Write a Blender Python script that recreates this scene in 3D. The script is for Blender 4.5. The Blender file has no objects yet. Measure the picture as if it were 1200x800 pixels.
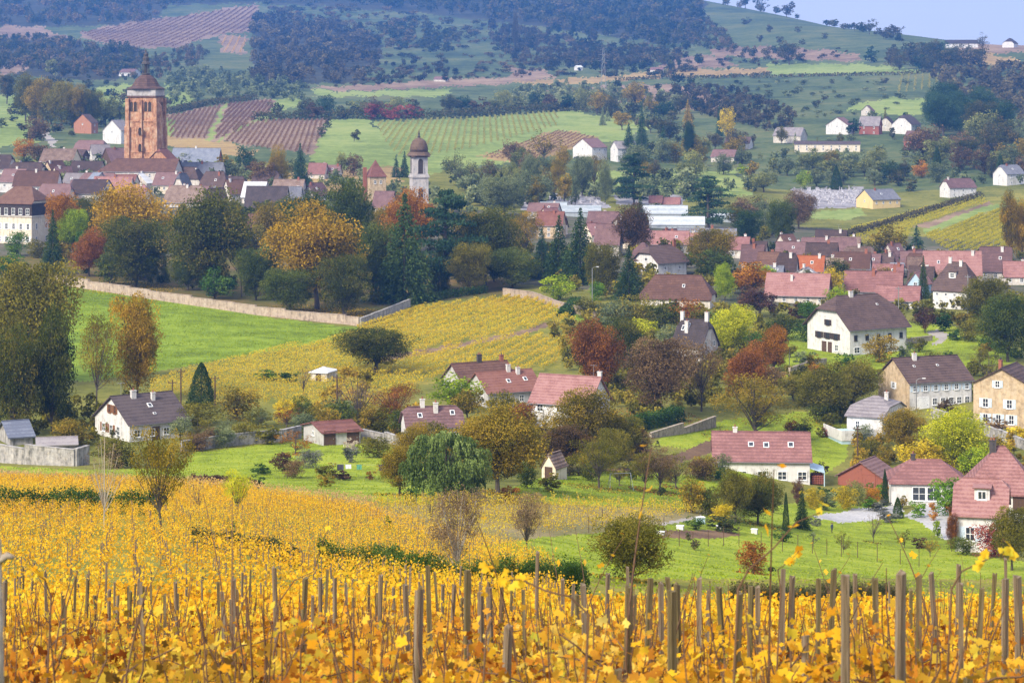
import bpy, math, random
import numpy as np
C = bpy.context.scene
COL = C.collection
R = math.radians
rng = np.random.default_rng(7)
random.seed(7)
F, H, K = 2700.0, 100.0, 1.638        # focal length in px of a 1200 px wide picture, horizon row, distance scale
# ------------------------------------------------------------------ camera
cam = bpy.data.cameras.new('camera'); camo = bpy.data.objects.new('camera', cam); COL.objects.link(camo)
cam.sensor_width = 36; cam.lens = 36*F/1200; cam.shift_y = -(400-H)/1200
cam.clip_start = .5; cam.clip_end = 40000
camo.rotation_euler = (R(90), 0, 0)
cam.dof.use_dof = True; cam.dof.focus_distance = 160; cam.dof.aperture_fstop = 7.1
C.camera = camo
# ------------------------------------------------------------------ sky and sun (bright overcast, sun veiled behind the left shoulder)
SUN_EL, SUN_AZ = 38.0, 222.0          # azimuth clockwise from +Y
wd = bpy.data.worlds.new('World'); C.world = wd; wd.use_nodes = True
nt = wd.node_tree; nt.nodes.clear()
def N(nt, t, **k):
    n = nt.nodes.new(t)
    for a, b in k.items(): setattr(n, a, b)
    return n
o_ = N(nt, 'ShaderNodeOutputWorld'); bg = N(nt, 'ShaderNodeBackground')
sk = N(nt, 'ShaderNodeTexSky'); sk.sky_type = 'NISHITA'; sk.sun_disc = False
sk.sun_elevation = R(SUN_EL); sk.sun_rotation = R(SUN_AZ)
tc = N(nt, 'ShaderNodeTexCoord'); mp = N(nt, 'ShaderNodeMapping'); mp.inputs['Scale'].default_value = (1, 1, 4)
nz = N(nt, 'ShaderNodeTexNoise'); nz.inputs['Scale'].default_value = 2.2; nz.inputs['Detail'].default_value = 5
cr = N(nt, 'ShaderNodeValToRGB')
cr.color_ramp.elements[0].position = .3; cr.color_ramp.elements[0].color = (5.6, 5.8, 7.2, 1)
cr.color_ramp.elements[1].position = .75; cr.color_ramp.elements[1].color = (7.2, 7.2, 8.2, 1)
mx = N(nt, 'ShaderNodeMixRGB'); mx.inputs[0].default_value = .86
nt.links.new(tc.outputs['Generated'], mp.inputs[0]); nt.links.new(mp.outputs[0], nz.inputs['Vector'])
nt.links.new(nz.outputs[0], cr.inputs[0]); nt.links.new(sk.outputs[0], mx.inputs[1]); nt.links.new(cr.outputs[0], mx.inputs[2])
nt.links.new(mx.outputs[0], bg.inputs[0]); nt.links.new(bg.outputs[0], o_.inputs[0])
bg.inputs[1].default_value = .084
sl = bpy.data.lights.new('sun', 'SUN'); slo = bpy.data.objects.new('sun', sl); COL.objects.link(slo)
sl.energy = 3.1; sl.angle = R(18); sl.color = (1, .90, .74)
az = R(SUN_AZ); el = R(SUN_EL)
from mathutils import Vector
slo.rotation_euler = Vector((math.sin(az)*math.cos(el), math.cos(az)*math.cos(el), math.sin(el))).to_track_quat('Z', 'Y').to_euler()
C.view_settings.view_transform = 'Standard'; C.view_settings.look = 'None'
C.view_settings.exposure = 1.05; C.view_settings.gamma = 1; C.view_settings.use_curve_mapping = False
cy = C.cycles if hasattr(C, 'cycles') else None
C.render.engine = 'CYCLES'
C.cycles.use_denoising = True
C.cycles.max_bounces = 6; C.cycles.diffuse_bounces = 3; C.cycles.glossy_bounces = 2; C.cycles.transmission_bounces = 3
C.cycles.volume_bounces = 0; C.cycles.transparent_max_bounces = 6
C.cycles.caustics_reflective = False; C.cycles.caustics_refractive = False
HAZE = 1.08e-4; HAZE_COL = (.12, .36, 1.0)

# ------------------------------------------------------------------ terrain: height above the eye along nine bearings
# (distance, row seen there or height 'z', canopy to subtract)
ZT = {
 0:   [(0,-1.7),(10,-4.9),(20,-8.4),(40,-14.9),(70,-23.3),(100,-31.2),(150,-44.0),(200,-55.4),(225,'545'),(240,'520'),(290,'450'),(340,'400'),(430,'332'),(480,'300'),(540,'270'),(600,'240'),(700,'203'),(800,'182'),(900,'166'),(1000,'150'),(1250,'120'),(1500,'100'),(1800,'75'),(2200,'50'),(2600,'25'),(3000,'0'),(3400,'-30'),(4300,'-50'),(6000,'-40')],
 200: [(0,-1.7),(10,-4.9),(20,-8.4),(40,-14.9),(70,-23.3),(100,-31.2),(150,-44.0),(200,-55.4),(225,'542'),(240,'518'),(290,'450'),(340,'400'),(385,'365'),(430,'340'),(480,'305'),(540,'272'),(600,'242'),(700,'205'),(800,'184'),(900,'168'),(1000,'150'),(1250,'120'),(1500,'100'),(1800,'75'),(2200,'50'),(2600,'25'),(3000,'0'),(3400,'-30'),(4300,'-50'),(6000,'-40')],
 400: [(0,-1.7),(10,-4.8),(20,-8.4),(40,-15.0),(70,-24.3),(90,-29.8),(130,-39.8),(160,-47.3),(190,'565'),(220,'535'),(240,'515'),(280,'470'),(330,'420'),(380,'380'),(440,'340'),(520,'292'),(600,'252'),(700,'212'),(800,'188'),(900,'170'),(1000,'152'),(1250,'124'),(1500,'102'),(1800,'77'),(2200,'52'),(2600,'25'),(3000,'0'),(3400,'-25'),(4300,'-45'),(6000,'-40')],
 600: [(0,-1.7),(10,-4.8),(20,-8.4),(30,-11.7),(40,-15.4),(60,-22.3),(75,-26.7),(120,-39.4),(165,-49.6),(200,'560'),(260,'500'),(300,'462'),(330,'425'),(380,'376'),(420,'348'),(470,'310'),(600,'252'),(700,'222'),(800,'196'),(900,'174'),(1000,'158'),(1250,'128'),(1500,'105'),(1800,'80'),(2200,'52'),(2600,'22'),(3000,'-8'),(3400,'-30'),(4300,'-40'),(6000,'-30')],
 800: [(0,-1.7),(10,-4.8),(20,-8.5),(30,-11.8),(40,-15.2),(55,-20.6),(80,-29.5),(100,-35.5),(150,-50.6),(185,'600'),(215,'570'),(245,'532'),(270,'500'),(300,'462'),(330,'425'),(365,'388'),(400,'355'),(470,'306'),(540,'282'),(600,'264'),(680,'242'),(800,'205'),(900,'184'),(1000,'166'),(1250,'128'),(1500,'102'),(1800,'75'),(2200,'46'),(2600,'14'),(2900,'-14'),(3100,'-16'),(4300,'0'),(6000,'30')],
 900: [(0,-1.7),(10,-4.8),(20,-8.5),(30,-11.9),(40,-15.2),(55,-20.7),(80,-29.8),(100,-36.0),(150,-51.5),(185,'624'),(215,'592'),(245,'560'),(285,'500'),(312,'455'),(340,'418'),(385,'380'),(440,'336'),(540,'292'),(640,'266'),(760,'230'),(850,'200'),(950,'172'),(1150,'132'),(1400,'104'),(1700,'76'),(2000,'44'),(2300,'8'),(2450,'-4'),(2700,'-3'),(3200,'30'),(4300,'45'),(6000,'55')],
 1000:[(0,-1.7),(10,-4.8),(20,-8.5),(30,-11.9),(40,-15.2),(55,-20.8),(80,-30.2),(100,-36.5),(150,-52.5),(190,'642'),(215,'620'),(232,'600'),(255,'562'),(290,'502'),(315,'455'),(340,'418'),(385,'382'),(440,'342'),(540,'304'),(640,'274'),(760,'242'),(850,'204'),(950,'166'),(1150,'130'),(1400,'100'),(1600,'78'),(1850,'46'),(2000,'30'),(2120,'25'),(2400,'44'),(4300,'75'),(6000,'80')],
 1200:[(0,-1.7),(10,-4.8),(20,-8.5),(30,-11.9),(40,-15.2),(55,-21.0),(80,-31.0),(100,-37.5),(150,-54.0),(180,'658'),(200,'630'),(215,'602'),(240,'560'),(275,'500'),(310,'450'),(350,'402'),(400,'362'),(450,'332'),(520,'302'),(600,'272'),(680,'250'),(760,'222'),(850,'190'),(1050,'150'),(1300,'112'),(1450,'82'),(1700,'54'),(1800,'52'),(2300,'70'),(4300,'85'),(6000,'85')],
}
NY = 700
LY = np.linspace(math.log(2.0), math.log(9000.0), NY); YG = np.exp(LY)
PXG = np.arange(-600, 1801, 25.0)
_cols = sorted(ZT); _zc = []
for p in _cols:
    ys = [a*K for a, b in ZT[p]]; zs = [(-(float(b)-H)/F*a*K if isinstance(b, str) else b) for a, b in ZT[p]]
    _zc.append(np.interp(YG, ys, zs))
_zc = np.array(_zc)
ZG = np.array([[np.interp(p, _cols, _zc[:, j]) for j in range(NY)] for p in PXG])
def _sm(a, s, ax):
    k = np.exp(-.5*(np.arange(-3*s, 3*s+1)/s)**2); k /= k.sum(); w = 3*s
    a = np.moveaxis(a, ax, -1); b = np.pad(a, [(0, 0), (w, w)], mode='reflect', reflect_type='odd')
    return np.moveaxis(np.apply_along_axis(lambda r: np.convolve(r, k, 'valid'), 1, b), -1, ax)
ZG = _sm(_sm(ZG, 3, 1), 3, 0)
def zf(px, y):
    px = np.clip(np.asarray(px, float), PXG[0], PXG[-1]-.01); y = np.asarray(y, float)
    i = (px-PXG[0])/25.0; i0 = np.clip(i.astype(int), 0, len(PXG)-2); fi = i-i0
    j = (np.log(np.clip(y, 2.0, 8999.0))-LY[0])/(LY[1]-LY[0]); j0 = np.clip(j.astype(int), 0, NY-2); fj = j-j0
    z = (ZG[i0, j0]*(1-fi)+ZG[i0+1, j0]*fi)*(1-fj)+(ZG[i0, j0+1]*(1-fi)+ZG[i0+1, j0+1]*fi)*fj
    return z
def zw(x, y):                                   # ground height at a world point
    y = np.asarray(y, float); yy = np.maximum(y, 2.0)
    return zf(600+F*np.asarray(x, float)/yy, yy) + np.where(y < 2, (2-y)*.10, 0)
def at(px, row):                                # the first ground point seen along a line of sight
    y = YG; z = zf(np.full(NY, float(px)), y); r = H-F*z/y
    k = np.nonzero(r <= row)[0]; k = k[0] if len(k) else NY-1
    if k == 0: return ((px-600)/F*y[0], y[0], z[0])
    t = (r[k-1]-row)/(r[k-1]-r[k]); yy = y[k-1]+(y[k]-y[k-1])*t
    return ((px-600)/F*yy, yy, float(zf(px, yy)))
def proj(x, y, z): return 600+F*x/y, H-F*z/y
def inpoly(px, py, poly):
    px = np.asarray(px); py = np.asarray(py); r = np.zeros(px.shape, bool); n = len(poly)
    for i in range(n):
        x1, y1 = poly[i]; x2, y2 = poly[(i+1) % n]
        if y1 == y2: continue
        r ^= ((y1 > py) != (y2 > py)) & (px < (x2-x1)*(py-y1)/(y2-y1)+x1)
    return r

# ------------------------------------------------------------------ materials
def newmat(name):
    m = bpy.data.materials.new(name); m.use_nodes = True; nt = m.node_tree
    return m, nt, nt.nodes['Principled BSDF'], nt.nodes['Material Output']
def ramp(nt, cols, fac=None, pos=None):
    r = N(nt, 'ShaderNodeValToRGB'); e = r.color_ramp.elements; n = len(cols)
    while len(e) < n: e.new(.5)
    for i, c in enumerate(cols):
        e[i].position = pos[i] if pos else i/(n-1); e[i].color = (*c, 1)
    if fac is not None: nt.links.new(fac, r.inputs[0])
    return r
def noise(nt, scale, detail=4, vec=None, rough=.6):
    n = N(nt, 'ShaderNodeTexNoise'); n.inputs['Scale'].default_value = scale; n.inputs['Detail'].default_value = detail; n.inputs['Roughness'].default_value = rough
    if vec is not None: nt.links.new(vec, n.inputs['Vector'])
    return n
def mathn(nt, op, a, b=None):
    n = N(nt, 'ShaderNodeMath', operation=op)
    for i, v in enumerate((a, b)):
        if v is None: continue
        if isinstance(v, (int, float)): n.inputs[i].default_value = v
        else: nt.links.new(v, n.inputs[i])
    return n.outputs[0]
def ground_mat(name, cols, s1=.012, s2=.35, rough=.95, bump=.3, k=.5, s3=3.0):
    m, nt, b, o = newmat(name); g = N(nt, 'ShaderNodeNewGeometry')
    a = noise(nt, s1, 4, g.outputs['Position']); c = noise(nt, s2, 5, g.outputs['Position'], .75); d = noise(nt, s3, 3, g.outputs['Position'], .8)
    f = mathn(nt, 'ADD', mathn(nt, 'MULTIPLY', a.outputs[0], 1-k), mathn(nt, 'MULTIPLY', c.outputs[0], k))
    f = mathn(nt, 'ADD', f, mathn(nt, 'MULTIPLY', mathn(nt, 'SUBTRACT', d.outputs[0], .5), .35))
    n = len(cols); r = ramp(nt, cols, f, [.40+.20*i/(n-1) for i in range(n)])
    nt.links.new(r.outputs[0], b.inputs['Base Color']); b.inputs['Roughness'].default_value = rough
    b.inputs['Specular IOR Level'].default_value = .1
    if bump:
        bp = N(nt, 'ShaderNodeBump'); bp.inputs['Strength'].default_value = bump; bp.inputs['Distance'].default_value = .3
        nt.links.new(c.outputs[0], bp.inputs['Height']); nt.links.new(bp.outputs[0], b.inputs['Normal'])
    return m
def leaf_mat(name, cols, trans=.3, objvar=.25, pos=None):
    m, nt, b, o = newmat(name); nt.nodes.remove(b)
    at_ = N(nt, 'ShaderNodeAttribute', attribute_name='lr'); oi = N(nt, 'ShaderNodeObjectInfo')
    f = mathn(nt, 'ADD', at_.outputs['Fac'], mathn(nt, 'MULTIPLY', mathn(nt, 'SUBTRACT', oi.outputs['Random'], .5), objvar))
    r = ramp(nt, cols, f, pos)
    d = N(nt, 'ShaderNodeBsdfDiffuse'); t = N(nt, 'ShaderNodeBsdfTranslucent'); x = N(nt, 'ShaderNodeMixShader'); x.inputs[0].default_value = trans
    nt.links.new(r.outputs[0], d.inputs[0]); nt.links.new(r.outputs[0], t.inputs[0])
    nt.links.new(d.outputs[0], x.inputs[1]); nt.links.new(t.outputs[0], x.inputs[2]); nt.links.new(x.outputs[0], o.inputs[0])
    return m
def wall_mat(name, c1, c2, scale=1.2, rough=.9, bump=.15, brick=None, c3=None):
    m, nt, b, o = newmat(name); t = N(nt, 'ShaderNodeTexCoord')
    a = noise(nt, scale, 5, t.outputs['Object'], .7)
    mp = N(nt, 'ShaderNodeMapping'); mp.inputs['Scale'].default_value = (1.5, 1.5, .25); nt.links.new(t.outputs['Object'], mp.inputs[0])
    s = noise(nt, .9, 4, mp.outputs[0], .7)
    f = mathn(nt, 'ADD', mathn(nt, 'MULTIPLY', a.outputs[0], .5), mathn(nt, 'MULTIPLY', s.outputs[0], .5))
    cols = [c2, c1, c1] if c3 is None else [c2, c1, c3]
    r = ramp(nt, cols, f, [.39, .48, .62]); out = r.outputs[0]
    if brick:
        vo = N(nt, 'ShaderNodeTexVoronoi'); vo.inputs['Scale'].default_value = brick
        nt.links.new(t.outputs['Object'], vo.inputs['Vector'])
        hs = N(nt, 'ShaderNodeMixRGB', blend_type='MULTIPLY'); hs.inputs[0].default_value = .55
        r2 = ramp(nt, [(.55, .5, .45), (1, 1, 1), (1.25, 1.15, 1)], vo.outputs['Color'])
        nt.links.new(out, hs.inputs[1]); nt.links.new(r2.outputs[0], hs.inputs[2]); out = hs.outputs[0]
    nt.links.new(out, b.inputs['Base Color']); b.inputs['Roughness'].default_value = rough
    b.inputs['Specular IOR Level'].default_value = .2
    bp = N(nt, 'ShaderNodeBump'); bp.inputs['Strength'].default_value = bump; bp.inputs['Distance'].default_value = .05
    nt.links.new(a.outputs[0], bp.inputs['Height']); nt.links.new(bp.outputs[0], b.inputs['Normal'])
    return m
def roof_mat(name, c1, c2, c3, band=2.2, streak=.5):
    m, nt, b, o = newmat(name); t = N(nt, 'ShaderNodeTexCoord'); oi = N(nt, 'ShaderNodeObjectInfo')
    a = noise(nt, .45, 4, t.outputs['Object'], .7); d = noise(nt, 3.2, 3, t.outputs['Object'], .8)
    sx = N(nt, 'ShaderNodeSeparateXYZ'); nt.links.new(t.outputs['Object'], sx.inputs[0])
    w = mathn(nt, 'SINE', mathn(nt, 'MULTIPLY', sx.outputs[2], 2*math.pi*band))
    f = mathn(nt, 'ADD', mathn(nt, 'MULTIPLY', a.outputs[0], .5), mathn(nt, 'MULTIPLY', d.outputs[0], .5))
    f = mathn(nt, 'ADD', f, mathn(nt, 'MULTIPLY', w, .06*streak*2))
    f = mathn(nt, 'ADD', f, mathn(nt, 'MULTIPLY', mathn(nt, 'SUBTRACT', oi.outputs['Random'], .5), .2))
    r = ramp(nt, [c1, c2, c3], f, [.39, .5, .62])
    nt.links.new(r.outputs[0], b.inputs['Base Color']); b.inputs['Roughness'].default_value = .8
    b.inputs['Specular IOR Level'].default_value = .25
    bp = N(nt, 'ShaderNodeBump'); bp.inputs['Strength'].default_value = .5; bp.inputs['Distance'].default_value = .06
    nt.links.new(w, bp.inputs['Height']); nt.links.new(bp.outputs[0], b.inputs['Normal'])
    return m
def flat_mat(name, c, rough=.6, metal=0, spec=.4, var=.25, scale=6):
    m, nt, b, o = newmat(name); t = N(nt, 'ShaderNodeTexCoord'); a = noise(nt, scale, 4, t.outputs['Object'])
    r = ramp(nt, [tuple(v*(1-var) for v in c), tuple(min(1, v*(1+var)) for v in c)], a.outputs[0], [.3, .7])
    nt.links.new(r.outputs[0], b.inputs['Base Color']); b.inputs['Roughness'].default_value = rough
    b.inputs['Metallic'].default_value = metal; b.inputs['Specular IOR Level'].default_value = spec
    return m
M = {}
M['lawn'] = ground_mat('lawn_grass', [(.12, .15, .015), (.22, .29, .02), (.33, .37, .04)], .03, .25)
M['greenfield'] = ground_mat('mown_grass', [(.10, .15, .016), (.17, .25, .02), (.24, .32, .03)], .025, .2)
M['meadow'] = ground_mat('meadow_grass', [(.09, .10, .02), (.16, .165, .03), (.23, .21, .05)], .03, .3)
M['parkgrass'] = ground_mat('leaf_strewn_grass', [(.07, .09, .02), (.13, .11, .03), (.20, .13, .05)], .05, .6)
M['soil'] = ground_mat('vineyard_soil', [(.12, .10, .03), (.22, .16, .04), (.30, .22, .06)], .05, 1.5)
M['goldsoil'] = ground_mat('leaf_covered_soil', [(.11, .13, .02), (.19, .19, .03), (.30, .25, .05)], .08, 1.2)
M['hillgrass'] = ground_mat('hill_pasture', [(.04, .062, .025), (.085, .118, .042), (.14, .15, .058)], .006, .03, k=.5, s3=.2)
M['palegrass'] = ground_mat('bright_pasture', [(.14, .19, .045), (.21, .275, .07), (.27, .31, .09)], .008, .05, s3=.2)
M['brownfield'] = ground_mat('bare_vine_soil', [(.15, .10, .07), (.25, .17, .11), (.32, .23, .15)], .008, .05, s3=.3)
M['pinksoil'] = ground_mat('dry_vine_soil', [(.14, .14, .05), (.23, .20, .08), (.31, .25, .13)], .05, 1.2)
M['tanfield'] = ground_mat('tan_stubble', [(.22, .15, .06), (.32, .22, .09), (.38, .28, .11)], .008, .05, s3=.3)
M['woodfloor'] = ground_mat('wood_floor', [(.03, .035, .02), (.05, .05, .03), (.07, .07, .04)], .01, .06, s3=.3)
M['townground'] = ground_mat('town_gardens', [(.06, .075, .03), (.10, .10, .06), (.15, .13, .10)], .04, .15)
M['pave'] = ground_mat('pale_paving', [(.30, .30, .31), (.42, .42, .42), (.52, .51, .50)], .1, 1.5, .7, 0)
M['gravel'] = ground_mat('gravel', [(.25, .23, .20), (.33, .30, .27), (.40, .37, .33)], .1, 2., .9, .1)
M['earth'] = ground_mat('dug_earth', [(.10, .06, .04), (.16, .10, .06), (.22, .14, .08)], .1, 2.)
M['graves'] = ground_mat('cemetery_gravel', [(.16, .15, .16), (.26, .25, .27), (.36, .35, .37)], .1, .5)
# ------------------------------------------------------------------ ground regions: (mesh name, material, outline in picture px of the land parcel)
REG = [
 ('woodland_floor','woodfloor',[(-60,-60),(830,-60),(824,48),(780,52),(700,40),(600,28),(480,14),(300,4),(195,6),(185,30),(-60,32)]),
 ('woodland_floor','woodfloor',[(296,24),(330,22),(350,30),(395,32),(420,38),(450,55),(446,70),(425,84),(432,97),(296,100)]),
 ('woodland_floor','woodfloor',[(-20,48),(50,42),(95,55),(165,58),(172,72),(130,95),(60,92),(-20,84)]),
 ('fallow_field','brownfield',[(92,38),(160,24),(205,20),(300,5),(303,36),(252,42),(206,56),(150,56),(112,50)]),
 ('fallow_field','brownfield',[(258,42),(289,42),(286,63),(258,62)]),
 ('fallow_field','brownfield',[(0,78),(30,70),(75,60),(60,68),(30,82),(0,92)]),
 ('fallow_field','brownfield',[(0,30),(50,32),(88,48),(60,46),(0,46)]),
 ('pasture','palegrass',[(110,105),(150,97),(160,110),(160,140),(118,130)]),
 ('pasture','palegrass',[(195,100),(222,104),(225,120),(195,128)]),
 ('pasture','palegrass',[(-20,110),(15,112),(40,135),(45,168),(-20,175)]),
 ('fallow_field','brownfield',[(195,135),(265,121),(322,116),(320,131),(300,141),(385,140),(366,181),(262,166),(199,163)]),
 ('pasture','palegrass',[(262,122),(268,121),(247,164),(240,164)]),
 ('pasture','palegrass',[(300,140),(320,131),(322,140),(280,146),(262,166),(255,165)]),
 ('pasture','palegrass',[(193,140),(207,142),(200,162),(190,160)]),
 ('pale_field','tanfield',[(195,160),(262,166),(300,178),(290,186),(195,172)]),
 ('pasture','palegrass',[(320,116),(350,114),(360,124),(320,131)]),
 ('pasture','palegrass',[(388,140),(432,139),(455,170),(470,196),(362,200),(366,181)]),
 ('pasture','palegrass',[(440,143),(560,138),(680,128),(684,140),(655,150),(560,174),(520,182),(470,190),(450,168)]),
 ('pasture','palegrass',[(462,190),(560,172),(655,150),(684,133),(735,138),(770,148),(730,164),(600,190),(480,206)]),
 ('pale_field','tanfield',[(560,184),(655,152),(700,160),(690,168),(640,186),(600,190)]),
 ('pale_field','tanfield',[(60,215),(300,205),(470,195),(470,212),(420,226),(250,222)]),
 ('fallow_field','brownfield',[(362,103),(420,100),(520,93),(605,90),(605,98),(480,104),(400,107)]),
 ('pasture','palegrass',[(362,104),(400,108),(480,105),(530,104),(520,113),(370,113)]),
 ('fallow_field','tanfield',[(600,96),(700,90),(800,82),(905,80),(905,86),(760,92),(650,101)]),
 ('fallow_field','brownfield',[(770,77),(805,65),(845,66),(862,78),(785,82)]),
 ('fallow_field','brownfield',[(832,57),(900,54),(960,58),(1008,64),(1006,72),(920,70),(840,66)]),
 ('fallow_field','brownfield',[(620,108),(740,98),(800,100),(850,115),(840,132),(740,122),(640,118)]),
 ('fallow_field','brownfield',[(600,80),(640,82),(650,92),(610,96),(598,92)]),
 ('fallow_field','tanfield',[(1120,60),(1160,62),(1198,72),(1190,80),(1150,76),(1120,66)]),
 ('fallow_field','brownfield',[(1120,50),(1220,52),(1220,62),(1160,62),(1120,60)]),
 ('pasture','palegrass',[(900,75),(1010,75),(1065,80),(1080,86),(900,88)]),
 ('pasture','palegrass',[(1000,122),(1050,114),(1085,118),(1080,135),(1040,135),(990,128)]),
 ('pasture','palegrass',[(660,225),(700,200),(860,200),(880,228),(780,236)]),
 ('pasture','palegrass',[(950,248),(1010,244),(1015,252),(990,258),(950,256)]),
 ('cemetery_ground','graves',[(930,222),(1010,220),(1012,243),(925,245)]),
 ('cemetery_ground','graves',[(612,230),(700,230),(715,244),(612,246)]),
 ('cemetery_ground','graves',[(722,228),(800,228),(800,240),(722,240)]),
 ('vineyard_ground','goldsoil',[(940,285),(1000,268),(1080,245),(1150,232),(1220,225),(1220,300),(1090,300),(1060,290)]),
 ('earth_track','brownfield',[(1070,266),(1150,240),(1160,236),(1165,241),(1090,268)]),
 ('pasture','palegrass',[(1080,270),(1140,246),(1180,236),(1190,240),(1150,250),(1085,275)]),
 ('town_ground','townground',[(-40,200),(300,215),(440,240),(600,250),(900,262),(1220,290),(1220,345),(1090,350),(900,360),(760,345),(640,335),(560,330),(440,310),(300,290),(-40,330)]),
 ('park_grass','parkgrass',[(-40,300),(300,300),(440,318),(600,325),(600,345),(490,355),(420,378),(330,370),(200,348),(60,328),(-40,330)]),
 ('mown_field','greenfield',[(55,329),(200,352),(330,374),(422,384),(400,398),(300,414),(190,434),(110,446),(50,446)]),
 ('vineyard_ground','goldsoil',[(178,446),(300,414),(400,398),(425,384),(490,362),(600,349),(660,360),(690,375),(665,400),(655,432),(560,440),(500,450),(470,470),(400,482),(250,470),(175,465)]),
 ('lawn','greenfield',[(605,346),(640,350),(692,372),(680,378),(650,362)]),
 ('earth_track','brownfield',[(440,418),(520,405),(600,390),(650,376),(655,380),(600,395),(520,411),(450,424)]),
 ('lawn','lawn',[(-30,545),(100,550),(200,548),(230,530),(330,518),(440,520),(470,528),(520,560),(560,575),(560,586),(480,590),(380,582),(300,573),(230,566),(120,562),(-30,556)]),
 ('lawn','lawn',[(600,585),(600,572),(645,556),(700,548),(850,560),(846,592),(800,600),(700,596)]),
 ('lawn','lawn',[(760,520),(800,500),(850,492),(960,480),(1000,500),(990,540),(960,560),(840,565),(840,530)]),
 ('lawn','lawn',[(555,640),(640,628),(740,620),(800,606),(850,598),(960,586),(1040,590),(1070,606),(1110,628),(1140,650),(1220,660),(1220,720),(640,720),(600,672),(560,650)]),
 ('lawn','lawn',[(895,385),(960,375),(1000,372),(1110,380),(1180,400),(1190,425),(1120,430),(1040,440),(1000,450),(920,440),(890,410)]),
 ('dug_earth','earth',[(690,552),(740,545),(800,530),(820,520),(840,512),(850,520),(830,532),(800,540),(780,552)]),
 ('dug_earth','earth',[(775,621),(850,621),(870,627),(830,631),(775,630)]),
 ('garden_path','gravel',[(765,612),(820,604),(825,606),(775,616)]),
 ('garden_path','gravel',[(1085,390),(1098,385),(1112,392),(1104,402),(1090,404),(1100,396)]),
 ('pool_terrace','pave',[(952,604),(985,600),(1000,596),(1040,593),(1055,590),(1058,598),(1040,606),(1010,611),(985,612),(960,608)]),
 ('courtyard','pave',[(1060,603),(1085,588),(1120,592),(1125,630),(1108,633),(1085,616)]),
 ('road','gravel',[(52,150),(58,150),(66,172),(58,172),(50,160)]),
 ('vineyard_ground','goldsoil',[(-60,556),(120,563),(230,567),(300,574),(380,583),(470,591),(560,588),(640,590),(860,597),(800,606),(740,620),(640,628),(555,640),(600,660),(640,700),(640,2000),(-200,2000)]),
 ('vineyard_ground','goldsoil',[(600,678),(1300,678),(1300,2000),(600,2000)]),
 ('dry_vineyard_ground','pinksoil',[(430,594),(560,589),(640,591),(860,598),(800,607),(740,621),(640,629),(555,641),(500,625),(430,604)]),
]
def build_ground():
    pxs = np.concatenate([np.arange(-4800, -600, 150.), np.arange(-600, -20, 20.), np.arange(-20, 1220, 2.), np.arange(1220, 1800, 20.), np.arange(1800, 6001, 150.)])
    ys = np.concatenate([np.geomspace(2.2, 150, 90)[:-1], np.geomspace(150, 1350, 440)[:-1], np.geomspace(1350, 5600, 200), np.geomspace(5750, 7600, 6)])
    PX, Y = np.meshgrid(pxs, ys)
    Z = zf(PX, Y); X = (PX-600)/F*Y
    nr, nc = PX.shape
    V = np.stack([X, Y, Z], -1).reshape(-1, 3)
    # a strip of hillside behind and beneath the camera
    extra = []
    idx = np.arange(nr*nc).reshape(nr, nc)
    q = np.stack([idx[:-1, :-1], idx[:-1, 1:], idx[1:, 1:], idx[1:, :-1]], -1).reshape(-1, 4)
    cpx = V[q].mean(1); fy = cpx[:, 1]; fpx = 600+F*cpx[:, 0]/fy; frow = H-F*cpx[:, 2]/fy
    jit = lambda s: np.interp(np.sin(fpx*.61*s+frow*1.3)+np.sin(fpx*.23-frow*.9*s), [-2, 2], [-1.2, 1.2])
    amp = np.where(frow < 230, 2.2, 1.0); jx = fpx+amp*(jit(1.0)+1.2*np.sin(frow*.37+fpx*.11)); jr = frow+.6*amp*(jit(1.7)+.8*np.sin(fpx*.17))
    rid = np.full(len(q), -1)
    default = np.where(fy > 800*K, 'hill', 'meadow')
    for i, (nm, mt, poly) in enumerate(REG):
        a = np.array(poly); b = (jx > a[:, 0].min()-2) & (jx < a[:, 0].max()+2) & (jr > a[:, 1].min()-2) & (jr < a[:, 1].max()+2)
        k = np.nonzero(b)[0]; rid[k[inpoly(jx[k], jr[k], poly)]] = i
    rid[(rid == -1) & (fy > 780*K)] = -2
    groups = {}
    for i, (nm, mt, poly) in enumerate(REG): groups.setdefault((nm, mt), []).append(i)
    groups[('meadow', 'meadow')] = [-1]; groups[('hill', 'hillgrass')] = [-2]
    for (nm, mt), ids in groups.items():
        f = q[np.isin(rid, ids)]
        if not len(f): continue
        u, inv = np.unique(f, return_inverse=True)
        o = npmesh(nm, V[u], inv.reshape(-1, 4), M[mt], smooth=True); o['kind'] = 'structure'
    x = np.linspace(-60, 60, 25); y = np.array([-60, -30, -10, 0, 2.2])
    Xb, Yb = np.meshgrid(x, y); Zb = np.where(Yb < 2, -2.1+(-Yb)*.12, -2.3); Vb = np.stack([Xb, Yb, Zb], -1).reshape(-1, 3)
    idx = np.arange(len(Vb)).reshape(Xb.shape)
    q = np.stack([idx[:-1, :-1], idx[:-1, 1:], idx[1:, 1:], idx[1:, :-1]], -1).reshape(-1, 4)
    o = npmesh('ground', Vb, q, M['meadow']); o['kind'] = 'structure'
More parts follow.
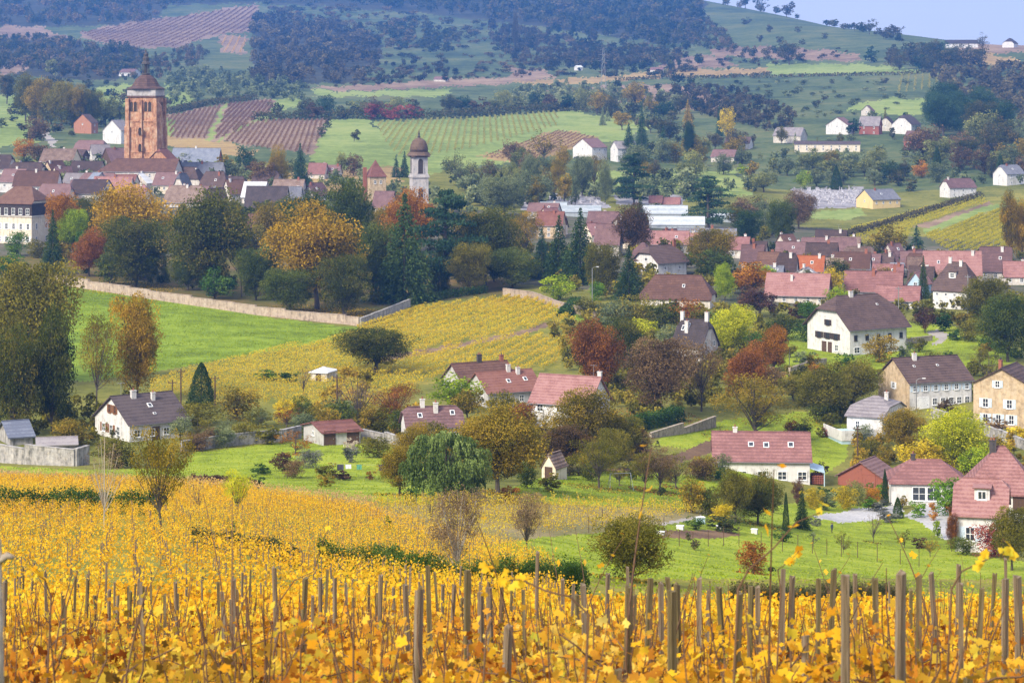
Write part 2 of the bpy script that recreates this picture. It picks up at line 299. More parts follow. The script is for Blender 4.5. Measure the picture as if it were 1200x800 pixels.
# ------------------------------------------------------------------ mesh helpers
def npme(name, V, Fc, smooth=False, lr=None):
    V = np.asarray(V, np.float32); Fc = np.asarray(Fc, np.int32); n = Fc.shape[1]
    me = bpy.data.meshes.new(name); me.vertices.add(len(V)); me.vertices.foreach_set('co', V.ravel())
    me.loops.add(Fc.size); me.loops.foreach_set('vertex_index', Fc.ravel())
    me.polygons.add(len(Fc)); me.polygons.foreach_set('loop_start', np.arange(0, Fc.size, n, dtype=np.int32))
    if smooth: me.polygons.foreach_set('use_smooth', np.ones(len(Fc), bool))
    if lr is not None:
        a = me.attributes.new('lr', 'FLOAT', 'POINT'); a.data.foreach_set('value', np.asarray(lr, np.float32))
    me.update(calc_edges=True); return me
def link(name, me, mat=None, parent=None):
    o = bpy.data.objects.new(name, me); COL.objects.link(o)
    if mat is not None:
        if not len(me.materials): me.materials.append(mat)
        if me.materials[0] is not mat:
            o.material_slots[0].link = 'OBJECT'; o.material_slots[0].material = mat
    if parent is not None: o.parent = parent
    return o
def npmesh(name, V, Fc, mat, parent=None, smooth=False, lr=None): return link(name, npme(name, V, Fc, smooth, lr), mat, parent)
LABELS = {}
def tag(o, label, cat, group=None):
    o['label'] = label; o['category'] = cat
    if group: o['group'] = group
    return o
def thing(name, label, cat, loc=(0, 0, 0), rz=0, group=None):
    o = bpy.data.objects.new(name, None); COL.objects.link(o); o.location = loc; o.rotation_euler = (0, 0, rz)
    o.empty_display_size = .1
    return tag(o, label, cat, group)
class MB:
    def __init__(s): s.v = []; s.f = []
    def poly(s, pts):
        b = len(s.v); s.v += [tuple(map(float, p)) for p in pts]; s.f.append(list(range(b, b+len(pts))))
    def box(s, x0, x1, y0, y1, z0, z1):
        b = len(s.v); s.v += [(x0,y0,z0),(x1,y0,z0),(x1,y1,z0),(x0,y1,z0),(x0,y0,z1),(x1,y0,z1),(x1,y1,z1),(x0,y1,z1)]
        s.f += [[b+i for i in f] for f in ((3,2,1,0),(4,5,6,7),(0,1,5,4),(1,2,6,5),(2,3,7,6),(3,0,4,7))]
    def slab(s, pts, t):                       # polygon thickened downwards
        pts = [Vector(p) for p in pts]; n = len(pts)
        nrm = (pts[1]-pts[0]).cross(pts[2]-pts[0])
        if nrm.z < 0: pts.reverse()
        b = len(s.v); s.v += [tuple(p) for p in pts]+[(p.x, p.y, p.z-t) for p in pts]
        s.f.append([b+i for i in range(n)]); s.f.append([b+n+i for i in reversed(range(n))])
        for i in range(n): j = (i+1) % n; s.f.append([b+i, b+n+i, b+n+j, b+j])
    def tube(s, path, rad, n=6, cap=True):
        path = [Vector(p) for p in path]; rings = []
        for i, p in enumerate(path):
            d = (path[min(i+1, len(path)-1)]-path[max(i-1, 0)])
            if d.length < 1e-9: d = Vector((0, 0, 1))
            d.normalize(); a = d.cross(Vector((0, 1, .3))); 
            if a.length < .05: a = d.cross(Vector((1, 0, 0)))
            a.normalize(); c = d.cross(a); r = rad[i] if hasattr(rad, '__len__') else rad
            b = len(s.v); rings.append(b)
            for k in range(n):
                t = 2*math.pi*k/n; s.v.append(tuple(p+a*(r*math.cos(t))+c*(r*math.sin(t))))
        for a, b in zip(rings, rings[1:]):
            for k in range(n): s.f.append([a+k, a+(k+1) % n, b+(k+1) % n, b+k])
        if cap: s.f.append([rings[-1]+k for k in range(n)]); s.f.append([rings[0]+k for k in reversed(range(n))])
    def lathe(s, prof, n=16, c=(0, 0), rot=0, sq=False):
        rings = []
        for r, z in prof:
            b = len(s.v); rings.append(b)
            for k in range(n):
                t = 2*math.pi*k/n+rot; s.v.append((c[0]+r*math.cos(t), c[1]+r*math.sin(t), z))
        for a, b in zip(rings, rings[1:]):
            for k in range(n): s.f.append([a+k, a+(k+1) % n, b+(k+1) % n, b+k])
        s.f.append([rings[-1]+k for k in range(n)]); s.f.append([rings[0]+k for k in reversed(range(n))])
    def me(s, name, smooth=False):
        m = bpy.data.meshes.new(name); m.from_pydata(s.v, [], s.f)
        if smooth: m.polygons.foreach_set('use_smooth', np.ones(len(m.polygons), bool))
        m.update(); return m
    def obj(s, name, mat, parent=None, smooth=False): return link(name, s.me(name, smooth), mat, parent)
build_ground()
# ------------------------------------------------------------------ foliage
def unit(n):
    v = rng.normal(size=(n, 3)); return v/np.linalg.norm(v, axis=1, keepdims=True)
def quads(P, S, asp=.6, A=None, flat=0.0):
    n = len(P); a = unit(n) if A is None else A+unit(n)*.35
    a = a/np.linalg.norm(a, axis=1, keepdims=True); r = unit(n); r[:, 2] *= (1-flat); b = np.cross(a, r); b /= np.linalg.norm(b, axis=1, keepdims=True)+1e-9
    S = np.broadcast_to(np.asarray(S, float), (n,))[:, None]
    a = a*S; b = b*S*asp
    V = np.stack([P-a, P+b-a*.15, P+a, P-b-a*.15], 1).reshape(-1, 3)
    return V, np.arange(4*n).reshape(n, 4)
def clumps(nc, c, rad, shell=.75, mind=.1, one=False):
    out = []; t = 0; c0 = np.array(c); r0 = np.array(rad)
    lobes = [(c0, r0*.72)]+[(c0+unit(1)[0]*r0*rng.uniform(.35, .62), r0*rng.uniform(.32, .58)) for _ in range(rng.integers(5, 9))]
    if one: lobes = [(c0, r0)]
    while len(out) < nc and t < 9000:
        t += 1
        p = unit(1)[0]*(shell+(1-shell)*rng.random() if rng.random() < .8 else rng.random()**.4)
        lc, lr_ = lobes[rng.integers(0, len(lobes))]; q = lc+p*lr_
        if q[2] < .05 or q[2] > .93 or abs(q[0]) > .47 or abs(q[1]) > .47: continue
        if all(np.linalg.norm(q-o) > mind for o in out): out.append(q)
    return np.array(out)
LOD = {'big': (80, 250, .0108), 'mid': (34, 80, .023), 'small': (15, 40, .05)}
def limb_tree(nm, cl, z0, r0=.022, n=14, thin=.3):
    m = MB(); lean = rng.normal(size=2)*.015
    top = np.array([lean[0], lean[1], z0]); hi = cl[:, 2].max()
    m.tube([(0, 0, -.04), (lean[0]*.3, lean[1]*.3, z0*.5), tuple(top), (lean[0]*1.5, lean[1]*1.5, z0+(hi-z0)*.5), (lean[0]*2, lean[1]*2, hi)], [r0*1.35, r0, r0*.85, r0*.5, r0*.12], 7)
    for k in rng.permutation(len(cl))[:n]:
        e = cl[k]; s = np.array([lean[0], lean[1], z0*(.75)+(min(e[2], hi)-z0)*.35*rng.random()])
        mid = s+(e-s)*.5+np.array([0, 0, -.03+.05*rng.random()])
        m.tube([s, mid, e], [r0*.5, r0*.3, r0*thin*.3], 4, False)
    return m.me(nm)
def crown(kind, lod):
    nc, nl, s = LOD[lod]
    if kind == 'broad': cl = clumps(nc, (0, 0, .57), (.40, .40, .37), .7, .09 if lod == 'big' else .12); cr = .125; z0 = .22
    elif kind == 'oval': cl = clumps(nc, (0, 0, .50), (.38, .38, .44), .65, .09 if lod == 'big' else .12); cr = .125; z0 = .1
    elif kind == 'sparse': cl = clumps(nc, (0, 0, .56), (.44, .44, .38), .5, .08); cr = .09; z0 = .22; nl = int(nl*.42); s *= .85
    elif kind == 'bare': cl = clumps(nc, (0, 0, .58), (.45, .45, .38), .4, .07); cr = .07; z0 = .22; nl = int(nl*.10)+2; s *= .7
    elif kind == 'bush': cl = clumps(nc, (0, 0, .42), (.40, .40, .46), .7, .1); cr = .14; z0 = .08
    elif kind == 'poplar': cl = clumps(nc, (0, 0, .52), (.34, .34, .45), .6, .08); cr = .12; z0 = .1
    mxy = np.abs(cl[:, :2]).max(0)+cr*.8; cl[:, :2] *= .5/mxy; zl, zh = cl[:, 2].min(), cl[:, 2].max(); z0_ = {'bush': .08, 'broad': max(.2, zl-.04), 'oval': .16, 'poplar': .12}.get(kind, max(.2, zl)); cl[:, 2] = z0_+(cl[:, 2]-zl)*(1-cr*.8-z0_)/(zh-zl)
    P = []; L = []
    for c in cl:
        k = int(nl*rng.uniform(.65, 1.35)); rr = cr*rng.uniform(.65, 1.35); u = unit(k)
        p = c+u*(rr*rng.uniform(.55, 1.05, (k, 1)))*np.array([1.15, 1.15, .85]); P.append(p); L.append(.10+.8*(.62*rng.random()+.38*rng.random(k)))
    if kind not in ('bare', 'sparse'):
        k = int(len(cl)*nl*.12); P.append(np.array([0, 0, cl[:, 2].mean()])+unit(k)*np.array([.33, .33, .3])*rng.random((k, 1))**.4); L.append(rng.random(k)*.6)  # inner fill leaves keep to darker tones, painting the crown's inner shade
    P = np.concatenate(P); L = np.concatenate(L)
    ok = P[:, 2] > .01; P = P[ok]; L = L[ok]
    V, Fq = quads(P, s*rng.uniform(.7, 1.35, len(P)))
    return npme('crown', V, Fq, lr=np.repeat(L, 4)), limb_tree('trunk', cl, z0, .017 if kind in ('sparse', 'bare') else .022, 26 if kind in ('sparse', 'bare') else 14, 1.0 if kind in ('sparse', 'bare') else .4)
def conifer(lod, wide=1.0, drp=.35):
    n = {'big': 46, 'mid': 30, 'small': 16}[lod]; s = {'big': .017, 'mid': .028, 'small': .055}[lod]
    P = []; A = []; L = []
    for i in range(n):
        z = .07+.93*(i/n)**1.02; r = .5*min(1, (1-z)*1.12+.015)*rng.uniform(.82, 1.1); nb = max(4, int({'big': 26, 'mid': 18, 'small': 10}[lod]*(.4+r*1.5)))
        for b in range(nb):
            t = rng.random()*6.283; rr = r*rng.uniform(.7, 1.08); m = max(2, int(rr/.5*{'big': 15, 'mid': 9, 'small': 5}[lod])+1)
            q = np.linspace(.25, 1, m)+rng.normal(size=m)*.03
            d = np.array([math.cos(t), math.sin(t)])
            p = np.stack([d[0]*rr*q, d[1]*rr*q, z-drp*rr*q**1.5*.6+rng.normal(size=m)*.008], 1)+rng.normal(size=(m, 3))*.011
            P.append(p); A.append(np.tile([d[0], d[1], -.35], (m, 1))); L.append(np.full(m, .2+.5*rng.random())+.3*q*rng.random(m))
    P = np.concatenate(P); A = np.concatenate(A); L = np.concatenate(L)
    V, Fq = quads(P, s*rng.uniform(.7, 1.3, len(P)), .55, A)
    m = MB(); m.tube([(0, 0, -.04), (0, 0, .5), (0, 0, .985)], [.022, .014, .003], 6)
    return npme('crown', V, Fq, lr=np.repeat(L, 4)), m.me('trunk')
def cedar(lod):
    n = {'big': 26, 'mid': 18, 'small': 11}[lod]; s = {'big': .016, 'mid': .026, 'small': .05}[lod]; P = []; L = []; m = MB()
    m.tube([(0, 0, -.04), (.01, 0, .5), (0, .01, .97)], [.03, .02, .004], 7)
    for i in range(n):
        z = .16+.82*i/n; R_ = .5*(1-((z-.3)/.78)**2 if z > .3 else .8)*rng.uniform(.55, 1.1); t = rng.random()*6.283
        c = np.array([math.cos(t)*R_*.62, math.sin(t)*R_*.62, z]); rx = R_*.55+.04
        k = int({'big': 330, 'mid': 130, 'small': 45}[lod]*(.4+rx*2)); a = rng.random(k)*6.283; r = np.sqrt(rng.random(k))*rx
        P.append(np.stack([c[0]+np.cos(a)*r, c[1]+np.sin(a)*r, z-r*.12+rng.normal(size=k)*.012], 1)); L.append(.2+.4*rng.random()+.3*rng.random(k))
        m.tube([(0, 0, z-.06), c*np.array([.5, .5, 1])+np.array([0, 0, -.02]), c], [.010, .006, .002], 4, False)
    P = np.concatenate(P); L = np.concatenate(L); V, Fq = quads(P, s*rng.uniform(.7, 1.3, len(P)), .6)
    return npme('crown', V, Fq, lr=np.repeat(L, 4)), m.me('trunk')
def willow(lod):
    P = []; A = []; L = []
    cl = clumps(64, (0, 0, .52), (.42, .42, .44), .8, .09, True)
    for c in cl:
        lc = rng.random()
        for k in range(30):
            st = c+unit(1)[0]*np.array([.09, .09, .05]); ln = rng.uniform(.07, .19); m = int(ln/.013)
            q = np.linspace(0, 1, m); out = c[:2]/(np.linalg.norm(c[:2])+.05)*.05
            P.append(np.stack([st[0]+out[0]*np.sqrt(q), st[1]+out[1]*np.sqrt(q), st[2]+.03*np.sin(q*3)-ln*q], 1)+rng.normal(size=(m, 3))*.006)
            A.append(np.tile([out[0]*2, out[1]*2, -1.], (m, 1))); L.append(np.full(m, .2+.5*lc)+.3*rng.random(m)*(1-.5*q))
    P = np.concatenate(P); A = np.concatenate(A); L = np.concatenate(L); k = P[:, 2] > .02; P, A, L = P[k], A[k], L[k]
    V, Fq = quads(P, .017*rng.uniform(.7, 1.3, len(P)), .55, A)
    return npme('crown', V, Fq, lr=np.repeat(L, 4)), limb_tree('trunk', cl, .3)
def column_cone(lod):                         # clipped cypress or yew
    k = {'big': 9000, 'mid': 4500, 'small': 1000}[lod]; z = rng.random(k)**1.35; r = .5*(1-z)**.62*np.minimum(1, z*9+.5)*(.82+.2*rng.random(k)); a = rng.random(k)*6.283
    lump = (1+.06*np.sin(a*3+z*19)+.05*np.sin(a*5-z*31))*rng.uniform(.8, 1.05, k)
    P = np.stack([np.cos(a)*r*lump, np.sin(a)*r*lump, z*.97+.01], 1); L = .25+.5*rng.random(k)
    V, Fq = quads(P, {'big': .018, 'mid': .026, 'small': .05}[lod]*rng.uniform(.7, 1.3, k), .6)
    m = MB(); m.tube([(0, 0, -.04), (0, 0, .9)], [.03, .004], 6)
    return npme('crown', V, Fq, lr=np.repeat(L, 4)), m.me('trunk')
_TC = {}
def tree_mesh(kind, lod):
    nv = 3 if lod != 'big' else 4
    key = (kind, lod, random.randrange(nv) if kind not in ('willow',) else 0)
    if key not in _TC:
        _TC[key] = {'conifer': conifer, 'cedar': cedar, 'willow': willow, 'cone': column_cone}[kind](lod) if kind in ('conifer', 'cedar', 'willow', 'cone') else crown(kind, lod)
    return _TC[key]
G4 = lambda *c: list(c)
PAL = {
 'dkgreen': G4((.024,.038,.010),(.045,.066,.013),(.07,.09,.016),(.12,.12,.022)),
 'green':   G4((.03,.07,.014),(.055,.12,.018),(.085,.16,.025),(.14,.19,.03)),
 'bright':  G4((.06,.13,.015),(.10,.22,.018),(.16,.30,.02),(.24,.36,.03)),
 'conif':   G4((.012,.026,.010),(.025,.048,.015),(.04,.068,.018),(.065,.09,.024)),
 'blueconif':G4((.012,.030,.017),(.024,.052,.027),(.038,.074,.036),(.06,.095,.045)),
 'olive':   G4((.05,.055,.010),(.095,.095,.014),(.15,.135,.018),(.22,.17,.025)),
 'golive':  G4((.07,.07,.012),(.14,.12,.016),(.24,.17,.02),(.34,.22,.025)),
 'darkolive':G4((.03,.045,.010),(.055,.07,.012),(.09,.09,.015),(.17,.11,.02)),
 'gold':    G4((.07,.075,.012),(.20,.145,.015),(.42,.26,.02),(.54,.34,.03)),
 'yellow':  G4((.22,.19,.015),(.40,.31,.018),(.56,.42,.025),(.70,.52,.05)),
 'orange':  G4((.12,.065,.012),(.28,.12,.014),(.42,.19,.018),(.52,.27,.03)),
 'rust':    G4((.06,.035,.014),(.15,.065,.018),(.25,.10,.022),(.33,.15,.03)),
 'mauve':   G4((.05,.045,.022),(.11,.075,.036),(.17,.11,.052),(.24,.16,.065)),
 'plum':    G4((.025,.018,.014),(.05,.028,.02),(.085,.045,.03),(.12,.07,.035)),
 'bronze':  G4((.02,.026,.012),(.05,.04,.018),(.10,.06,.025),(.15,.08,.03)),
 'lime':    G4((.14,.18,.012),(.28,.32,.015),(.44,.44,.02),(.58,.52,.04)),
 'limegreen':G4((.08,.14,.012),(.17,.25,.015),(.28,.36,.02),(.42,.44,.03)),
 'red':     G4((.10,.03,.02),(.24,.06,.045),(.36,.10,.08),(.42,.19,.12)),
 'greygreen':G4((.06,.08,.04),(.11,.14,.06),(.17,.20,.09),(.24,.25,.12)),
 'palegreen':G4((.10,.12,.04),(.18,.21,.06),(.28,.29,.09),(.38,.36,.12)),
 'willow':  G4((.035,.055,.016),(.075,.115,.03),(.14,.19,.05),(.24,.29,.10)),
 'twig':    G4((.10,.075,.05),(.18,.13,.08),(.26,.18,.10),(.34,.25,.13)),
 'hedge':   G4((.018,.040,.012),(.03,.065,.014),(.05,.09,.018),(.10,.10,.03)),
 'lavender':G4((.08,.09,.07),(.13,.14,.11),(.19,.20,.16),(.25,.25,.19)),
 'farwood': G4((.022,.034,.014),(.04,.052,.02),(.07,.065,.026),(.11,.075,.035)),
 'farbrown':G4((.028,.036,.018),(.052,.052,.025),(.085,.070,.034),(.12,.10,.042)),
 'pampas':  G4((.45,.38,.28),(.55,.48,.36),(.62,.55,.44),(.7,.64,.52)),
 'vine':    G4((.22,.06,.012),(.66,.28,.035),(.86,.52,.05),(.90,.70,.16)),
 'vinegold':G4((.24,.10,.012),(.72,.34,.02),(.90,.56,.035),(.70,.62,.06)),
 'vinemix': G4((.14,.08,.02),(.50,.28,.03),(.74,.54,.06),(.46,.50,.06)),
 'vinepink':G4((.32,.16,.07),(.55,.32,.13),(.68,.46,.20),(.56,.50,.18)),
  'vineyellow': G4((.22,.14,.018),(.58,.38,.03),(.76,.58,.05),(.46,.48,.06)),
 'vinelime': G4((.20,.20,.02),(.42,.38,.03),(.60,.50,.05),(.36,.42,.05)),
 'vinebrown':G4((.13,.07,.06),(.21,.12,.09),(.28,.17,.11),(.32,.24,.12)),
 'vinepale':G4((.20,.20,.06),(.34,.31,.09),(.42,.38,.12),(.30,.34,.10)),
}
_PB = {'dkgreen': 1.7, 'green': 1.3, 'conif': 1.6, 'blueconif': 1.5, 'olive': 1.45, 'golive': 1.4, 'darkolive': 1.6, 'gold': 1.15, 'orange': 1.2, 'rust': 1.35, 'mauve': 1.25, 'plum': 1.5, 'bronze': 1.5, 'hedge': 1.6, 'farwood': 1.8, 'farbrown': 1.5, 'greygreen': 1.3, 'willow': 1.3, 'twig': 1.2, 'lime': 1.3, 'limegreen': 1.25, 'yellow': 1.2}
for k, v in PAL.items():
    g_ = (1, 1, 1, 1) if k.startswith('vine') or k in ('pampas', 'twig') else (.6, .82, 1.06, 1.22)  # wider leaf tones put inner shade and highlights into the crown colours
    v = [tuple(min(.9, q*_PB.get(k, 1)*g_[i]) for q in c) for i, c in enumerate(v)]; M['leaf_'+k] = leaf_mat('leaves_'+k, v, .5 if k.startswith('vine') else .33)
M['bark'] = wall_mat('bark', (.09, .075, .06), (.05, .042, .035), 8)
M['palebark'] = wall_mat('pale_bark', (.42, .37, .30), (.24, .20, .16), 8)
KN = {'broad': 'broadleaf_tree', 'oval': 'broadleaf_tree', 'sparse': 'thin_leaved_tree', 'bare': 'bare_tree', 'conifer': 'conifer_tree', 'cedar': 'cedar_tree', 'willow': 'weeping_willow', 'cone': 'cypress_tree', 'poplar': 'poplar_tree', 'bush': 'bush'}
def tree_world(x, y, z, w, h, hpx, kind, pal, label, group=None, pale=False):
    lod = 'big' if hpx > 46 else 'mid' if hpx > 21 else 'small'
    cm, tm = tree_mesh(kind, lod); rz = random.random()*6.283
    cat = 'bush' if kind == 'bush' else 'tree'
    t = thing(KN[kind], label, cat, (x, y, z-.02*h), rz, group)
    c = link('crown' if kind != 'bush' else 'foliage', cm, M['leaf_'+pal], t); c.scale = (w, w, h)
    if kind != 'bush' or hpx > 30:
        k = link('trunk' if kind != 'bush' else 'stems', tm, M['palebark'] if pale else M['bark'], t); f = min(w, h); k.scale = (w, w, h)
    return t
def T(px, base, top, wpx, kind, pal, label, group=None, pale=False):
    x, y, z = at(px, base); wpx = wpx*(1.02 if kind == 'willow' else 1.2 if kind in ('broad', 'oval', 'bush', 'willow', 'sparse', 'conifer') else 1.08); top -= .03*(base-top)
    return tree_world(x, y, z, wpx*y/F, (base-top)*y/F, base-top, kind, pal, label, group, pale)
ORD = ['first', 'second', 'third', 'fourth', 'fifth', 'sixth', 'seventh', 'eighth', 'ninth', 'tenth', 'eleventh', 'twelfth', 'thirteenth', 'fourteenth', 'fifteenth', 'sixteenth', 'seventeenth', 'eighteenth', 'nineteenth', 'twentieth']
PADJ = {'dkgreen': 'dark green', 'green': 'green', 'bright': 'bright green', 'conif': 'dark green', 'blueconif': 'blue-green', 'olive': 'olive', 'golive': 'golden olive', 'darkolive': 'dark olive', 'gold': 'golden', 'yellow': 'yellow', 'orange': 'orange', 'rust': 'rusty brown', 'mauve': 'mauve-brown', 'plum': 'dark purple', 'bronze': 'dark bronze', 'lime': 'bright lime', 'limegreen': 'lime green', 'red': 'red', 'greygreen': 'grey-green', 'palegreen': 'pale green', 'willow': 'pale green', 'twig': 'bare grey-brown', 'lavender': 'silvery', 'farwood': 'dark', 'farbrown': 'brown', 'hedge': 'dark green'}
KW = {'broad': 'tree', 'oval': 'tree', 'sparse': 'thin tree', 'bare': 'bare tree', 'conifer': 'conifer', 'cedar': 'cedar', 'cone': 'cypress', 'poplar': 'poplar', 'bush': 'bush'}
def TS(phrase, rows):                          # a short run of look-alike trees or bushes named by their order
    rows = sorted(rows)
    for i, r in enumerate(rows):
        px, base, top, w, kind, pal = r
        T(px, base, top, w, kind, pal, '%s %s, %s from left %s' % (PADJ[pal], KW[kind], ORD[i], phrase), 'plants '+phrase)
def belt(phrase, poly, n, hr, wr, kinds, pals, seed=0):
    r = random.Random(seed+len(phrase)); xs = [p[0] for p in poly]; ys = [p[1] for p in poly]; out = []; t = 0
    while len(out) < n and t < 4000:
        t += 1; px = r.uniform(min(xs), max(xs)); ro = r.uniform(min(ys), max(ys))
        if not inpoly(px, ro, poly): continue
        if any(abs(px-o[0]) < (max(xs)-min(xs))/n*.5 and abs(ro-o[1]) < 9 for o in out): continue
        h = r.uniform(*hr); k = r.choice(kinds); out.append((px, ro, ro-h, h*(r.uniform(*wr) if k not in ('conifer', 'cone', 'poplar') else r.uniform(.34, .45)), k, r.choice(pals)))
    TS(phrase, out)
# far woods that read as one mass
_BL = []
for i in range(8):
    k = 120; cl = clumps(9, (0, 0, .55), (.33, .33, .34), .7, .15); p = cl[rng.integers(0, len(cl), k)]+unit(k)*.16
    _BL.append(quads(p, .085*rng.uniform(.7, 1.3, k), .75)[0])
for i in range(3):
    k = 60; z = rng.random(k); a = rng.random(k)*6.28; r = .3*(1-z)+.03
    _BL.append(quads(np.stack([np.cos(a)*r, np.sin(a)*r, z], 1), .10, .7)[0])
def mass(name, label, pts, pal, conif=.1, cat='wood'):
    VV = []; LL = []
    for (x, y, z, w, h) in pts:
        b = _BL[rng.integers(0, 8) if rng.random() > conif else rng.integers(8, 11)]; a = rng.random()*6.283; c, s = math.cos(a), math.sin(a)
        v = np.stack([(b[:, 0]*c-b[:, 1]*s)*w+x, (b[:, 0]*s+b[:, 1]*c)*w+y, b[:, 2]*h+z-.05*h], 1); VV.append(v)
        LL.append(np.repeat(.7*rng.random()+.3*rng.random(len(v)//4), 4))
    V = np.concatenate(VV); n = len(V)//4
    o = npmesh(name, V, np.arange(4*n).reshape(n, 4), M['leaf_'+pal], lr=np.concatenate(LL)); o['kind'] = 'stuff'
    tag(o, label, cat); return o
def wood(name, label, poly, n, hr, pal, conif=.1, wr=(.8, 1.3), cat='wood'):
    xs = [p[0] for p in poly]; ys = [p[1] for p in poly]; pts = []; t = 0
    while len(pts) < n and t < n*12:
        t += 1; px = rng.uniform(min(xs), max(xs)); ro = rng.uniform(min(ys), max(ys))
        if not inpoly(px, ro, poly): continue
        x, y, z = at(px, ro); h = rng.uniform(*hr)*y/F; pts.append((x, y, z, h*rng.uniform(*wr), h))
    return mass(name, label, pts, pal, conif, cat)
def hedge(pts, hpx, tpx, pal, label, dens=1.5, name='hedge'):
    P = []; L = []
    g = [at(*p) for p in pts]
    for a, b in zip(g, g[1:]):
        y = (a[1]+b[1])/2; h = hpx*y/F; t = tpx*y/F*.5; ln = math.hypot(b[0]-a[0], b[1]-a[1]); s = 1.1*y/F
        k = int(ln*(h+t)*2*dens/(s*s*2.2))+20; q = rng.random(k); d = np.array([b[0]-a[0], b[1]-a[1]])/ln; nrm = np.array([-d[1], d[0]])
        th = rng.random(k)*math.pi; ll = q*ln
        wob = 1+.08*np.sin(ll*1.1+a[0])+.08*np.sin(ll*2.7+1)+.1*rng.normal(size=k)
        rr = .85+.2*rng.random(k)
        off = np.cos(th)*t*rr; zz = np.clip(np.sin(th)*1.25, 0, 1)*h*rr*wob
        x = a[0]+d[0]*ll+nrm[0]*off; yy = a[1]+d[1]*ll+nrm[1]*off
        P.append(np.stack([x, yy, zw(x, yy)+zz*rng.uniform(.25, 1, k)**.4], 1)); L.append(.15+.45*rng.random(k)+.25*(.5+.5*np.sin(ll*.9)))
    P = np.concatenate(P); y = P[:, 1].mean(); o0 = np.array([g[0][0], g[0][1], g[0][2]])
    V, Fq = quads(P-o0, 1.1*y/F*rng.uniform(.7, 1.4, len(P)), .7)
    o = npmesh(name, V, Fq, M['leaf_'+pal], lr=np.repeat(np.concatenate(L), 4)); o.location = o0
    return tag(o, label, 'hedge')
PAL['grass'] = [(.14,.19,.015),(.23,.31,.02),(.33,.40,.035),(.42,.42,.07)]
M['leaf_grass'] = leaf_mat('grass_blades', PAL['grass'], .3)
GEX = [p for nm, mt, p in REG if mt in ('pave', 'earth', 'gravel')]
def grass(label, poly, n, h=.16):
    n = int(n*.5); h *= .6
    g = [at(*p) for p in poly]; X = rng.uniform(min(p[0] for p in g), max(p[0] for p in g), n*3); Y = rng.uniform(min(p[1] for p in g), max(p[1] for p in g), n*3)
    Z = zw(X, Y); ok = inpoly(600+F*X/Y, H-F*Z/Y, poly)
    for q in GEX: ok &= ~inpoly(600+F*X/Y, H-F*Z/Y, q)
    X, Y, Z = X[ok][:n], Y[ok][:n], Z[ok][:n]; n = len(X)
    pa = .5+.25*np.sin(X*.35+np.sin(Y*.2)*2)+.25*np.sin(Y*.27-X*.11)
    ok = rng.random(n) < .15+.6*pa; X, Y, Z, pa = X[ok], Y[ok], Z[ok], pa[ok]; n = len(X)
    V, Fq = quads(np.stack([X, Y, Z+h*.4], 1), h*rng.uniform(.5, 1.4, n), .9, np.tile([0, 0, 1.], (n, 1)))
    o = npmesh('grass', V, Fq, M['leaf_grass'], lr=np.repeat(np.clip(.1+.5*rng.random(n)+.4*(1-pa), 0, 1), 4)); o['kind'] = 'stuff'; tag(o, label, 'grass')
